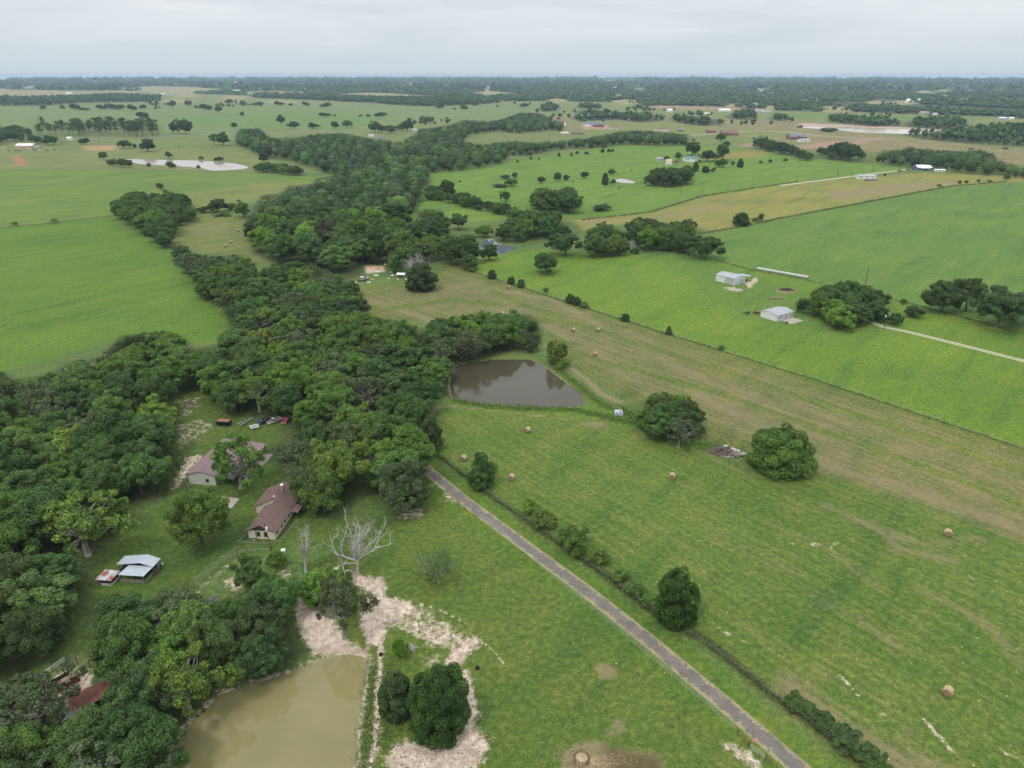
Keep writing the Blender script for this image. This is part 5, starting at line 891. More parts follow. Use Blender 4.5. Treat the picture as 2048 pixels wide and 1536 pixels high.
# shared labels inside a wood: order them from left to right as the picture shows them
_same = {}
for ob in COL.objects:
    if ob.parent is None and 'label' in ob and 'group' in ob and ob.get('category') == 'tree': _same.setdefault(ob['label'], []).append(ob)
_one = ['', 'first', 'second', 'third', 'fourth', 'fifth', 'sixth', 'seventh', 'eighth', 'ninth', 'tenth', 'eleventh', 'twelfth', 'thirteenth', 'fourteenth', 'fifteenth', 'sixteenth', 'seventeenth', 'eighteenth', 'nineteenth']
_ten = {2: 'twent', 3: 'thirt', 4: 'fort', 5: 'fift', 6: 'sixt'}
def ordinal(n): return _one[n] if n < 20 else (_ten[n // 10] + 'ieth' if n % 10 == 0 else _ten[n // 10] + 'y-' + _one[n % 10])
_ord = ['leftmost'] + [ordinal(i) + ' from left' for i in range(2, 61)]
for lb, obs in _same.items():
    if len(obs) < 2: continue
    obs.sort(key=lambda q: PX(q.location.x, q.location.y, 5.0)[0])
    for i, ob in enumerate(obs):
        if len(obs) <= 60: ob['label'] = lb + ', ' + (_ord[i] if i < len(obs) - 1 else 'rightmost')
        else: ob['label'] = lb + ', ' + ('left' if i < len(obs) / 3 else 'middle' if i < 2 * len(obs) / 3 else 'right') + ' third'
# ------------------------------------------------------------------ buildings
M_BROWN = paint('brown_shingles', (.135, .082, .072), .85, .22, .8, stain=(.165, .088, .060), sfac=.42, sscale=.35)
M_SHOPROOF = paint('brown_metal_roof', (.185, .118, .118), .55, .12, .3, ribs=('X', 1.1))
M_CREAM = paint('cream_siding', (.58, .53, .41), .75, .12, .7)
M_SAGE = paint('pale_sheet_wall', (.47, .49, .42), .6, .08, .5, ribs=('X', 2.2))
M_TRIM = paint('dark_brown_trim', (.065, .040, .034), .7, .2)
M_GLASS = paint('window_glass', (.035, .042, .050), .15, .2)
M_SILVER = paint('galvanised_roof', (.40, .435, .48), .45, .14, .5, ribs=('Y', 1.6))
M_RUSTY = paint('galvanised_rusted_roof', (.44, .46, .49), .55, .12, .4, stain=(.26, .09, .045), sfac=.50, sscale=.55)
M_RUST = paint('rusted_red_tin', (.165, .060, .040), .8, .35, .6, stain=(.23, .075, .038), sfac=.45, sscale=.7)
M_OLDWOOD = paint('weathered_boards', (.20, .185, .165), .9, .35, 1.2)
M_WHITE = paint('white_sheet_metal', (.63, .63, .60), .5, .07, .4, ribs=('X', 1.8))
M_WROOF = paint('pale_grey_metal_roof', (.34, .345, .365), .55, .10, .3, stain=(.26, .265, .29), sfac=.42, sscale=.4)
M_WDOOR = paint('white_roller_door', (.40, .42, .43), .5, .06, .5, ribs=('Z', 3.0))
M_GREYW = paint('streaked_grey_wall', (.40, .41, .40), .6, .22, 1.0, ribs=('X', 3.0))
M_CONC = paint('concrete', (.36, .31, .265), .9, .18, .6)
M_DARK = paint('dark_interior', (.022, .020, .018), .9, .3)
M_BLACK = paint('black_plastic', (.012, .012, .013), .5, .2)
M_RED = paint('red_enamel', (.30, .035, .025), .5, .25)
M_ORANGE = paint('orange_enamel', (.48, .13, .03), .5, .2)
M_WPAINT = paint('white_paint', (.74, .74, .71), .45, .08)
M_POLE = paint('pole_timber', (.075, .060, .050), .9, .3)
M_METAL = paint('grey_metal', (.38, .39, .40), .45, .15, metal=.3)
M_RAILRED = paint('rusty_red_pipe', (.150, .035, .026), .7, .35)
M_RUBBER = paint('tyre_rubber', (.020, .020, .020), .85, .2)
M_BLUEP = paint('faded_blue_paint', (.022, .036, .07), .45, .25)
M_GREEN = paint('green_metal_roof', (.09, .19, .17), .5, .15)
M_HAY = paint('hay', (.40, .30, .175), .95, .38, 3.0)
M_HAYEND = paint('hay_end', (.27, .18, .095), .95, .45, 5.0)
M_WRAP = paint('white_bale_wrap', (.50, .49, .46), .6, .2, 1.0)

def rot2(v, a): return (v[0] * math.cos(a) - v[1] * math.sin(a), v[0] * math.sin(a) + v[1] * math.cos(a))
def gable(root, x0, x1, y0, y1, eave, ridge, axis, wall, roof, over=.45, ridge_at=.5, wall_name='wall', roof_name='roof', th=.14, open_sides=''):
    """walls closed under a two-slope roof; axis: the ridge's direction"""
    b = MB()
    if axis == 'x':
        yr = y0 + (y1 - y0) * ridge_at
        b.add([(x0, y0, 0), (x1, y0, 0), (x1, y1, 0), (x0, y1, 0), (x0, y0, eave), (x1, y0, eave), (x1, y1, eave), (x0, y1, eave), (x0, yr, ridge - .02), (x1, yr, ridge - .02)],
              [(0, 1, 5, 4), (2, 3, 7, 6), (1, 2, 6, 9, 5), (3, 0, 4, 8, 7)])
    else:
        xr = x0 + (x1 - x0) * ridge_at
        b.add([(x0, y0, 0), (x1, y0, 0), (x1, y1, 0), (x0, y1, 0), (x0, y0, eave), (x1, y0, eave), (x1, y1, eave), (x0, y1, eave), (xr, y0, ridge - .02), (xr, y1, ridge - .02)],
              [(1, 2, 6, 5), (3, 0, 4, 7), (0, 1, 5, 8, 4), (2, 3, 7, 9, 6)])
    if wall is not None: b.build(wall_name, wall, root)
    r = MB(); e = .02
    if axis == 'x':
        for ya, s in ((y0, -1), (y1, 1)):
            k = (ridge - eave) / abs(yr - ya); yo = ya + s * over; zo = eave - k * over + e
            q = [(x0 - over, yo), (x1 + over, yo), (x1 + over, yr), (x0 - over, yr)]
            z = [zo, zo, ridge + e, ridge + e]; lo = [(a[0], a[1], c) for a, c in zip(q, z)]; hi = [(a[0], a[1], c + th) for a, c in zip(q, z)]
            if s > 0: lo, hi = lo[::-1], hi[::-1]
            r.hexa(lo, hi)
    else:
        for xa, s in ((x0, -1), (x1, 1)):
            k = (ridge - eave) / abs(xr - xa); xo = xa + s * over; zo = eave - k * over + e
            q = [(xo, y0 - over), (xr, y0 - over), (xr, y1 + over), (xo, y1 + over)]
            z = [zo, ridge + e, ridge + e, zo]; lo = [(a[0], a[1], c) for a, c in zip(q, z)]; hi = [(a[0], a[1], c + th) for a, c in zip(q, z)]
            if s > 0: lo, hi = lo[::-1], hi[::-1]
            r.hexa(lo, hi)
    return r.build(roof_name, roof, root)
def slab(root, name, mat, corners, th=.10):
    """flat or tilted panel through four (x, y, z) corners"""
    b = MB(); b.hexa(corners, [(x, y, z + th) for x, y, z in corners]); return b.build(name, mat, root)
def panel(root, name, mat, side, a, b_, z0, z1, at, d=.05):
    """thin raised rectangle on a wall: side x0/x1/y0/y1 at coordinate at, spanning a..b_"""
    m = MB()
    if side == 'y0': m.box(a, b_, at - d, at - .003, z0, z1)
    elif side == 'y1': m.box(a, b_, at + .003, at + d, z0, z1)
    elif side == 'x0': m.box(at - d, at - .003, a, b_, z0, z1)
    else: m.box(at + .003, at + d, a, b_, z0, z1)
    return m.build(name, mat, root)
def window(root, side, a, b_, z0, z1, at, frame=None):
    f = panel(root, 'window', frame or M_TRIM, side, a - .08, b_ + .08, z0 - .08, z1 + .08, at, .06)
    panel(f, 'pane', M_GLASS, side, a, b_, z0, z1, at + (-.06 if side.endswith('0') else .06), .02)

# the brown-roofed house
hx, hy = G(498, 1076)
o = thing('ranch_house', 'cream house with a brown shingle roof in two offset gables, behind a utility pole', 'house', (hx, hy, 0), R(-6))
gable(o, 0, 7.1, 0, 11.2, 2.45, 4.25, 'y', M_CREAM, M_BROWN, .5)
gable(o, -2.9, 7.05, 11.25, 19.8, 2.6, 5.0, 'y', M_CREAM, M_BROWN, .45, wall_name='rear_wall', roof_name='rear_roof')
panel(o, 'gable_board', M_TRIM, 'y0', .35, 6.75, 2.50, 2.75, 0, .05)
m = MB(); m.add([(.4, -.055, 2.75), (6.7, -.055, 2.75), (3.55, -.055, 4.1)], [(0, 1, 2)]); m.build('gable_siding', M_TRIM, o)
window(o, 'y0', 2.35, 3.15, .75, 2.05, 0); window(o, 'y0', 4.3, 5.0, .75, 2.05, 0)
panel(o, 'downpipe', M_TRIM, 'y0', 1.98, 2.12, .02, 2.46, 0, .10)
for y in (1.3, 4.0, 6.3, 8.9): window(o, 'x1', y, y + .75, .95, 2.05, 7.1)
slab(o, 'porch_roof', M_BROWN, [(7.15, 9.6, 2.30), (9.6, 9.6, 2.05), (9.6, 13.2, 2.05), (7.15, 13.2, 2.30)], .12)
for y in (9.8, 13.0):
    m = MB(); m.box(9.35, 9.5, y - .07, y + .07, 0, 2.05); m.build('porch_post', M_TRIM, o)
m = MB(); m.box(2.6, 3.2, 16.0, 16.6, 4.2, 6.15); ch = m.build('chimney', paint('pink_brick', (.42, .25, .21), .9, .3, 4), o)
m = MB(); m.box(2.5, 3.3, 15.9, 16.7, 6.16, 6.42); m.build('chimney_cap', M_WPAINT, ch)
for x, y, z in ((3.9, 15.2, 4.55), (1.95, 4.6, 3.3)):
    m = MB(); m.tube([(x, y, z), (x, y, z + .55)], .13, 8); m.build('roof_vent', M_DARK, o)
m = MB(); m.box(2.0, 2.45, 12.0, 12.4, 4.9, 5.2); m.build('vent_hood', M_WPAINT, o)
# low timber edging round its bed, tub, slab, fire ring, small white pump box
o = thing('bed_edging', 'low grey timber edging around the bed in front of the cream house', 'edging', (hx, hy, 0), R(-6))
for a, c in [((-2.2, -1.9), (-1.0, 2.2)), ((-2.2, -1.9), (5.6, -1.9)), ((5.6, -1.9), (8.4, -.3)), ((8.4, -.3), (9.4, 8.8))]:
    m = MB(); m.tube([(*a, .12), (*c, .12)], .13, 5); m.build('timber', M_OLDWOOD, o)
X, Y = G(509, 1079); o = thing('tub', 'white round tub on the bed before the cream house', 'tub', (X, Y, 0))
m = MB(); m.tube([(0, 0, .02), (0, 0, .42)], [.40, .48], 14, cap=False); m.build('side', M_WPAINT, o); m = MB(); m.tube([(0, 0, .02), (0, 0, .34)], [.38, .40], 14); m.build('soil', M_DARK, o)
q = GP([(443, 992), (479, 998), (464, 1017), (440, 1011)]); m = MB(); m.hexa([(x, y, -.05) for x, y in q[::-1]], [(x, y, .12) for x, y in q[::-1]]); tag(m.build('patio_slab', M_CONC, None), 'bare concrete slab on the lawn between workshop and house', 'slab')
X, Y = G(449, 1005); o = thing('fire_ring', 'rusty red ring lying on the concrete slab', 'fire ring', (X, Y, .13))
m = MB(); n = 20
for i in range(n):
    a, c = 6.2832 * i / n, 6.2832 * (i + 1) / n
    m.hexa([(.48 * math.cos(a), .48 * math.sin(a), 0), (.62 * math.cos(a), .62 * math.sin(a), 0), (.62 * math.cos(c), .62 * math.sin(c), 0), (.48 * math.cos(c), .48 * math.sin(c), 0)], [(.48 * math.cos(a), .48 * math.sin(a), .2), (.62 * math.cos(a), .62 * math.sin(a), .2), (.62 * math.cos(c), .62 * math.sin(c), .2), (.48 * math.cos(c), .48 * math.sin(c), .2)])
m.build('ring', M_RUST, o); m = MB(); m.tube([(0, 0, .01), (0, 0, .05)], .46, 16); m.build('ash', M_DARK, o)
X, Y = G(567, 1106); o = thing('pump_box', 'small white box with a dark vent beside the utility pole', 'utility box', (X, Y, 0), .2)
m = MB(); m.box(-.45, .45, -.4, .4, 0, .95); m.build('body', M_WPAINT, o); m = MB(); m.box(-.5, .5, -.45, .45, .955, 1.05); m.build('lid', M_WPAINT, o); panel(o, 'vent', M_DARK, 'y0', -.15, .15, .35, .65, -.4, .03)
# workshop
hx, hy = G(377, 967.5)
o = thing('workshop', 'long pale workshop with a brown metal roof and open lean-to, partly behind a tree', 'workshop', (hx, hy, 0), R(-7))
gable(o, 0, 8.6, 0, 21.5, 3.25, 4.35, 'y', M_SAGE, M_SHOPROOF, .3)
slab(o, 'lean_to_roof', M_SHOPROOF, [(8.85, -.3, 3.10), (14.4, -.3, 2.55), (14.4, 21.8, 2.55), (8.85, 21.8, 3.10)], .12)
for y in (0.1, 5.3, 10.6, 15.9, 21.2):
    m = MB(); m.box(14.0, 14.18, y - .09, y + .09, 0, 2.56); m.build('post', M_TRIM, o)
window(o, 'y0', 5.7, 6.5, 1.0, 1.95, 0)
panel(o, 'corner_trim', M_TRIM, 'y0', -.05, .18, .0, 3.2, 0, .06); panel(o, 'fascia', M_TRIM, 'x0', -.25, 21.7, 3.02, 3.14, -.29, .05)
for y in (3, 9.5, 16): panel(o, 'dark_bay_panel', M_DARK, 'x1', y, y + 3.4, .05, 2.7, 8.6, .03)  # flat dark panels on the wall stand in for shaded bays
m = MB(); m.box(8.7, 17.0, 6, 20, -.05, .06); m.build('apron', paint('worn_concrete', (.20, .175, .155), .95, .3, .5), o)
X, Y = G(378, 970); o = thing('cistern_barrel', 'pale open barrel at the corner of the workshop', 'barrel', (X, Y - .6, 0)); m = MB(); m.tube([(0, 0, .02), (0, 0, .9)], [.45, .48], 12, cap=False); m.build('side', M_METAL, o); m = MB(); m.tube([(0, 0, .02), (0, 0, .6)], .43, 12); m.build('water', M_DARK, o)
# silver sheds
o = thing('tin_barn', 'open shed with a bright silver gable roof and a lower front roof', 'shed', (-94.2, 142.2, 0), R(-6))
gable(o, 0, 9.0, 0, 3.1, 2.45, 3.35, 'y', None, M_SILVER, .12, ridge_at=.66)
slab(o, 'front_roof', M_SILVER, [(2.0, -3.1, 1.95), (8.3, -3.0, 1.95), (9.0, .2, 2.40), (2.9, .2, 2.40)], .06)
for x, y, h in [(.1, .1, 2.4), (3, .1, 2.7), (8.9, .1, 2.5), (.1, 3, 2.4), (8.9, 3, 2.4), (5.9, 3, 3.2), (2.2, -2.9, 1.95), (5.2, -2.9, 1.95), (8.1, -2.9, 1.95)]:
    m = MB(); m.tube([(x, y, 0), (x, y, h)], .08, 6); m.build('post', M_OLDWOOD, o)
for a in [('y0', 2.3, 8.0, 0, .85, -2.9), ('x1', -2.9, 3.0, 0, 1.0, 8.55), ('y1', .1, 8.9, 0, 2.3, 3.0), ('x0', .1, 3.0, 0, .9, .1), ('x1', 1.6, 2.9, 1.0, 2.3, 8.95)]: panel(o, 'side_boards', M_OLDWOOD, a[0], a[1], a[2], a[3], a[4], a[5], .05)
m = MB(); m.box(3.0, 8.6, 2.7, 2.9, .1, 2.3); m.build('dark_back_slab', M_DARK, o); panel(o, 'tool_door', M_RUST, 'x1', .3, 1.4, 0, 1.7, 8.95, .06)  # near-black slab just in front of the back boards
o = thing('rusty_coop', 'small low shed with a half-rusted tin roof left of the silver shed', 'shed', (-97.2, 137.4, 0), R(-6))
slab(o, 'roof', M_RUSTY, [(0, 0, 1.75), (4.0, -.05, 1.75), (4.15, 3.6, 1.95), (.15, 3.6, 1.95)], .06)
for x, y in [(.25, .25), (3.7, .25), (.3, 3.3), (3.8, 3.3)]: m = MB(); m.tube([(x, y, 0), (x, y, 1.78)], .07, 6); m.build('post', M_OLDWOOD, o)
for a, mt in [(('y0', .25, 1.1, 0, 1.2, .25), M_RUST), (('y0', 1.1, 3.7, 0, .75, .25), M_GREYW), (('x1', .25, 3.3, 0, .8, 3.7), M_GREYW), (('y1', .3, 3.8, 0, 1.7, 3.3), M_OLDWOOD), (('x0', .25, 3.3, 0, 1.1, .25), M_RUST)]: panel(o, 'side_sheet', mt, *a, .04)
m = MB(); m.box(.4, 3.6, 2.6, 3.1, .05, 1.6); m.build('dark_back_box', M_DARK, o)  # near-black box along the back of the coop
X, Y = G(325, 1129.5); o = thing('propane_bottle', 'small white round tank beside the silver shed', 'tank', (X, Y, 0)); m = MB(); m.tube([(0, 0, .02), (0, 0, .15), (0, 0, .55), (0, 0, .72)], [.25, .3, .3, .12], 10); m.build('body', M_WPAINT, o, True); m = MB(); m.tube([(0, 0, .72), (0, 0, .85)], .08, 6); m.build('valve', M_METAL, o)
# rusty shed over the pen
o = thing('rusty_shed', 'open-sided shed with a rust-red tin roof among trees by the cattle pen', 'shed', (-81.2, 100.6, 0), R(38))
slab(o, 'roof', M_RUST, [(-1.0, -1.6, 2.25), (6.0, -1.6, 2.25), (6.0, 2.4, 2.75), (-1.0, 2.4, 2.75)], .06)
for x in (-.7, 2.5, 5.7):
    for y in (-1.4, 2.2): m = MB(); m.tube([(x, y, 0), (x, y, 2.3 + .12 * (y + 1.6))], .07, 6); m.build('post', M_OLDWOOD, o)
m = MB(); m.box(-.6, 5.6, 2.05, 2.12, 0, 2.4); m.build('back_boards', M_OLDWOOD, o)
for i in range(4): m = MB(); m.tube([(-2.6 + .5 * i, -2.4, 1.8), (-1.0 + .5 * i, -1.2, 2.15)], .06, 5); m.build('rafter', M_WPAINT, o)
o = thing('squeeze_chute', 'rust-red steel cattle chute standing in the bare pen', 'cattle chute', (*G(138, 1371), 0), R(48))
for s in (-.55, .55):
    for i in range(9): m = MB(); m.tube([(-1.9 + i * .47, s, 0), (-1.9 + i * .47, s, 1.9)], .05, 5); m.build('bar', M_RAILRED, o)
    m = MB(); m.box(-1.95, 1.95, s - .03, s + .03, .1, .95); m.build('side_plate', M_RAILRED, o)
    for z in (1.3, 1.85): m = MB(); m.tube([(-1.95, s, z), (1.95, s, z)], .05, 5); m.build('rail', M_RAILRED, o)
for x in (-1.9, -.6, .7, 1.9): m = MB(); m.tube([(x, -.55, 1.95), (x, 0, 2.25), (x, .55, 1.95)], .05, 5); m.build('hoop', M_RAILRED, o)
m = MB(); m.box(-.5, .4, -.45, .45, 1.0, 1.1); m.build('head_gate', M_OLDWOOD, o)
def rail_fence(label, pts, h, n_rail, post, rail, pr=.07, rr=.03, step=2.6, name='rail_fence', top=None, group=None):
    q = resample(GP(pts), step); o = thing(name, label, 'fence', (q[0][0], q[0][1], 0), 0, group); q = q - q[0]; pm = MB(); pm.tube([(0, 0, 0), (0, 0, h)], pr, 6); pm = pm.mesh('post', post)
    for x, y in q: link('post', pm, o, (x, y, 0))
    for i in range(n_rail): m = MB(); m.tube([(x, y, h * (i + 1) / (n_rail + .15)) for x, y in q], rr, 4); m.build('rail', rail, o)
    return o
rail_fence('white top rail on a board fence behind the cattle pen', [(80, 1360), (100, 1347), (132, 1323)], 1.3, 3, M_OLDWOOD, M_WPAINT, .08, .06)
rail_fence('dark tall posts and wire at the back of the cattle pen', [(131, 1322), (146, 1328), (166, 1330), (181, 1336)], 2.2, 3, M_POLE, M_METAL, .09, .012, 3.2)
rail_fence('brown pipe panels leading to the red cattle chute', [(98, 1385), (112, 1378), (124, 1372)], 1.4, 5, M_RAILRED, M_RAILRED, .05, .03, 2.4)
o = thing('feed_trough', 'dark metal trough lying beside the red cattle chute', 'trough', (*G(113, 1362), 0), R(52)); m = MB(); m.box(-2.2, 2.2, -.35, -.3, 0, .5); m.box(-2.2, 2.2, .3, .35, 0, .5); m.box(-2.2, -2.1, -.3, .3, 0, .5); m.box(2.1, 2.2, -.3, .3, 0, .5); m.build('side', M_BLACK, o); m = MB(); m.box(-2.1, 2.1, -.3, .3, .03, .12); m.build('base', M_DARK, o)
# right farm
bx, by = G(1431.1, 561.6)
o = thing('barn', 'white metal barn with a grey roof, open lean-to and one blue-tinted roller door', 'barn', (bx, by, 0), R(-53))
gable(o, 0, 12.8, 0, 9.8, 3.7, 4.75, 'x', M_WHITE, M_WROOF, .25)
panel(o, 'streaked_sheets', M_GREYW, 'y0', 6.4, 12.7, .05, 3.55, 0, .05)
slab(o, 'lean_to_roof', M_WROOF, [(5.8, 10.1, 3.52), (13.0, 10.1, 3.52), (13.0, 16.4, 2.9), (5.8, 16.4, 2.9)], .1)
for x in (6.1, 12.8): m = MB(); m.box(x - .1, x + .1, 16.0, 16.2, 0, 2.92); m.build('post', M_POLE, o)
panel(o, 'roller_door', M_WDOOR, 'x1', 4.4, 8.2, .02, 3.0, 12.8, .06); panel(o, 'door_edge_strip', M_TRIM, 'x1', 8.25, 8.5, .02, 3.05, 12.8, .05); panel(o, 'side_door', M_METAL, 'x1', 1.5, 2.5, .02, 2.1, 12.8, .06); panel(o, 'blue_sheet', paint('pale_blue_sheet', (.33, .40, .46), .5), 'x1', 4.6, 8.0, .05, 1.1, 12.87, .04)  # dark brown trim strip at the edge of the roller door
m = MB(); m.box(5.2, 7.4, 2.6, 3.4, 4.24, 4.36); m.build('roof_patch', M_METAL, o)
bx, by = G(1553, 643.6)
o = thing('garage', 'white metal garage with three roller doors and a concrete apron', 'garage', (bx, by, 0), R(33.6))
gable(o, 0, 12.5, 0, 9.5, 3.0, 3.95, 'x', M_WHITE, M_WROOF, .22)
for x in (.9, 4.9, 8.8):
    d = panel(o, 'roller_door', M_WDOOR, 'y0', x, x + 2.7, .02, 2.55, 0, .05); panel(o, 'door_jamb', M_TRIM, 'y0', x + 2.72, x + 2.95, .02, 2.6, 0, .08)
for x0, x1, y0, y1 in ((4.4, 6.8, 5.2, 6.2), (8.0, 9.0, 3.0, 3.6)): m = MB(); m.box(x0, x1, y0, y1, 3.6, 3.98); m.build('skylight', paint('skylight_sheet', (.36, .40, .48), .4), o)
m = MB(); m.box(3.2, 12.4, -6.2, -.1, -.05, .05); m.build('apron', M_CONC, o)
m = MB(); m.box(1.2, 3.4, -1.1, -.12, 0, .8); m.build('work_bench', M_GREYW, o)
X, Y = G(1573, 647.8); o = thing('burn_barrel', 'rust-brown barrel cart at the corner of the garage apron', 'barrel', (X, Y, .05)); m = MB(); m.tube([(0, 0, 0), (0, 0, 1.0)], .55, 10); m.build('drum', M_RUST, o); m = MB(); m.tube([(0, 0, 1.0), (0, 0, 1.04)], .5, 10); m.build('ash', M_DARK, o)
def tractor_thing(name, lab, cat, X, Y, rz, mat):
    o = thing(name, lab, cat, (X, Y, 0), rz); m = MB(); m.box(-.2, 1.5, -.35, .35, .7, 1.3); m.build('hood', mat, o); m = MB(); m.box(-.9, -.2, -.4, .4, .6, .95); m.build('chassis', mat, o); m = MB(); m.box(-.8, -.3, -.3, .3, .96, 1.3); m.build('seat', M_BLACK, o)
    for x, r, yy in ((-.7, .65, .62), (1.1, .38, .5)):
        for s in (-1, 1): m = MB(); m.tube([(x, s * yy, r), (x, s * (yy + .28), r)], r, 14); w_ = m.build('wheel', M_RUBBER, o); m = MB(); m.tube([(x, s * (yy + .285), r), (x, s * (yy + .31), r)], r * .5, 10); m.build('rim', mat, w_)
    m = MB(); m.tube([(-.1, 0, 1.3), (-.35, 0, 1.6)], .04, 5); m.build('steering_column', M_BLACK, o); return o
X, Y = G(1513, 627.5); tractor_thing('garden_tractor', 'small orange tractor left of the three-door garage', 'tractor', X, Y, .5, M_ORANGE)
X, Y = G(1493, 628); tractor_thing('old_implement', 'dark green machine in the grass left of the orange tractor', 'machine', X, Y, 2.6, M_GREEN)
X, Y = G(1477, 579.5); o = thing('dinghy', 'grey upturned dinghy on the bare ground before the white barn', 'boat', (X, Y, 0), R(-14))
m = MB(); ring = []
for i in range(9):
    x = -2.4 + i * .6; wd = .75 * (1 - ((i - 4) / 4.6) ** 4); ring.append([(x, -wd, .02), (x, -wd * .8, .42), (x, wd * .8, .42), (x, wd, .02)])
m.add([p for r_ in ring for p in r_], [(i * 4 + j, i * 4 + j + 1, i * 4 + j + 5, i * 4 + j + 4) for i in range(8) for j in range(3)] + [(0, 1, 2, 3), (35, 34, 33, 32)]); m.build('hull', M_METAL, o); m = MB(); m.tube([(-2.2, 0, .44), (2.2, 0, .44)], .05, 5); m.build('keel', M_GREYW, o)
# wrapped bales in a row
r0, r1 = np.array(G(1514, 539)), np.array(G(1617, 557.5)); L = np.linalg.norm(r1 - r0); nb = 20; aa = math.atan2(*(r1 - r0)[::-1])
def bale_mesh(r, ln, seg=20, seed=1):
    rs = np.random.RandomState(seed); m = MB(); st = [(-.5, .90), (-.46, .985), (-.25, 1.0), (0, .995), (.25, 1.0), (.46, .985), (.5, .90)]; vs = []
    for x, k in st:
        for j in range(seg):
            a = 6.2832 * j / seg; q = r * k * (1 + rs.normal(0, .008)); vs.append((x * ln, q * math.cos(a), r * .97 + q * math.sin(a) * (1 if math.sin(a) > 0 else .96)))
    n = len(st); fs = [(i * seg + j, i * seg + (j + 1) % seg, (i + 1) * seg + (j + 1) % seg, (i + 1) * seg + j) for i in range(n - 1) for j in range(seg)]
    m.add(vs, [f[::-1] for f in fs], 0)
    for e, x in ((0, -.5), (n - 1, .5)):
        o_ = len(m.v); inner = []
        for k, dx in ((.62, .015), (.3, -.01)):
            for j in range(seg): a = 6.2832 * j / seg; inner.append((x * ln + (dx if x > 0 else -dx), r * k * math.cos(a), r * .97 + r * k * math.sin(a)))
        m.v += inner; c = len(m.v); m.v.append((x * ln, 0, r * .97)); base = e * seg; f2 = []
        for j in range(seg):
            k = (j + 1) % seg; f2 += [(base + j, base + k, o_ + k, o_ + j), (o_ + j, o_ + k, o_ + seg + k, o_ + seg + j), (o_ + seg + j, o_ + seg + k, c)]
        m.f += [f if x < 0 else f[::-1] for f in f2]; m.m += [1] * len(f2)
    return m
wm = bale_mesh(.82, L / nb * .985, 18, 4).mesh('wrapped_bale', [M_WRAP, M_HAYEND], True)
ORD = ['first', 'second', 'third', 'fourth', 'fifth', 'sixth', 'seventh', 'eighth', 'ninth', 'tenth', 'eleventh', 'twelfth', 'thirteenth', 'fourteenth', 'fifteenth', 'sixteenth', 'seventeenth', 'eighteenth', 'nineteenth', 'last']
for i in range(nb):
    p = r0 + (r1 - r0) * (i + .5) / nb; b = link('wrapped_bale', wm, None, (p[0], p[1], 0)); b.rotation_euler = (0, 0, aa + .02 * math.sin(i * 7)); b.scale = (1, 1 + .03 * math.sin(i * 3.1), 1 + .03 * math.sin(i * 5.3))
    tag(b, f'{ORD[i]} bale from the barn end of the white wrapped bale row', 'bale', 'white wrapped bales in a row')
# hay bales
BALES = [(927, 921, 1.55, 'bale beside the tall cedar of the driveway hedge, farthest left'), (1023, 959, 1.55, 'bale right of the driveway cedar'), (1055, 864, 1.55, 'bale alone below the dark pond'), (1344, 957, 1.6, 'bale alone in the middle of the mown field below the thicket'), (1895, 1071, 1.7, 'bale in the right part of the mown field, at the dry strip'), (1894, 1389, 1.8, 'bale nearest to the camera, low at right'),
         (1190, 712, 1.5, 'bale right of the willow in the dry field'), (1146, 663, 1.5, 'left bale of two level with the last fence cedars'), (1195, 663, 1.5, 'right bale of two level with the last fence cedars'), (1017, 577, 1.5, 'bale beside the small cedars at the top of the diagonal fence'), (1004, 630, 1.5, 'bale half hidden behind the pond-side trees'),
         (451, 494, 1.45, 'left bale in the hidden hay clearing'), (462, 486, 1.45, 'middle bale in the hidden hay clearing'), (477, 463, 1.45, 'right bale in the hidden hay clearing')]
bms = [bale_mesh(.92, 1.55, 22, s_).mesh('hay_bale', [M_HAY, M_HAYEND], True) for s_ in (1, 2)]
for i, (bx, by, rr_, lab) in enumerate(BALES):
    X, Y = G(bx, by); b = link('hay_bale', bms[i % 2], None, (X, Y, -.03)); b.rotation_euler = (0, 0, R(58) + .25 * math.sin(i * 2.3)); tag(b, 'round hay ' + lab, 'hay bale', 'round hay bales in the fields')
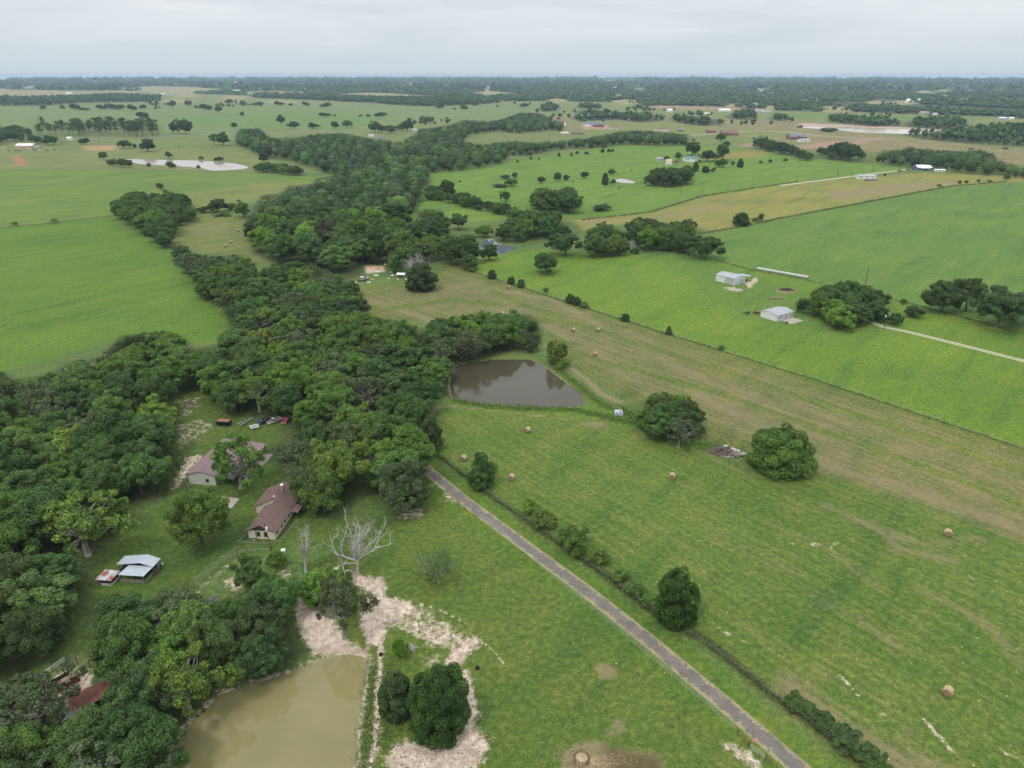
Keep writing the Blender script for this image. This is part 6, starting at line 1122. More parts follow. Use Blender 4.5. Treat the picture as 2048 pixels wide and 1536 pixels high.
# ------------------------------------------------------------------ vehicles and scrap
def wheels(o, xs, yy, r=.36, rim=M_METAL):
    for x in xs:
        for s in (-1, 1): m = MB(); m.tube([(x, s * (yy - .2), r), (x, s * yy, r)], r, 14); w_ = m.build('wheel', M_RUBBER, o); m = MB(); m.tube([(x, s * (yy + .004), r), (x, s * (yy + .02), r)], r * .55, 10); m.build('rim', rim, w_)
def pickup(label, X, Y, rz, mat, hood=True, bed_mat=None, fender=None):
    o = thing('pickup_truck', label, 'truck', (X, Y, 0), rz); W = .95
    m = MB(); m.box(-.05, 1.0, -W, W, .45, 1.05); m.build('cab_base', mat, o)
    m = MB(); m.hexa([(-.05, -W, 1.05), (1.05, -W, 1.05), (1.05, W, 1.05), (-.05, W, 1.05)], [(.05, -W + .15, 1.72), (.62, -W + .15, 1.72), (.62, W - .15, 1.72), (.05, W - .15, 1.72)]); c = m.build('cab', mat, o)
    m = MB(); m.add([(1.06, -W + .08, 1.12), (1.06, W - .08, 1.12), (.70, W - .2, 1.66), (.70, -W + .2, 1.66)], [(0, 1, 2, 3)]); m.build('windshield', M_GLASS, c)
    for s in (-1, 1): m = MB(); m.add([(.1, s * (W + .003), 1.1), (.95, s * (W + .003), 1.1), (.6, s * (W - .13), 1.64), (.12, s * (W - .13), 1.64)], [(0, 1, 2, 3) if s < 0 else (3, 2, 1, 0)]); m.build('side_window', M_GLASS, c)
    m = MB()
    if hood: m.box(1.0, 2.45, -W, W, .45, .98)
    else: m.box(1.0, 2.4, -W, -W + .35, .45, .95); m.box(1.0, 2.4, W - .35, W, .45, .95); m.box(2.25, 2.4, -W + .36, W - .36, .45, .8)
    m.build('hood' if hood else 'front_fenders', fender or mat, o)
    if not hood: m = MB(); m.box(1.2, 2.1, -.4, .4, .4, .85); m.build('engine', M_RUST, o)
    b = MB(); b.box(-2.6, -.1, -W, -W + .12, .5, 1.1); b.box(-2.6, -.1, W - .12, W, .5, 1.1); b.box(-2.6, -2.5, -W + .12, W - .12, .5, 1.05); b.build('bed_side', bed_mat or mat, o)
    b = MB(); b.box(-2.5, -.1, -W + .12, W - .12, .5, .6); b.build('bed_floor', M_RUST, o); wheels(o, (-1.75, 1.7), W + .02)
    m = MB(); m.box(2.46, 2.58, -W + .05, W - .05, .4, .6); m.build('bumper', M_METAL, o)
    for s in (-1, 1): m = MB(); m.box(2.43, 2.47, s * .68 - .12, s * .68 + .12, .7, .88); m.build('headlight', M_WPAINT, o)
    return o
o = thing('dumpster', 'black open-top dumpster with rusty scrap heaped inside', 'dumpster', (*G(449, 850), 0), R(-9))
b = MB(); b.hexa([(-2.1, -.9, .1), (2.1, -.9, .1), (2.1, .9, .1), (-2.1, .9, .1)], [(-2.4, -1.1, 1.75), (2.3, -1.1, 1.75), (2.3, 1.1, 1.75), (-2.4, 1.1, 1.75)]); b.build('body', paint('black_blue_steel', (.012, .015, .024), .6, .3), o)
b = MB(); rs = np.random.RandomState(3)
b.hexa([(-2.2, -1.0, 1.76), (2.1, -1.0, 1.76), (2.1, 1.0, 1.76), (-2.2, 1.0, 1.76)], [(-1.9, -.8, 1.9), (1.8, -.8, 1.95), (1.8, .8, 1.9), (-1.9, .8, 1.95)]); b.build('scrap_load', paint('rusty_scrap', (.30, .12, .075), .9, .4, 2.0), o)
for s in (-1.6, -.5, .6, 1.7): b = MB(); b.box(s - .06, s + .06, -1.16, -1.05, .2, 1.7); b.build('rib', M_BLACK, o)
o = thing('jon_boat', 'long grey flat boat on the grass at the tree edge', 'boat', (*G(492, 846), 0), R(62))
b = MB(); b.hexa([(-2.4, -.55, .1), (2.3, -.4, .25), (2.3, .4, .25), (-2.4, .55, .1)], [(-2.6, -.85, .75), (2.8, -.55, .85), (2.8, .55, .85), (-2.6, .85, .75)]); b.build('hull', M_GREYW, o); b = MB(); b.hexa([(-2.4, -.7, .76), (2.5, -.42, .86), (2.5, .42, .86), (-2.4, .7, .76)], [(-2.4, -.7, .78), (2.5, -.42, .88), (2.5, .42, .88), (-2.4, .7, .78)]); b.build('inside', M_DARK, o)  # dark sheet over the closed hull stands in for its shaded hollow
for x in (-1.4, .1, 1.5): b = MB(); b.box(x - .15, x + .15, -.62 + .08 * (x > 1), .62 - .08 * (x > 1), .79, .90); b.build('bench', M_METAL, o)
o = thing('truck_bed_trailer', 'white pickup-bed trailer with a reddish floor in front of the junk row', 'trailer', (*G(509, 857), 0), R(35)); b = MB(); b.box(-1.3, 1.3, -.95, -.72, .5, 1.05); b.box(-1.3, 1.3, .72, .95, .5, 1.05); b.box(-1.3, -1.15, -.72, .72, .5, 1.05); b.box(1.15, 1.3, -.72, .72, .5, 1.05); b.build('bed_side', M_WPAINT, o); b = MB(); b.box(-1.15, 1.15, -.72, .72, .5, .6); b.build('bed_floor', M_RUST, o); wheels(o, (-.1,), .97); b = MB(); b.tube([(1.3, 0, .55), (2.2, 0, .5)], .05, 5); b.build('tow_bar', M_METAL, o)
X, Y = G(523, 849); pickup('dark blue junked pickup under the trees', X, Y + 1.2, R(-112), M_BLUEP); X, Y = G(543, 849); pickup('white junked pickup with its hood missing', X + .6, Y + 1.6, R(-128), paint('chalky_white_paint', (.38, .37, .35), .7, .25), False); X, Y = G(572, 846); pickup('rusty red junked pickup at the end of the row', X, Y + 1.2, R(-100), M_RED, True, M_OLDWOOD)
# scrap clearing
X, Y = G(727, 562); o = thing('flatbed_wreck', 'dark red wrecked flatbed with a pale blue cab in the scrap clearing', 'truck', (X, Y, 0), R(4)); b = MB(); b.box(-3.6, 3.2, -1.1, 1.1, .6, .95); b.build('flatbed', M_RAILRED, o); b = MB(); b.box(-1.9, .3, -1.0, 1.0, .96, 2.3); c = b.build('cab', paint('pale_blue_paint', (.36, .43, .52), .5), o); b = MB(); b.box(-1.5, -.1, -.9, .9, 2.31, 2.55); b.build('cab_roof', M_WPAINT, c); panel(c, 'window', M_GLASS, 'y0', -1.6, 0, 1.5, 2.15, -1.0, .03); wheels(o, (-2.6, 2.2), 1.12, .5); b = MB(); b.box(1.2, 3.0, -.8, .8, .96, 1.5); b.build('scrap_load', M_RUST, o)
X, Y = G(803, 556); o = thing('tin_lean_to', 'small white-roofed lean-to in the scrap clearing', 'shed', (X, Y, 0), R(-12)); slab(o, 'roof', M_WPAINT, [(-3, -1.2, 2.1), (2.2, -1.2, 2.1), (2.2, 1.6, 2.7), (-3, 1.6, 2.7)], .08)
for x in (-2.7, 1.9):
    for y in (-1, 1.4): b = MB(); b.tube([(x, y, 0), (x, y, 2.15 + .2 * (y + 1))], .08, 6); b.build('post', M_OLDWOOD, o)
b = MB(); b.box(-2.2, 1.6, .3, 1.3, 0, 1.2); b.build('stacked_boxes', M_OLDWOOD, o); panel(o, 'side_sheet', M_GREYW, 'x1', -1, 1.4, 0, 2.0, 1.95)
X, Y = G(737.5, 565); o = thing('tank_lid', 'white round stock tank beside the dark red flatbed', 'tank', (X, Y, 0)); b = MB(); b.tube([(0, 0, 0), (0, 0, .6)], 1.1, 18); b.build('side', M_WPAINT, o); b = MB(); b.tube([(0, 0, .601), (0, 0, .63)], 1.0, 18); b.build('water', M_METAL, o)
sc = np.random.RandomState(8)
SCRAP = [(710, 565, 2.2, .7, 'white', 'white sheet lying left of the dark red flatbed'), (752, 551, 2.6, 1.8, 'white', 'big white sheet below the bare sand'), (745, 559, 1.6, 1.2, 'grey', 'grey sheet behind the round tank'), (736, 555, 2.2, 1.0, 'grey', 'bent grey sheet above the dark red flatbed'), (755, 544, 1.4, 1.0, 'white', 'pale sheet on the bare sand'), (784, 551, 2.0, .8, 'white', 'white sheet left of the lean-to'), (783, 545, 1.2, 1.6, 'grey', 'leaning grey sheet left of the lean-to'), (777, 557, 1.6, .5, 'white', 'white strip in the middle of the clearing'), (796, 559, 1.0, .8, 'white', 'small white sheet under the lean-to'), (813, 559, 1.6, 1.0, 'white', 'white sheet right of the lean-to'), (817, 574, 1.5, 1.0, 'white', 'white sheet under the rounded dull cedar'), (771, 529, 1.4, 1.0, 'white', 'white scrap above the bare sand'), (757, 538, 1.0, .8, 'black', 'dark scrap on the bare sand')]
for x, y, l_, w_, c_, lab in SCRAP:
    X, Y = G(x, y); a = sc.uniform(0, 3); b = MB(); b.hexa([(-l_ / 2, -w_ / 2, .02), (l_ / 2, -w_ / 2, .02), (l_ / 2, w_ / 2, .02), (-l_ / 2, w_ / 2, .02)], [(-l_ / 2, -w_ / 2, .35), (l_ / 2, -w_ / 2, .08), (l_ / 2, w_ / 2, .5), (-l_ / 2, w_ / 2, .12)])
    ob = b.build('scrap_sheet', {'white': M_WPAINT, 'grey': M_GREYW, 'black': M_BLACK}[c_], None, False, (X, Y, 0)); ob.rotation_euler = (0, 0, a); tag(ob, lab, 'scrap', 'scrap sheets in the clearing')
# crumpled blue and white crate by the pond outlet
X, Y = G(1237, 830); o = thing('caged_tank', 'crumpled blue and white cage tank at the outlet of the dark pond', 'tank', (X, Y, 0), R(5))
b = MB(); rs = np.random.RandomState(12); b.hexa([(-1.25, -1.0, .05), (1.25, -1.0, .05), (1.25, 1.0, .05), (-1.25, 1.0, .05)], [(-1.35, -.9, 1.2), (1.15, -.95, 1.1), (1.3, .9, 1.45), (-1.2, 1.0, 1.5)]); b.build('liner', paint('blue_grey_plastic', (.20, .22, .30), .5, .5, 1.3, stain=(.62, .62, .66), sfac=.45, sscale=1.4), o)
for x in (-1.3, -.05, 1.25): b = MB(); b.tube([(x, -1.05, .05), (x, -1.0, 1.2), (x, 1.0, 1.52), (x, 1.05, .05)], .07, 5); b.build('cage_bar', M_WPAINT, o)
b = MB(); b.tube([(-1.35, .98, 1.55), (1.35, .98, 1.5)], .10, 5); b.build('top_bar', M_WPAINT, o)
# brush pile, burnt heaps
def heap(root, name, mat, n, rx, ry, h, rs, r=(.03, .10), ln=(.8, 2.6), off=(0, 0)):
    b = MB()
    for i in range(n):
        a = rs.uniform(0, 6.283); q = math.sqrt(rs.rand()); x, y = off[0] + rx * q * math.cos(a), off[1] + ry * q * math.sin(a); z = h * (1 - q ** 1.5) * rs.uniform(.15, 1.0) + .08; d = unit(1, rs)[0]; d[2] *= .3; l_ = rs.uniform(*ln) / 2
        b.tube([(x - d[0] * l_, y - d[1] * l_, max(.03, z - d[2] * l_)), (x + rs.normal(0, .1), y, z), (x + d[0] * l_, y + d[1] * l_, max(.03, z + d[2] * l_))], [rs.uniform(*r)] * 2 + [.03], 4)
    return b.build(name, mat, root)
hr = np.random.RandomState(21)
X, Y = G(1455, 908); o = thing('brush_pile', 'big pile of grey branches, boards and junk beside the spreading bush', 'brush pile', (X, Y, 0), R(-12))
heap(o, 'branches', paint('brown_brush', (.185, .145, .115), .95, .4), 330, 5.0, 2.6, 2.6, hr, (.03, .11), (1, 3.2), (-1.2, .4)); heap(o, 'logs', paint('grey_logs', (.32, .285, .25), .95, .3), 60, 4.8, 2.4, 1.6, hr, (.10, .2), (2, 4), (1.8, -.6))
b = MB(); b.tube([(3.6, -.6, .6), (5.4, -.3, .6)], .62, 14, cap=False); b.build('culvert_pipe', M_GREYW, o)
for x, y, z, mt in [(1.6, .9, 1.5, paint('tan_board', (.55, .42, .32), .9, .2)), (3.0, .6, 1.2, M_GREYW), (-.6, 1.6, 1.9, paint('pale_teal_sheet', (.30, .38, .37), .7)), (1.8, .1, 1.2, M_OLDWOOD)]: b = MB(); b.hexa([(x - .7, y - .5, z), (x + .6, y - .4, z - .2), (x + .7, y + .5, z), (x - .6, y + .5, z + .2)], [(x - .7, y - .5, z + .08), (x + .6, y - .4, z - .12), (x + .7, y + .5, z + .08), (x - .6, y + .5, z + .28)]); b.build('board', mt, o)
X, Y = G(1573, 580); o = thing('burn_pile', 'brown twig heap on a bare ring behind the garage', 'burn pile', (X, Y, 0)); heap(o, 'twigs', paint('brown_twigs', (.125, .088, .070), .95, .4), 300, 4.2, 2.6, 1.4, hr, (.03, .08), (.8, 2.4)); heap(o, 'ash_logs', M_DARK, 30, 3.0, 1.8, .8, hr, (.06, .12))
X, Y = G(1551, 598); o = thing('dirt_berm', 'low brown dirt berm with sticks behind the garage', 'dirt heap', (X, Y, 0)); heap(o, 'sticks', paint('tan_sticks', (.25, .17, .12), .95, .4), 160, 4.4, 1.2, .7, hr, (.04, .09), (.8, 2.2)); heap(o, 'roots', M_OLDWOOD, 20, 3.5, .8, .6, hr, (.06, .12))
X, Y = G(425, 1201); o = thing('log_pile', 'small pile of dark logs at the edge of the pond-side wood', 'log pile', (X, Y, 0), .5); heap(o, 'logs', M_OLDWOOD, 26, 1.4, .8, .8, hr, (.06, .14), (1.2, 2.4)); heap(o, 'twigs', BARK, 20, 1.2, .7, .6, hr)
X, Y = G(822, 1297); o = thing('fallen_branch', 'grey fallen branch right of the small bright bush', 'branch', (X, Y, 0)); heap(o, 'twigs', BARK_GREY, 26, 1.2, .8, .6, hr, (.02, .06)); heap(o, 'limb', BARK_GREY, 3, .8, .3, .3, hr, (.07, .11), (2, 3))
# ring feeder and spilt hay
X, Y = G(1163, 1522); o = thing('hay_feeder', 'round feeder ring packed with pale hay at the bottom of the picture', 'feeder', (X, Y, 0))
for z in (.25, .75, 1.2): b = MB(); b.tube([(1.25 * math.cos(6.2832 * i / 24), 1.25 * math.sin(6.2832 * i / 24), z) for i in range(25)], .035, 5, cap=False); b.build('hoop', M_BLACK, o)
for i in range(12): a = 6.2832 * i / 12; b = MB(); b.tube([(1.25 * math.cos(a), 1.25 * math.sin(a), 0), (1.25 * math.cos(a), 1.25 * math.sin(a), 1.2)], .03, 5); b.build('bar', M_BLACK, o)
b = MB(); b.tube([(0, 0, 0), (0, 0, .7), (0, 0, .95), (0, 0, 1.08)], [1.18, 1.15, .9, .02], 20); b.build('hay', paint('pale_hay', (.42, .30, .185), .95, .3, 4), o, True)
_n = 5200; _a = hr.uniform(0, 6.283, _n); _q = np.abs(hr.normal(0, 1.9, _n)) * (1 + .45 * np.sin(3 * _a + 1) + .3 * np.sin(5 * _a))
V, F = leaves(np.c_[X + 1.6 + 2.0 * _q * np.cos(_a), Y - .3 + _q * np.sin(_a), hr.uniform(.02, .10, _n)], np.tile([0, 0, 1.], (_n, 1)), .15, hr, .35, .16)
tag(link('straw', np_mesh('straw', V, F, paint('pale_straw', (.40, .285, .175), .95, .4, 2))), 'loose pale straw trampled around the feeder', None, None, 'stuff')
# buckets and tubs
for x, y, lab in [(762, 1311, 'black tub on the sandy path beside the muddy pond'), (955, 1338, 'black tub alone on the grass right of the clay')]:
    X, Y = G(x, y); o = thing('feed_tub', lab, 'tub', (X, Y, 0)); b = MB(); b.tube([(0, 0, .02), (0, 0, .45)], [.34, .42], 14, cap=False); b.build('side', M_BLACK, o); b = MB(); b.tube([(0, 0, .02), (0, 0, .12)], .34, 14); b.build('base', M_BLACK, o)
# ------------------------------------------------------------------ poles, fences, gate
def pole(label, bx, by, h, arm=0, tank=False, lamp=False, lean=0, r=.15, group=None):
    X, Y = G(bx, by); o = thing('utility_pole', label, 'utility pole', (X, Y, 0), 0, group); b = MB(); b.tube([(0, 0, -.3), (lean, 0, h)], [r, r * .7], 8); b.build('shaft', M_POLE, o)
    if arm: b = MB(); b.box(-arm, arm, -.07, .07, h - .6, h - .42); a = b.build('crossarm', M_POLE, o); b = MB(); [b.tube([(s * arm * .85, 0, h - .42), (s * arm * .85, 0, h - .2)], .06, 6) for s in (-1, 0, 1)]; b.build('insulator', M_WPAINT, a)
    if tank: b = MB(); b.tube([(-.42, 0, h - 2.1), (-.42, 0, h - 1.15)], .28, 10); b.build('transformer', M_WPAINT, o)
    if lamp: b = MB(); b.tube([(0, 0, h - .5), (.7, -.3, h - .1)], .04, 5); a = b.build('lamp_arm', M_METAL, o); b = MB(); b.tube([(.7, -.3, h - .25), (.7, -.3, h + .02)], [.25, .12], 8); b.build('lamp_head', M_WPAINT, a)
    return o
pole('dark utility pole with a white transformer before the cream house', 543, 1101, 8.1, 0, True, False, -.7)
pole('yard light pole with a white transformer beside the farm grove', 1768, 659, 8.2, 0, True, True)
for i, (x, y, h, lab) in enumerate([(1361, 386, 8.5, 'first pole of the line along the tan field'), (1404, 391, 9, 'second pole of the line along the tan field'), (1504, 376, 9, 'third pole of the line along the tan field'), (1595, 363, 9, 'fourth pole of the line along the tan field'), (1674, 354, 9.5, 'fifth pole, left of the mobile home'), (1701, 356, 8, 'pole close left of the mobile home'), (1746, 344, 9, 'pole behind the mobile home'), (1798, 342, 8, 'pole at the lane of the blue house'), (1582, 290, 12, 'pole before the grey-roofed brick house'), (445, 309, 11, 'pole in the pasture beyond the silvery pond'), (359, 298, 10, 'left pole in the pasture beyond the silvery pond'), (200, 288, 12, 'pole at the roadside pen'), (1221, 303, 9, 'pole at the upper pasture cedars'), (1731, 566, 9, 'slim pale pole behind the farm grove')]):
    pole(lab, x, y, h, .9 if i not in (12, 13) else 0, False, False, 0, .17 if i < 9 else .2, 'poles across the fields')
def wire_fence(label, pts, step, h=1.25, post=None, pr=.06, wires=3, wr=.012, group='wire fences'):
    q = resample(GP(pts), step); o = thing('wire_fence', label, 'fence', (q[0][0], q[0][1], 0), 0, group); q = q - q[0]; pm = MB(); pm.tube([(0, 0, -.2), (0, 0, h)], pr, 5); pm = pm.mesh('fence_post', post or M_POLE)
    for i, (x, y) in enumerate(q): p = link('post', pm, o, (x, y, 0)); p.rotation_euler = (.03 * math.sin(i * 5.1), .03 * math.sin(i * 3.7), 0); p.scale = (1, 1, 1 + .12 * math.sin(i * 7.7))
    for i in range(wires): m = MB(); m.tube([(x, y, h * (.35 + .28 * i)) for x, y in q], wr, 3, cap=False); m.build('wire', M_METAL, o)
    return o
wire_fence('long wire fence running diagonally between dry hay and bright pasture', DIAG, 6.5, 1.35, None, .08)
wire_fence('wire fence on thin steel posts along the driveway', [(940, 1015), (1091, 1142), (1142, 1186), (1198, 1232), (1262, 1285), (1307, 1324), (1356, 1363), (1416, 1416), (1443, 1439), (1470, 1462)], 4.2, 1.2, M_METAL, .035, 4)
wire_fence('fence in the bushes between driveway and mown field', HEDGE[1:], 6, 1.2)
wire_fence('fence between the bright pasture and the upper right field', [(1430, 521), (1514, 543), (1620, 562), (1700, 580), (1790, 600), (1900, 628), (2048, 668), (2300, 735)], 8, 1.3, None, .09)
wire_fence('fence between the tan field and the upper right field', [(1400, 468), (1440, 465), (1480, 453), (1560, 437), (1700, 411), (1800, 392), (1900, 373), (2010, 364)], 9, 1.3, None, .10)
wire_fence('fence between the tan field and the cattle pasture', [(1165, 440), (1300, 425), (1404, 393), (1504, 377), (1595, 364), (1680, 357)], 10, 1.3, None, .10)
wire_fence('fence across the left pastures', [(-120, 466), (0, 456), (110, 446), (235, 431)], 8, 1.3, None, .09)
q = [(390, 1176), (404, 1162), (413, 1154), (423, 1146), (433, 1138), (447, 1127), (460, 1116), (475, 1108)]
o = wire_fence('chain-link yard fence above the footpath at the lawn edge', q, 2.6, 1.35, M_POLE, .05, 6, .012)
wire_fence('low pipe fence across the lawn from the yard corner to the utility pole', [(475, 1108), (473, 1099), (498, 1100), (521, 1101), (541, 1102)], 3.2, 1.1, M_POLE, .05, 2, .02)
X, Y = G(478, 1112); o = thing('brace_post', 'leaning grey brace post at the corner of the yard fence', 'post', (X, Y, 0)); b = MB(); b.tube([(0, 0, 0), (0, 0, 1.6)], .14, 7); b.build('upright', M_RUST, o); b = MB(); b.tube([(.1, -.1, 1.3), (1.0, -2.2, .1)], .10, 6); b.build('brace', M_OLDWOOD, o)
def gate(label, a, c, h, rails, mat, pm):
    A, B = np.array(G(*a)), np.array(G(*c)); d = B - A; L = np.linalg.norm(d); o = thing('farm_gate', label, 'gate', (A[0], A[1], 0), math.atan2(d[1], d[0]))
    for x in (0, L): b = MB(); b.tube([(x, 0, -.2), (x, 0, h + .3)], .06, 7); b.build('post', pm, o)
    for i in range(rails): b = MB(); z = .2 + (h - .2) * i / (rails - 1); b.tube([(.15, 0, z), (L - .15, 0, z)], .018, 5); b.build('rail', mat, o)
    for x in (.15, L / 2, L - .15): b = MB(); b.tube([(x, 0, .2), (x, 0, h)], .018, 5); b.build('stile', mat, o)
    return o
gate('red pipe gate beside the lower driveway', (1474, 1472), (1497, 1494), 1.3, 6, M_RAILRED, M_POLE)
gate('dark mesh gate next to the red pipe gate', (1498, 1496), (1530, 1519), 1.2, 5, M_GREYW, M_POLE); gate('dark gate at the bottom edge by the driveway', (1532, 1521), (1552, 1540), 1.2, 5, M_RUST, M_POLE)
X, Y = G(1505, 1491); o = thing('marker_ball', 'bright pink ball on a stake beside the red gate', 'marker', (X, Y, 0)); b = MB(); b.tube([(0, 0, 0), (0, 0, 1.1)], .03, 5); b.build('stake', M_METAL, o); b = MB(); b.tube([(0, 0, 1.0), (0, 0, 1.08), (0, 0, 1.25), (0, 0, 1.42), (0, 0, 1.5)], [.02, .18, .25, .18, .02], 10); b.build('ball', paint('pink_plastic', (.75, .10, .30), .4, .1), o, True)
gate('white gate across the driveway at the concrete joint', (918, 1012), (930, 1018), 1.1, 4, M_METAL, M_POLE)
# ------------------------------------------------------------------ cattle in the far pasture
def cow_mesh(name, mat):
    rs_ = [(-1.15, 1.12, .05, .05), (-1.1, 1.15, .22, .26), (-.9, 1.12, .30, .36), (-.5, 1.05, .32, .40), (0, 1.0, .34, .44), (.4, 1.02, .32, .44), (.75, 1.08, .27, .38), (.95, 1.15, .19, .26), (1.15, 1.08, .15, .20), (1.35, .92, .14, .17), (1.55, .70, .12, .13), (1.68, .55, .07, .08)]; m = MB(); n = 10; vs = []
    for x, z, a, c in rs_:
        for j in range(n): t_ = 6.2832 * j / n; vs.append((x, a * math.cos(t_), z + c * math.sin(t_)))
    k = len(rs_); m.add(vs, [(i * n + j, i * n + (j + 1) % n, (i + 1) * n + (j + 1) % n, (i + 1) * n + j) for i in range(k - 1) for j in range(n)] + [tuple(range(n))[::-1], tuple((k - 1) * n + j for j in range(n))])
    for s in (-1, 1):
        m.tube([(.72, s * .18, .95), (.74, s * .19, .45), (.72, s * .19, .0)], [.13, .075, .07], 6); m.tube([(-.9, s * .2, 1.0), (-.72, s * .21, .72), (-.98, s * .2, .42), (-.95, s * .2, 0)], [.19, .11, .075, .07], 6); m.tube([(1.3, s * .12, 1.05), (1.28, s * .32, 1.08)], [.05, .03], 5)
    m.tube([(-1.12, 0, 1.25), (-1.25, 0, .9), (-1.22, 0, .5)], [.04, .03, .04], 5); return m.mesh(name, mat, True)
cm = cow_mesh('cow', paint('black_hide', (.014, .013, .012), .7, .3)); cw = cow_mesh('pale_cow', paint('pale_hide', (.62, .55, .45), .7, .15))
for x, y, rz, me, lab in [(1146, 364, 2.8, cm, 'black cow grazing left of the small grey tree'), (1237, 378, .3, cm, 'black cow below the tiny stock pond, left of two'), (1243, 375, .4, cm, 'black cow below the tiny stock pond, right of two'), (1133, 368, 1.0, cw, 'pale cow alone above the tall clump'), (1235, 347, 1.5, cm, 'black cow above the tiny stock pond'), (1263, 342, .2, cm, 'black cow in the upper pasture right of the pond tree'), (1286, 373, 3.0, cw, 'pale cow right below the tiny stock pond')]:
    X, Y = G(x, y); o = link('cow', me, None, (X, Y, 0)); o.rotation_euler = (0, 0, rz); tag(o, lab, 'cow', 'cattle in the far pasture')
# ------------------------------------------------------------------ far houses
M_BRICK = paint('red_brown_brick', (.21, .10, .085), .9, .2, 1); M_ROOFGREY = paint('grey_shingles', (.15, .16, .18), .9, .2, .5); M_ROOFRED = paint('dull_red_roof', (.20, .105, .095), .8, .2, .5); M_SALMON = paint('salmon_wall', (.55, .33, .24), .8, .12, .5); M_BLUEWALL = paint('blue_siding', (.10, .15, .26), .7, .15, .5)
def far_house(label, x, y, wpx, dm, eave, ridge, rz, wall, roof, porch=None, wing=None, name='house', cat='house', axis='x'):
    X, Y = G(x, y); L = wpx / FPX * depth(X, Y) / max(.5, abs(math.cos(rz))); o = thing(name, label, cat, (X, Y, 0), rz)
    gable(o, -L / 2, L / 2, 0, dm, eave, ridge, axis, wall, roof, .5)
    panel(o, 'door', M_TRIM, 'y0', -.5, .5, 0, min(2.1, eave - .1), 0, .06)
    for s in (-.32, .32): window(o, 'y0', s * L - .7, s * L + .7, .9, min(2.0, eave - .3), 0, M_WPAINT)
    if porch: slab(o, 'porch_roof', porch, [(-L * .3, -3.2, eave - .7), (L * .3, -3.2, eave - .7), (L * .3, -.05, eave - .25), (-L * .3, -.05, eave - .25)], .12); [MB().box(s * L * .28 - .1, s * L * .28 + .1, -3.1, -2.9, 0, eave - .7).build('porch_post', M_WPAINT, o) for s in (-1, 1)]
    if wing: gable(o, -L / 2 + wing[0] * L, -L / 2 + wing[1] * L, -wing[2], .3, eave, (eave + ridge) / 2, 'y', wall, roof, .4, wall_name='wing_wall', roof_name='wing_roof')
    return o
o = far_house('long white mobile home with a deck, at the tan field', 1734, 358, 36, 8, 3.2, 4.4, -.03, M_WPAINT, M_WROOF); 
X, Y = G(1741, 362); o = thing('deck_shed', 'low grey shed roof in front of the mobile home', 'shed', (X, Y, 0), -.03); slab(o, 'roof', M_OLDWOOD, [(-7, -1.5, 1.8), (7, -1.5, 1.8), (7, 1.5, 2.2), (-7, 1.5, 2.2)], .15); MB().box(-6.8, 6.8, -1.3, 1.3, 0, 1.78).build('wall', M_OLDWOOD, o)
far_house('blue house with a bright white metal roof before the far wood', 1849, 341, 28, 13, 3.6, 6.0, -.05, M_BLUEWALL, M_WPAINT, M_WPAINT)
for x, y, lab, mt in [(1799, 343, 'rusty vehicle on the lane left of the blue house', M_RUST), (1806, 341.5, 'white vehicle on the lane left of the blue house', M_WPAINT), (1816, 340, 'dark red vehicle near the blue house', M_RAILRED), (1826, 338.5, 'blue-grey vehicle next to the blue house', M_BLUEP)]:
    X, Y = G(x, y); pickup(lab, X, Y, .2, mt)
far_house('white trailer among trees right of the blue house', 1880, 343.5, 20, 4, 2.2, 2.9, -.05, M_WPAINT, M_WPAINT, name='trailer_home', cat='trailer')
far_house('white two-storey shed with a pale roof in the upper pasture', 1337, 330, 12, 9, 5.2, 6.8, -.2, M_WPAINT, M_SALMON); far_house('small pale blue shed left of the white shed', 1320, 322, 12, 8, 3.2, 4.2, .1, paint('pale_blue_wall', (.45, .52, .56), .7), M_WROOF, name='shed', cat='shed'); far_house('white farmhouse with a green metal roof', 1384, 323, 27, 12, 3.6, 6.2, .1, M_WPAINT, M_GREEN, None, (.05, .5, 8)); far_house('dark low shed right of the white shed', 1352, 326, 10, 6, 2.4, 3.2, -.1, M_OLDWOOD, M_RUST, name='shed', cat='shed')
far_house('red-brown brick house in the open lots', 1461, 271, 32, 20, 4.0, 9.5, -.05, M_BRICK, M_ROOFRED, None, (.1, .35, 6)); far_house('small brick outbuilding left of the brick house', 1423, 266, 18, 12, 3.5, 6.5, -.05, M_BRICK, M_BRICK); far_house('brick house with a hipped grey roof', 1596, 279, 34, 20, 4.5, 9, .02, M_BRICK, M_ROOFGREY, None, (.3, .6, 6)); far_house('white metal building right of the grey-roofed brick house', 1611, 284, 20, 12, 3.5, 5, .2, M_WPAINT, M_WROOF)
far_house('grey-roofed house half hidden behind the tree belt', 1560, 293, 22, 14, 3.5, 6.5, .0, M_GREYW, M_ROOFGREY); far_house('white gabled house in the bare lot', 1178, 253, 18, 16, 5, 10, .1, M_WPAINT, M_ROOFGREY, None, (.1, .45, 7)); far_house('dark-roofed brick house in the bare lot', 1197, 254, 22, 16, 4.5, 10, -.1, M_BRICK, M_ROOFGREY, None, (.4, .8, 7)); far_house('dull red roofed house at the back wood', 1117, 246, 22, 16, 4, 8, .05, M_SALMON, M_ROOFRED); far_house('white barn behind the lots', 1170, 237, 15, 18, 6, 10, .0, M_WPAINT, M_WPAINT); far_house('small white house below the dull red roof', 1126, 252, 10, 9, 3.5, 6, .0, M_WPAINT, M_WPAINT)
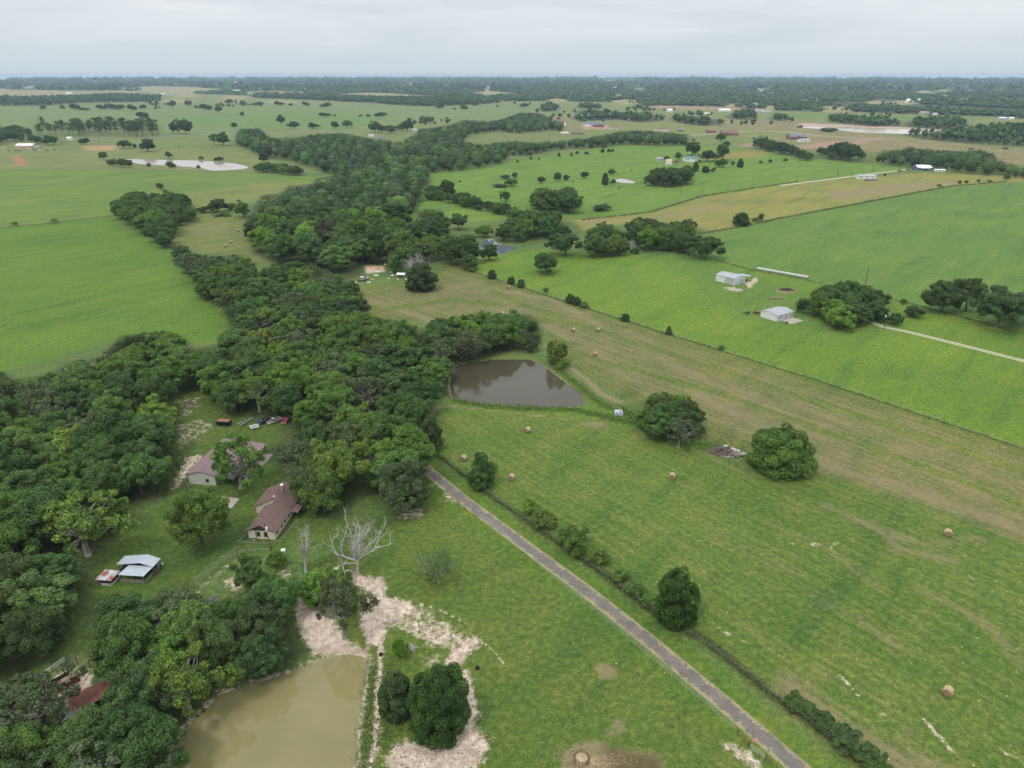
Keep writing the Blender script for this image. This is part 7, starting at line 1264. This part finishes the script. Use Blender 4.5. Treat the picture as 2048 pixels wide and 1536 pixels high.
far_house('pinkish low house by the back belt', 1130, 270, 14, 10, 3.2, 5.5, .15, M_SALMON, paint('pale_pink_roof', (.55, .47, .46), .7)); far_house('long brown shed by the back belt', 1155, 269, 24, 8, 2.8, 4.2, -.1, M_OLDWOOD, M_ROOFRED, name='shed', cat='shed'); far_house('house with a rusty and white roof at the lots', 1228, 259, 18, 12, 3.2, 5.5, .0, M_WPAINT, M_ROOFRED, M_WPAINT); far_house('long red-roofed house right of the lots', 1325, 262, 26, 12, 3.2, 5.5, .0, M_WPAINT, M_ROOFRED); far_house('small green-roofed house beside the long red roof', 1362, 263, 10, 10, 3.2, 5, .0, M_BRICK, M_GREEN); far_house('white and blue barn at the far trees', 1262, 238, 17, 14, 5, 8, .1, M_WPAINT, paint('pale_blue_roof', (.33, .40, .45), .6)); far_house('white house at the far trees', 1223, 234, 7, 12, 5, 10, .0, M_WPAINT, M_WPAINT)
far_house('grey house at the end of the back wood', 1041, 309, 12, 10, 3, 5.5, .1, M_GREYW, M_ROOFGREY); X, Y = G(1175, 309); o = thing('stock_trailer', 'dark trailer alone in the upper pasture', 'trailer', (X, Y, 0)); MB().box(-4.5, 4.5, 0, 2.6, .7, 3.4).build('body', M_DARK, o); wheels(o, (-1, 1), 1.3, .45); MB().box(2.2, 4.6, -.06, -.01, .9, 3.3).build('panel', M_GREYW, o)
far_house('salmon-walled house with a white roof by the pine row', 48, 297, 34, 16, 4.5, 7.0, -.06, M_SALMON, M_WPAINT); far_house('small white shed right of the salmon house', 70, 297, 14, 8, 2.6, 3.4, -.05, M_GREYW, M_WROOF, name='shed', cat='shed'); far_house('white roof among the homestead trees', 138, 281, 8, 9, 4.5, 6, .0, M_WPAINT, M_WPAINT)
for x, y, mt, lab in [(18, 302, M_BLUEP, 'blue vehicle left in the salmon house yard'), (33, 302, M_RUST, 'rust-brown vehicle in the salmon house yard'), (41, 302, M_RED, 'red vehicle in the salmon house yard'), (60, 299.5, M_WPAINT, 'white vehicle in the salmon house yard'), (70, 301.5, M_BLACK, 'black vehicle in the salmon house yard'), (79, 302, M_WPAINT, 'second white vehicle in the salmon house yard'), (95, 302, M_BLUEP, 'blue-grey vehicle at the end of the yard row'), (102, 300, M_WPAINT, 'white vehicle at the end of the yard row'), (109, 300.5, M_BLACK, 'last dark vehicle of the yard row'), (7, 296, M_WPAINT, 'white truck at the left edge by the salmon house')]: X, Y = G(x, y); pickup(lab, X, Y, .3 * math.sin(x), mt)
far_house('roadside house at the bare cut', 742, 275, 10, 12, 3.2, 5.5, .0, M_WPAINT, M_WROOF); far_house('grey roadside house beside the bare cut', 760, 279, 14, 10, 3, 5, .0, M_GREYW, M_ROOFGREY); far_house('white roadside house under trees', 829, 263, 8, 10, 3.2, 5.5, .0, M_WPAINT, M_WROOF)
far_house('white industrial shed on the far left plain', 470, 184, 13, 60, 10, 13, .0, M_WPAINT, M_WPAINT, name='shed', cat='shed'); far_house('grey-white poultry house right of the wood band', 325, 190, 12, 20, 5, 8, .0, M_SALMON, M_WPAINT, name='shed', cat='shed'); far_house('second poultry house right of the wood band', 342, 191, 12, 20, 5, 8, .0, M_GREYW, M_WROOF, name='shed', cat='shed'); far_house('white house before the far left forest', 137, 188, 9, 20, 5, 9, .0, M_WPAINT, M_WPAINT); far_house('white dome shed on the far plain', 627, 178, 7, 40, 9, 16, .0, M_WPAINT, M_WPAINT, name='shed', cat='shed'); far_house('small farm before the middle far wood', 721, 211, 7, 10, 3.5, 6, .0, M_GREYW, M_ROOFGREY)
far_house('big white barn in the eastern farm row', 1504, 214, 30, 25, 7, 12, .0, M_WPAINT, M_WROOF, name='barn', cat='barn'); far_house('white long shed in the eastern farm row', 1450, 223, 22, 16, 5, 8, .0, M_WPAINT, M_WPAINT, name='shed', cat='shed'); far_house('red-roofed barn in the eastern farm row', 1520, 222, 16, 16, 5, 9, .0, M_WPAINT, M_ROOFRED, name='barn', cat='barn'); far_house('pale green shed in the eastern farm row', 1533, 226, 18, 16, 4, 6, .0, M_GREYW, paint('pale_teal_roof', (.30, .40, .40), .7), name='shed', cat='shed'); far_house('white low shed below the eastern farm row', 1510, 228, 11, 8, 3, 4, .0, M_WPAINT, M_WPAINT, name='shed', cat='shed'); far_house('small pink shed left of the eastern farm row', 1415, 230, 12, 12, 4, 6, .0, M_SALMON, M_WPAINT, name='shed', cat='shed')
far_house('red-topped metal shed on the green strip', 1850, 229, 17, 14, 6, 8, .0, M_GREYW, M_SALMON, name='shed', cat='shed'); far_house('white shed right of the red-topped shed', 1872, 230, 9, 10, 4, 6, .0, M_WPAINT, M_WPAINT, name='shed', cat='shed'); far_house('long white roof at the right forest edge', 2006, 240, 15, 14, 5, 7, .0, M_GREYW, M_WPAINT, name='shed', cat='shed'); far_house('small white roof at the right edge', 2024, 239, 9, 10, 4, 6, .0, M_WPAINT, M_WPAINT); far_house('white barn in the far eastern clearing', 1812, 179, 8, 30, 10, 18, .0, M_WPAINT, M_WPAINT, name='barn', cat='barn'); far_house('white house in the far eastern forest', 1604, 187, 9, 25, 8, 14, .0, M_WPAINT, M_WPAINT); far_house('white quonset by the far trees', 1340, 224, 9, 16, 6, 9, .0, M_WPAINT, M_WPAINT, name='shed', cat='shed')
for x, y, lab in [(1818, 206, 'left white house inside the eastern forest'), (1840, 206, 'right white house inside the eastern forest'), (255, 169, 'tiny white house at the left horizon'), (105, 162, 'tiny white barn at the left horizon'), (1120, 190, 'tiny white house in the middle forest'), (1230, 178, 'tiny pale house in the middle forest'), (900, 181, 'tiny white house above the middle wood band')]: far_house(lab, x, y, 6, 25, 9, 16, .0, M_WPAINT, M_WPAINT)
# ------------------------------------------------------------------ rank weeds along fences, banks and tracks
wr = np.random.RandomState(31); WV, WC = [], []
def weeds(pts, per_m, size, hgt, spread, cols, closed=False):
    q = resample(GP(pts), 1.0); n = int(len(q) * per_m); i = wr.randint(0, len(q), n); env = .35 + .65 * (np.sin(i * .37) * np.sin(i * .11 + 1) > -.25)
    C = np.c_[q[i] + wr.normal(0, spread, (n, 2)), np.abs(wr.normal(0, hgt, n)) * env + .05]; V, F = leaves(C, np.tile([0, 0, .6], (n, 1)), size, wr, 1.0); WV.append(V); c = np.array(cols)[wr.randint(0, len(cols), n)] * wr.uniform(.7, 1.3, n)[:, None]; WC.append(np.repeat(c, 4, 0))
DK = [(.050, .085, .026), (.065, .11, .03), (.085, .13, .032), (.11, .10, .05)]; BR = [(.09, .16, .025), (.075, .14, .024), (.11, .18, .03)]
weeds(DIAG, 13, .22, .40, .40, DK); weeds(HEDGE[5:], 75, .17, .62, .55, DK); weeds(HEDGE[:7], 60, .17, .55, .5, DK + BR)
weeds([(1430, 521), (1514, 543), (1620, 562), (1790, 600), (1900, 628), (2048, 668)], 7, .30, .4, .5, DK); weeds([(1400, 468), (1480, 454), (1560, 437), (1700, 411), (1800, 392), (1900, 373), (2010, 364)], 9, .45, .55, .8, DK); weeds([(1165, 440), (1300, 425), (1404, 393), (1504, 377), (1595, 364)], 7, .45, .5, .8, DK); weeds([(-120, 466), (0, 456), (110, 446), (235, 431)], 7, .28, .45, .4, DK)
weeds([(905, 800), (960, 811), (1050, 817), (1150, 820), (1220, 836), (1280, 850)], 60, .22, .35, 1.3, BR); weeds([(1110, 735), (1150, 765), (1190, 800), (1230, 822)], 50, .2, .3, 1.2, BR + [(.14, .11, .05)]); weeds([(1240, 815), (1300, 860), (1400, 895), (1430, 890)], 50, .25, .45, 1.6, BR)
weeds([(745, 1330), (738, 1400), (735, 1460), (728, 1540)], 40, .18, .25, .9, BR + DK); weeds([(775, 1330), (772, 1400), (770, 1500)], 30, .18, .25, .9, BR + DK); weeds([(328, 985), (345, 945), (362, 920)], 60, .3, .7, 1.4, DK + BR); weeds([(560, 1185), (600, 1180), (650, 1195)], 40, .2, .3, 1.2, BR + DK); weeds([(600, 1140), (640, 1125), (700, 1110)], 30, .2, .3, 1.2, BR + DK)
n = 26000; x = wr.uniform(-60, 2108, n); y = 560 + 1040 * wr.rand(n) ** .8; X = []; ok = in_poly(HAY_GREEN, x, y) | in_poly(PASTURE, x, y) | in_poly(YARD, x, y) | ((x > 900) & in_poly([(1040, 575), (1337, 668), (2048, 897), (2200, 950), (2200, 700), (1800, 660), (1500, 640), (1300, 560)], x, y))
P_ = np.array([G(a, c) for a, c in zip(x[ok], y[ok])]); inw = np.zeros(len(P_), bool)
for k in POND_PW: inw |= sdf(POND_PW[k], P_[:, 0], P_[:, 1]) < 1.5
P_ = P_[~inw]; C = np.c_[P_, np.full(len(P_), .05)]; V, F = leaves(C, np.tile([0, 0, 1.], (len(C), 1)), .17, wr, .7); WV.append(V); c = np.array(BR + DK[:2])[wr.randint(0, 5, len(C))] * wr.uniform(.7, 1.35, len(C))[:, None]; WC.append(np.repeat(c, 4, 0))
V = np.concatenate(WV); tag(link('weeds', np_mesh('weeds', V, np.arange(len(V)).reshape(-1, 4), LEAF_MASS, {'tint': np.concatenate(WC)})), 'rank weeds along fences, pond banks and pastures', None, None, 'stuff')
# ------------------------------------------------------------------ haze: the moist air between here and the horizon
t = NT('haze_air')
pv = t.n('ShaderNodeVolumePrincipled', {'Color': (0.60, 0.78, 0.98, 1), 'Density': 5.4e-5, 'Anisotropy': 0.0})
t.t.links.new(pv.outputs[0], t.out.inputs['Volume'])
b = MB(); b.box(-18000, 18000, -3000, 17050, -3.0, HC + 8.0)
tag(b.build('haze', t.m), 'thin pale blue haze over the whole plain', None, None, 'stuff')
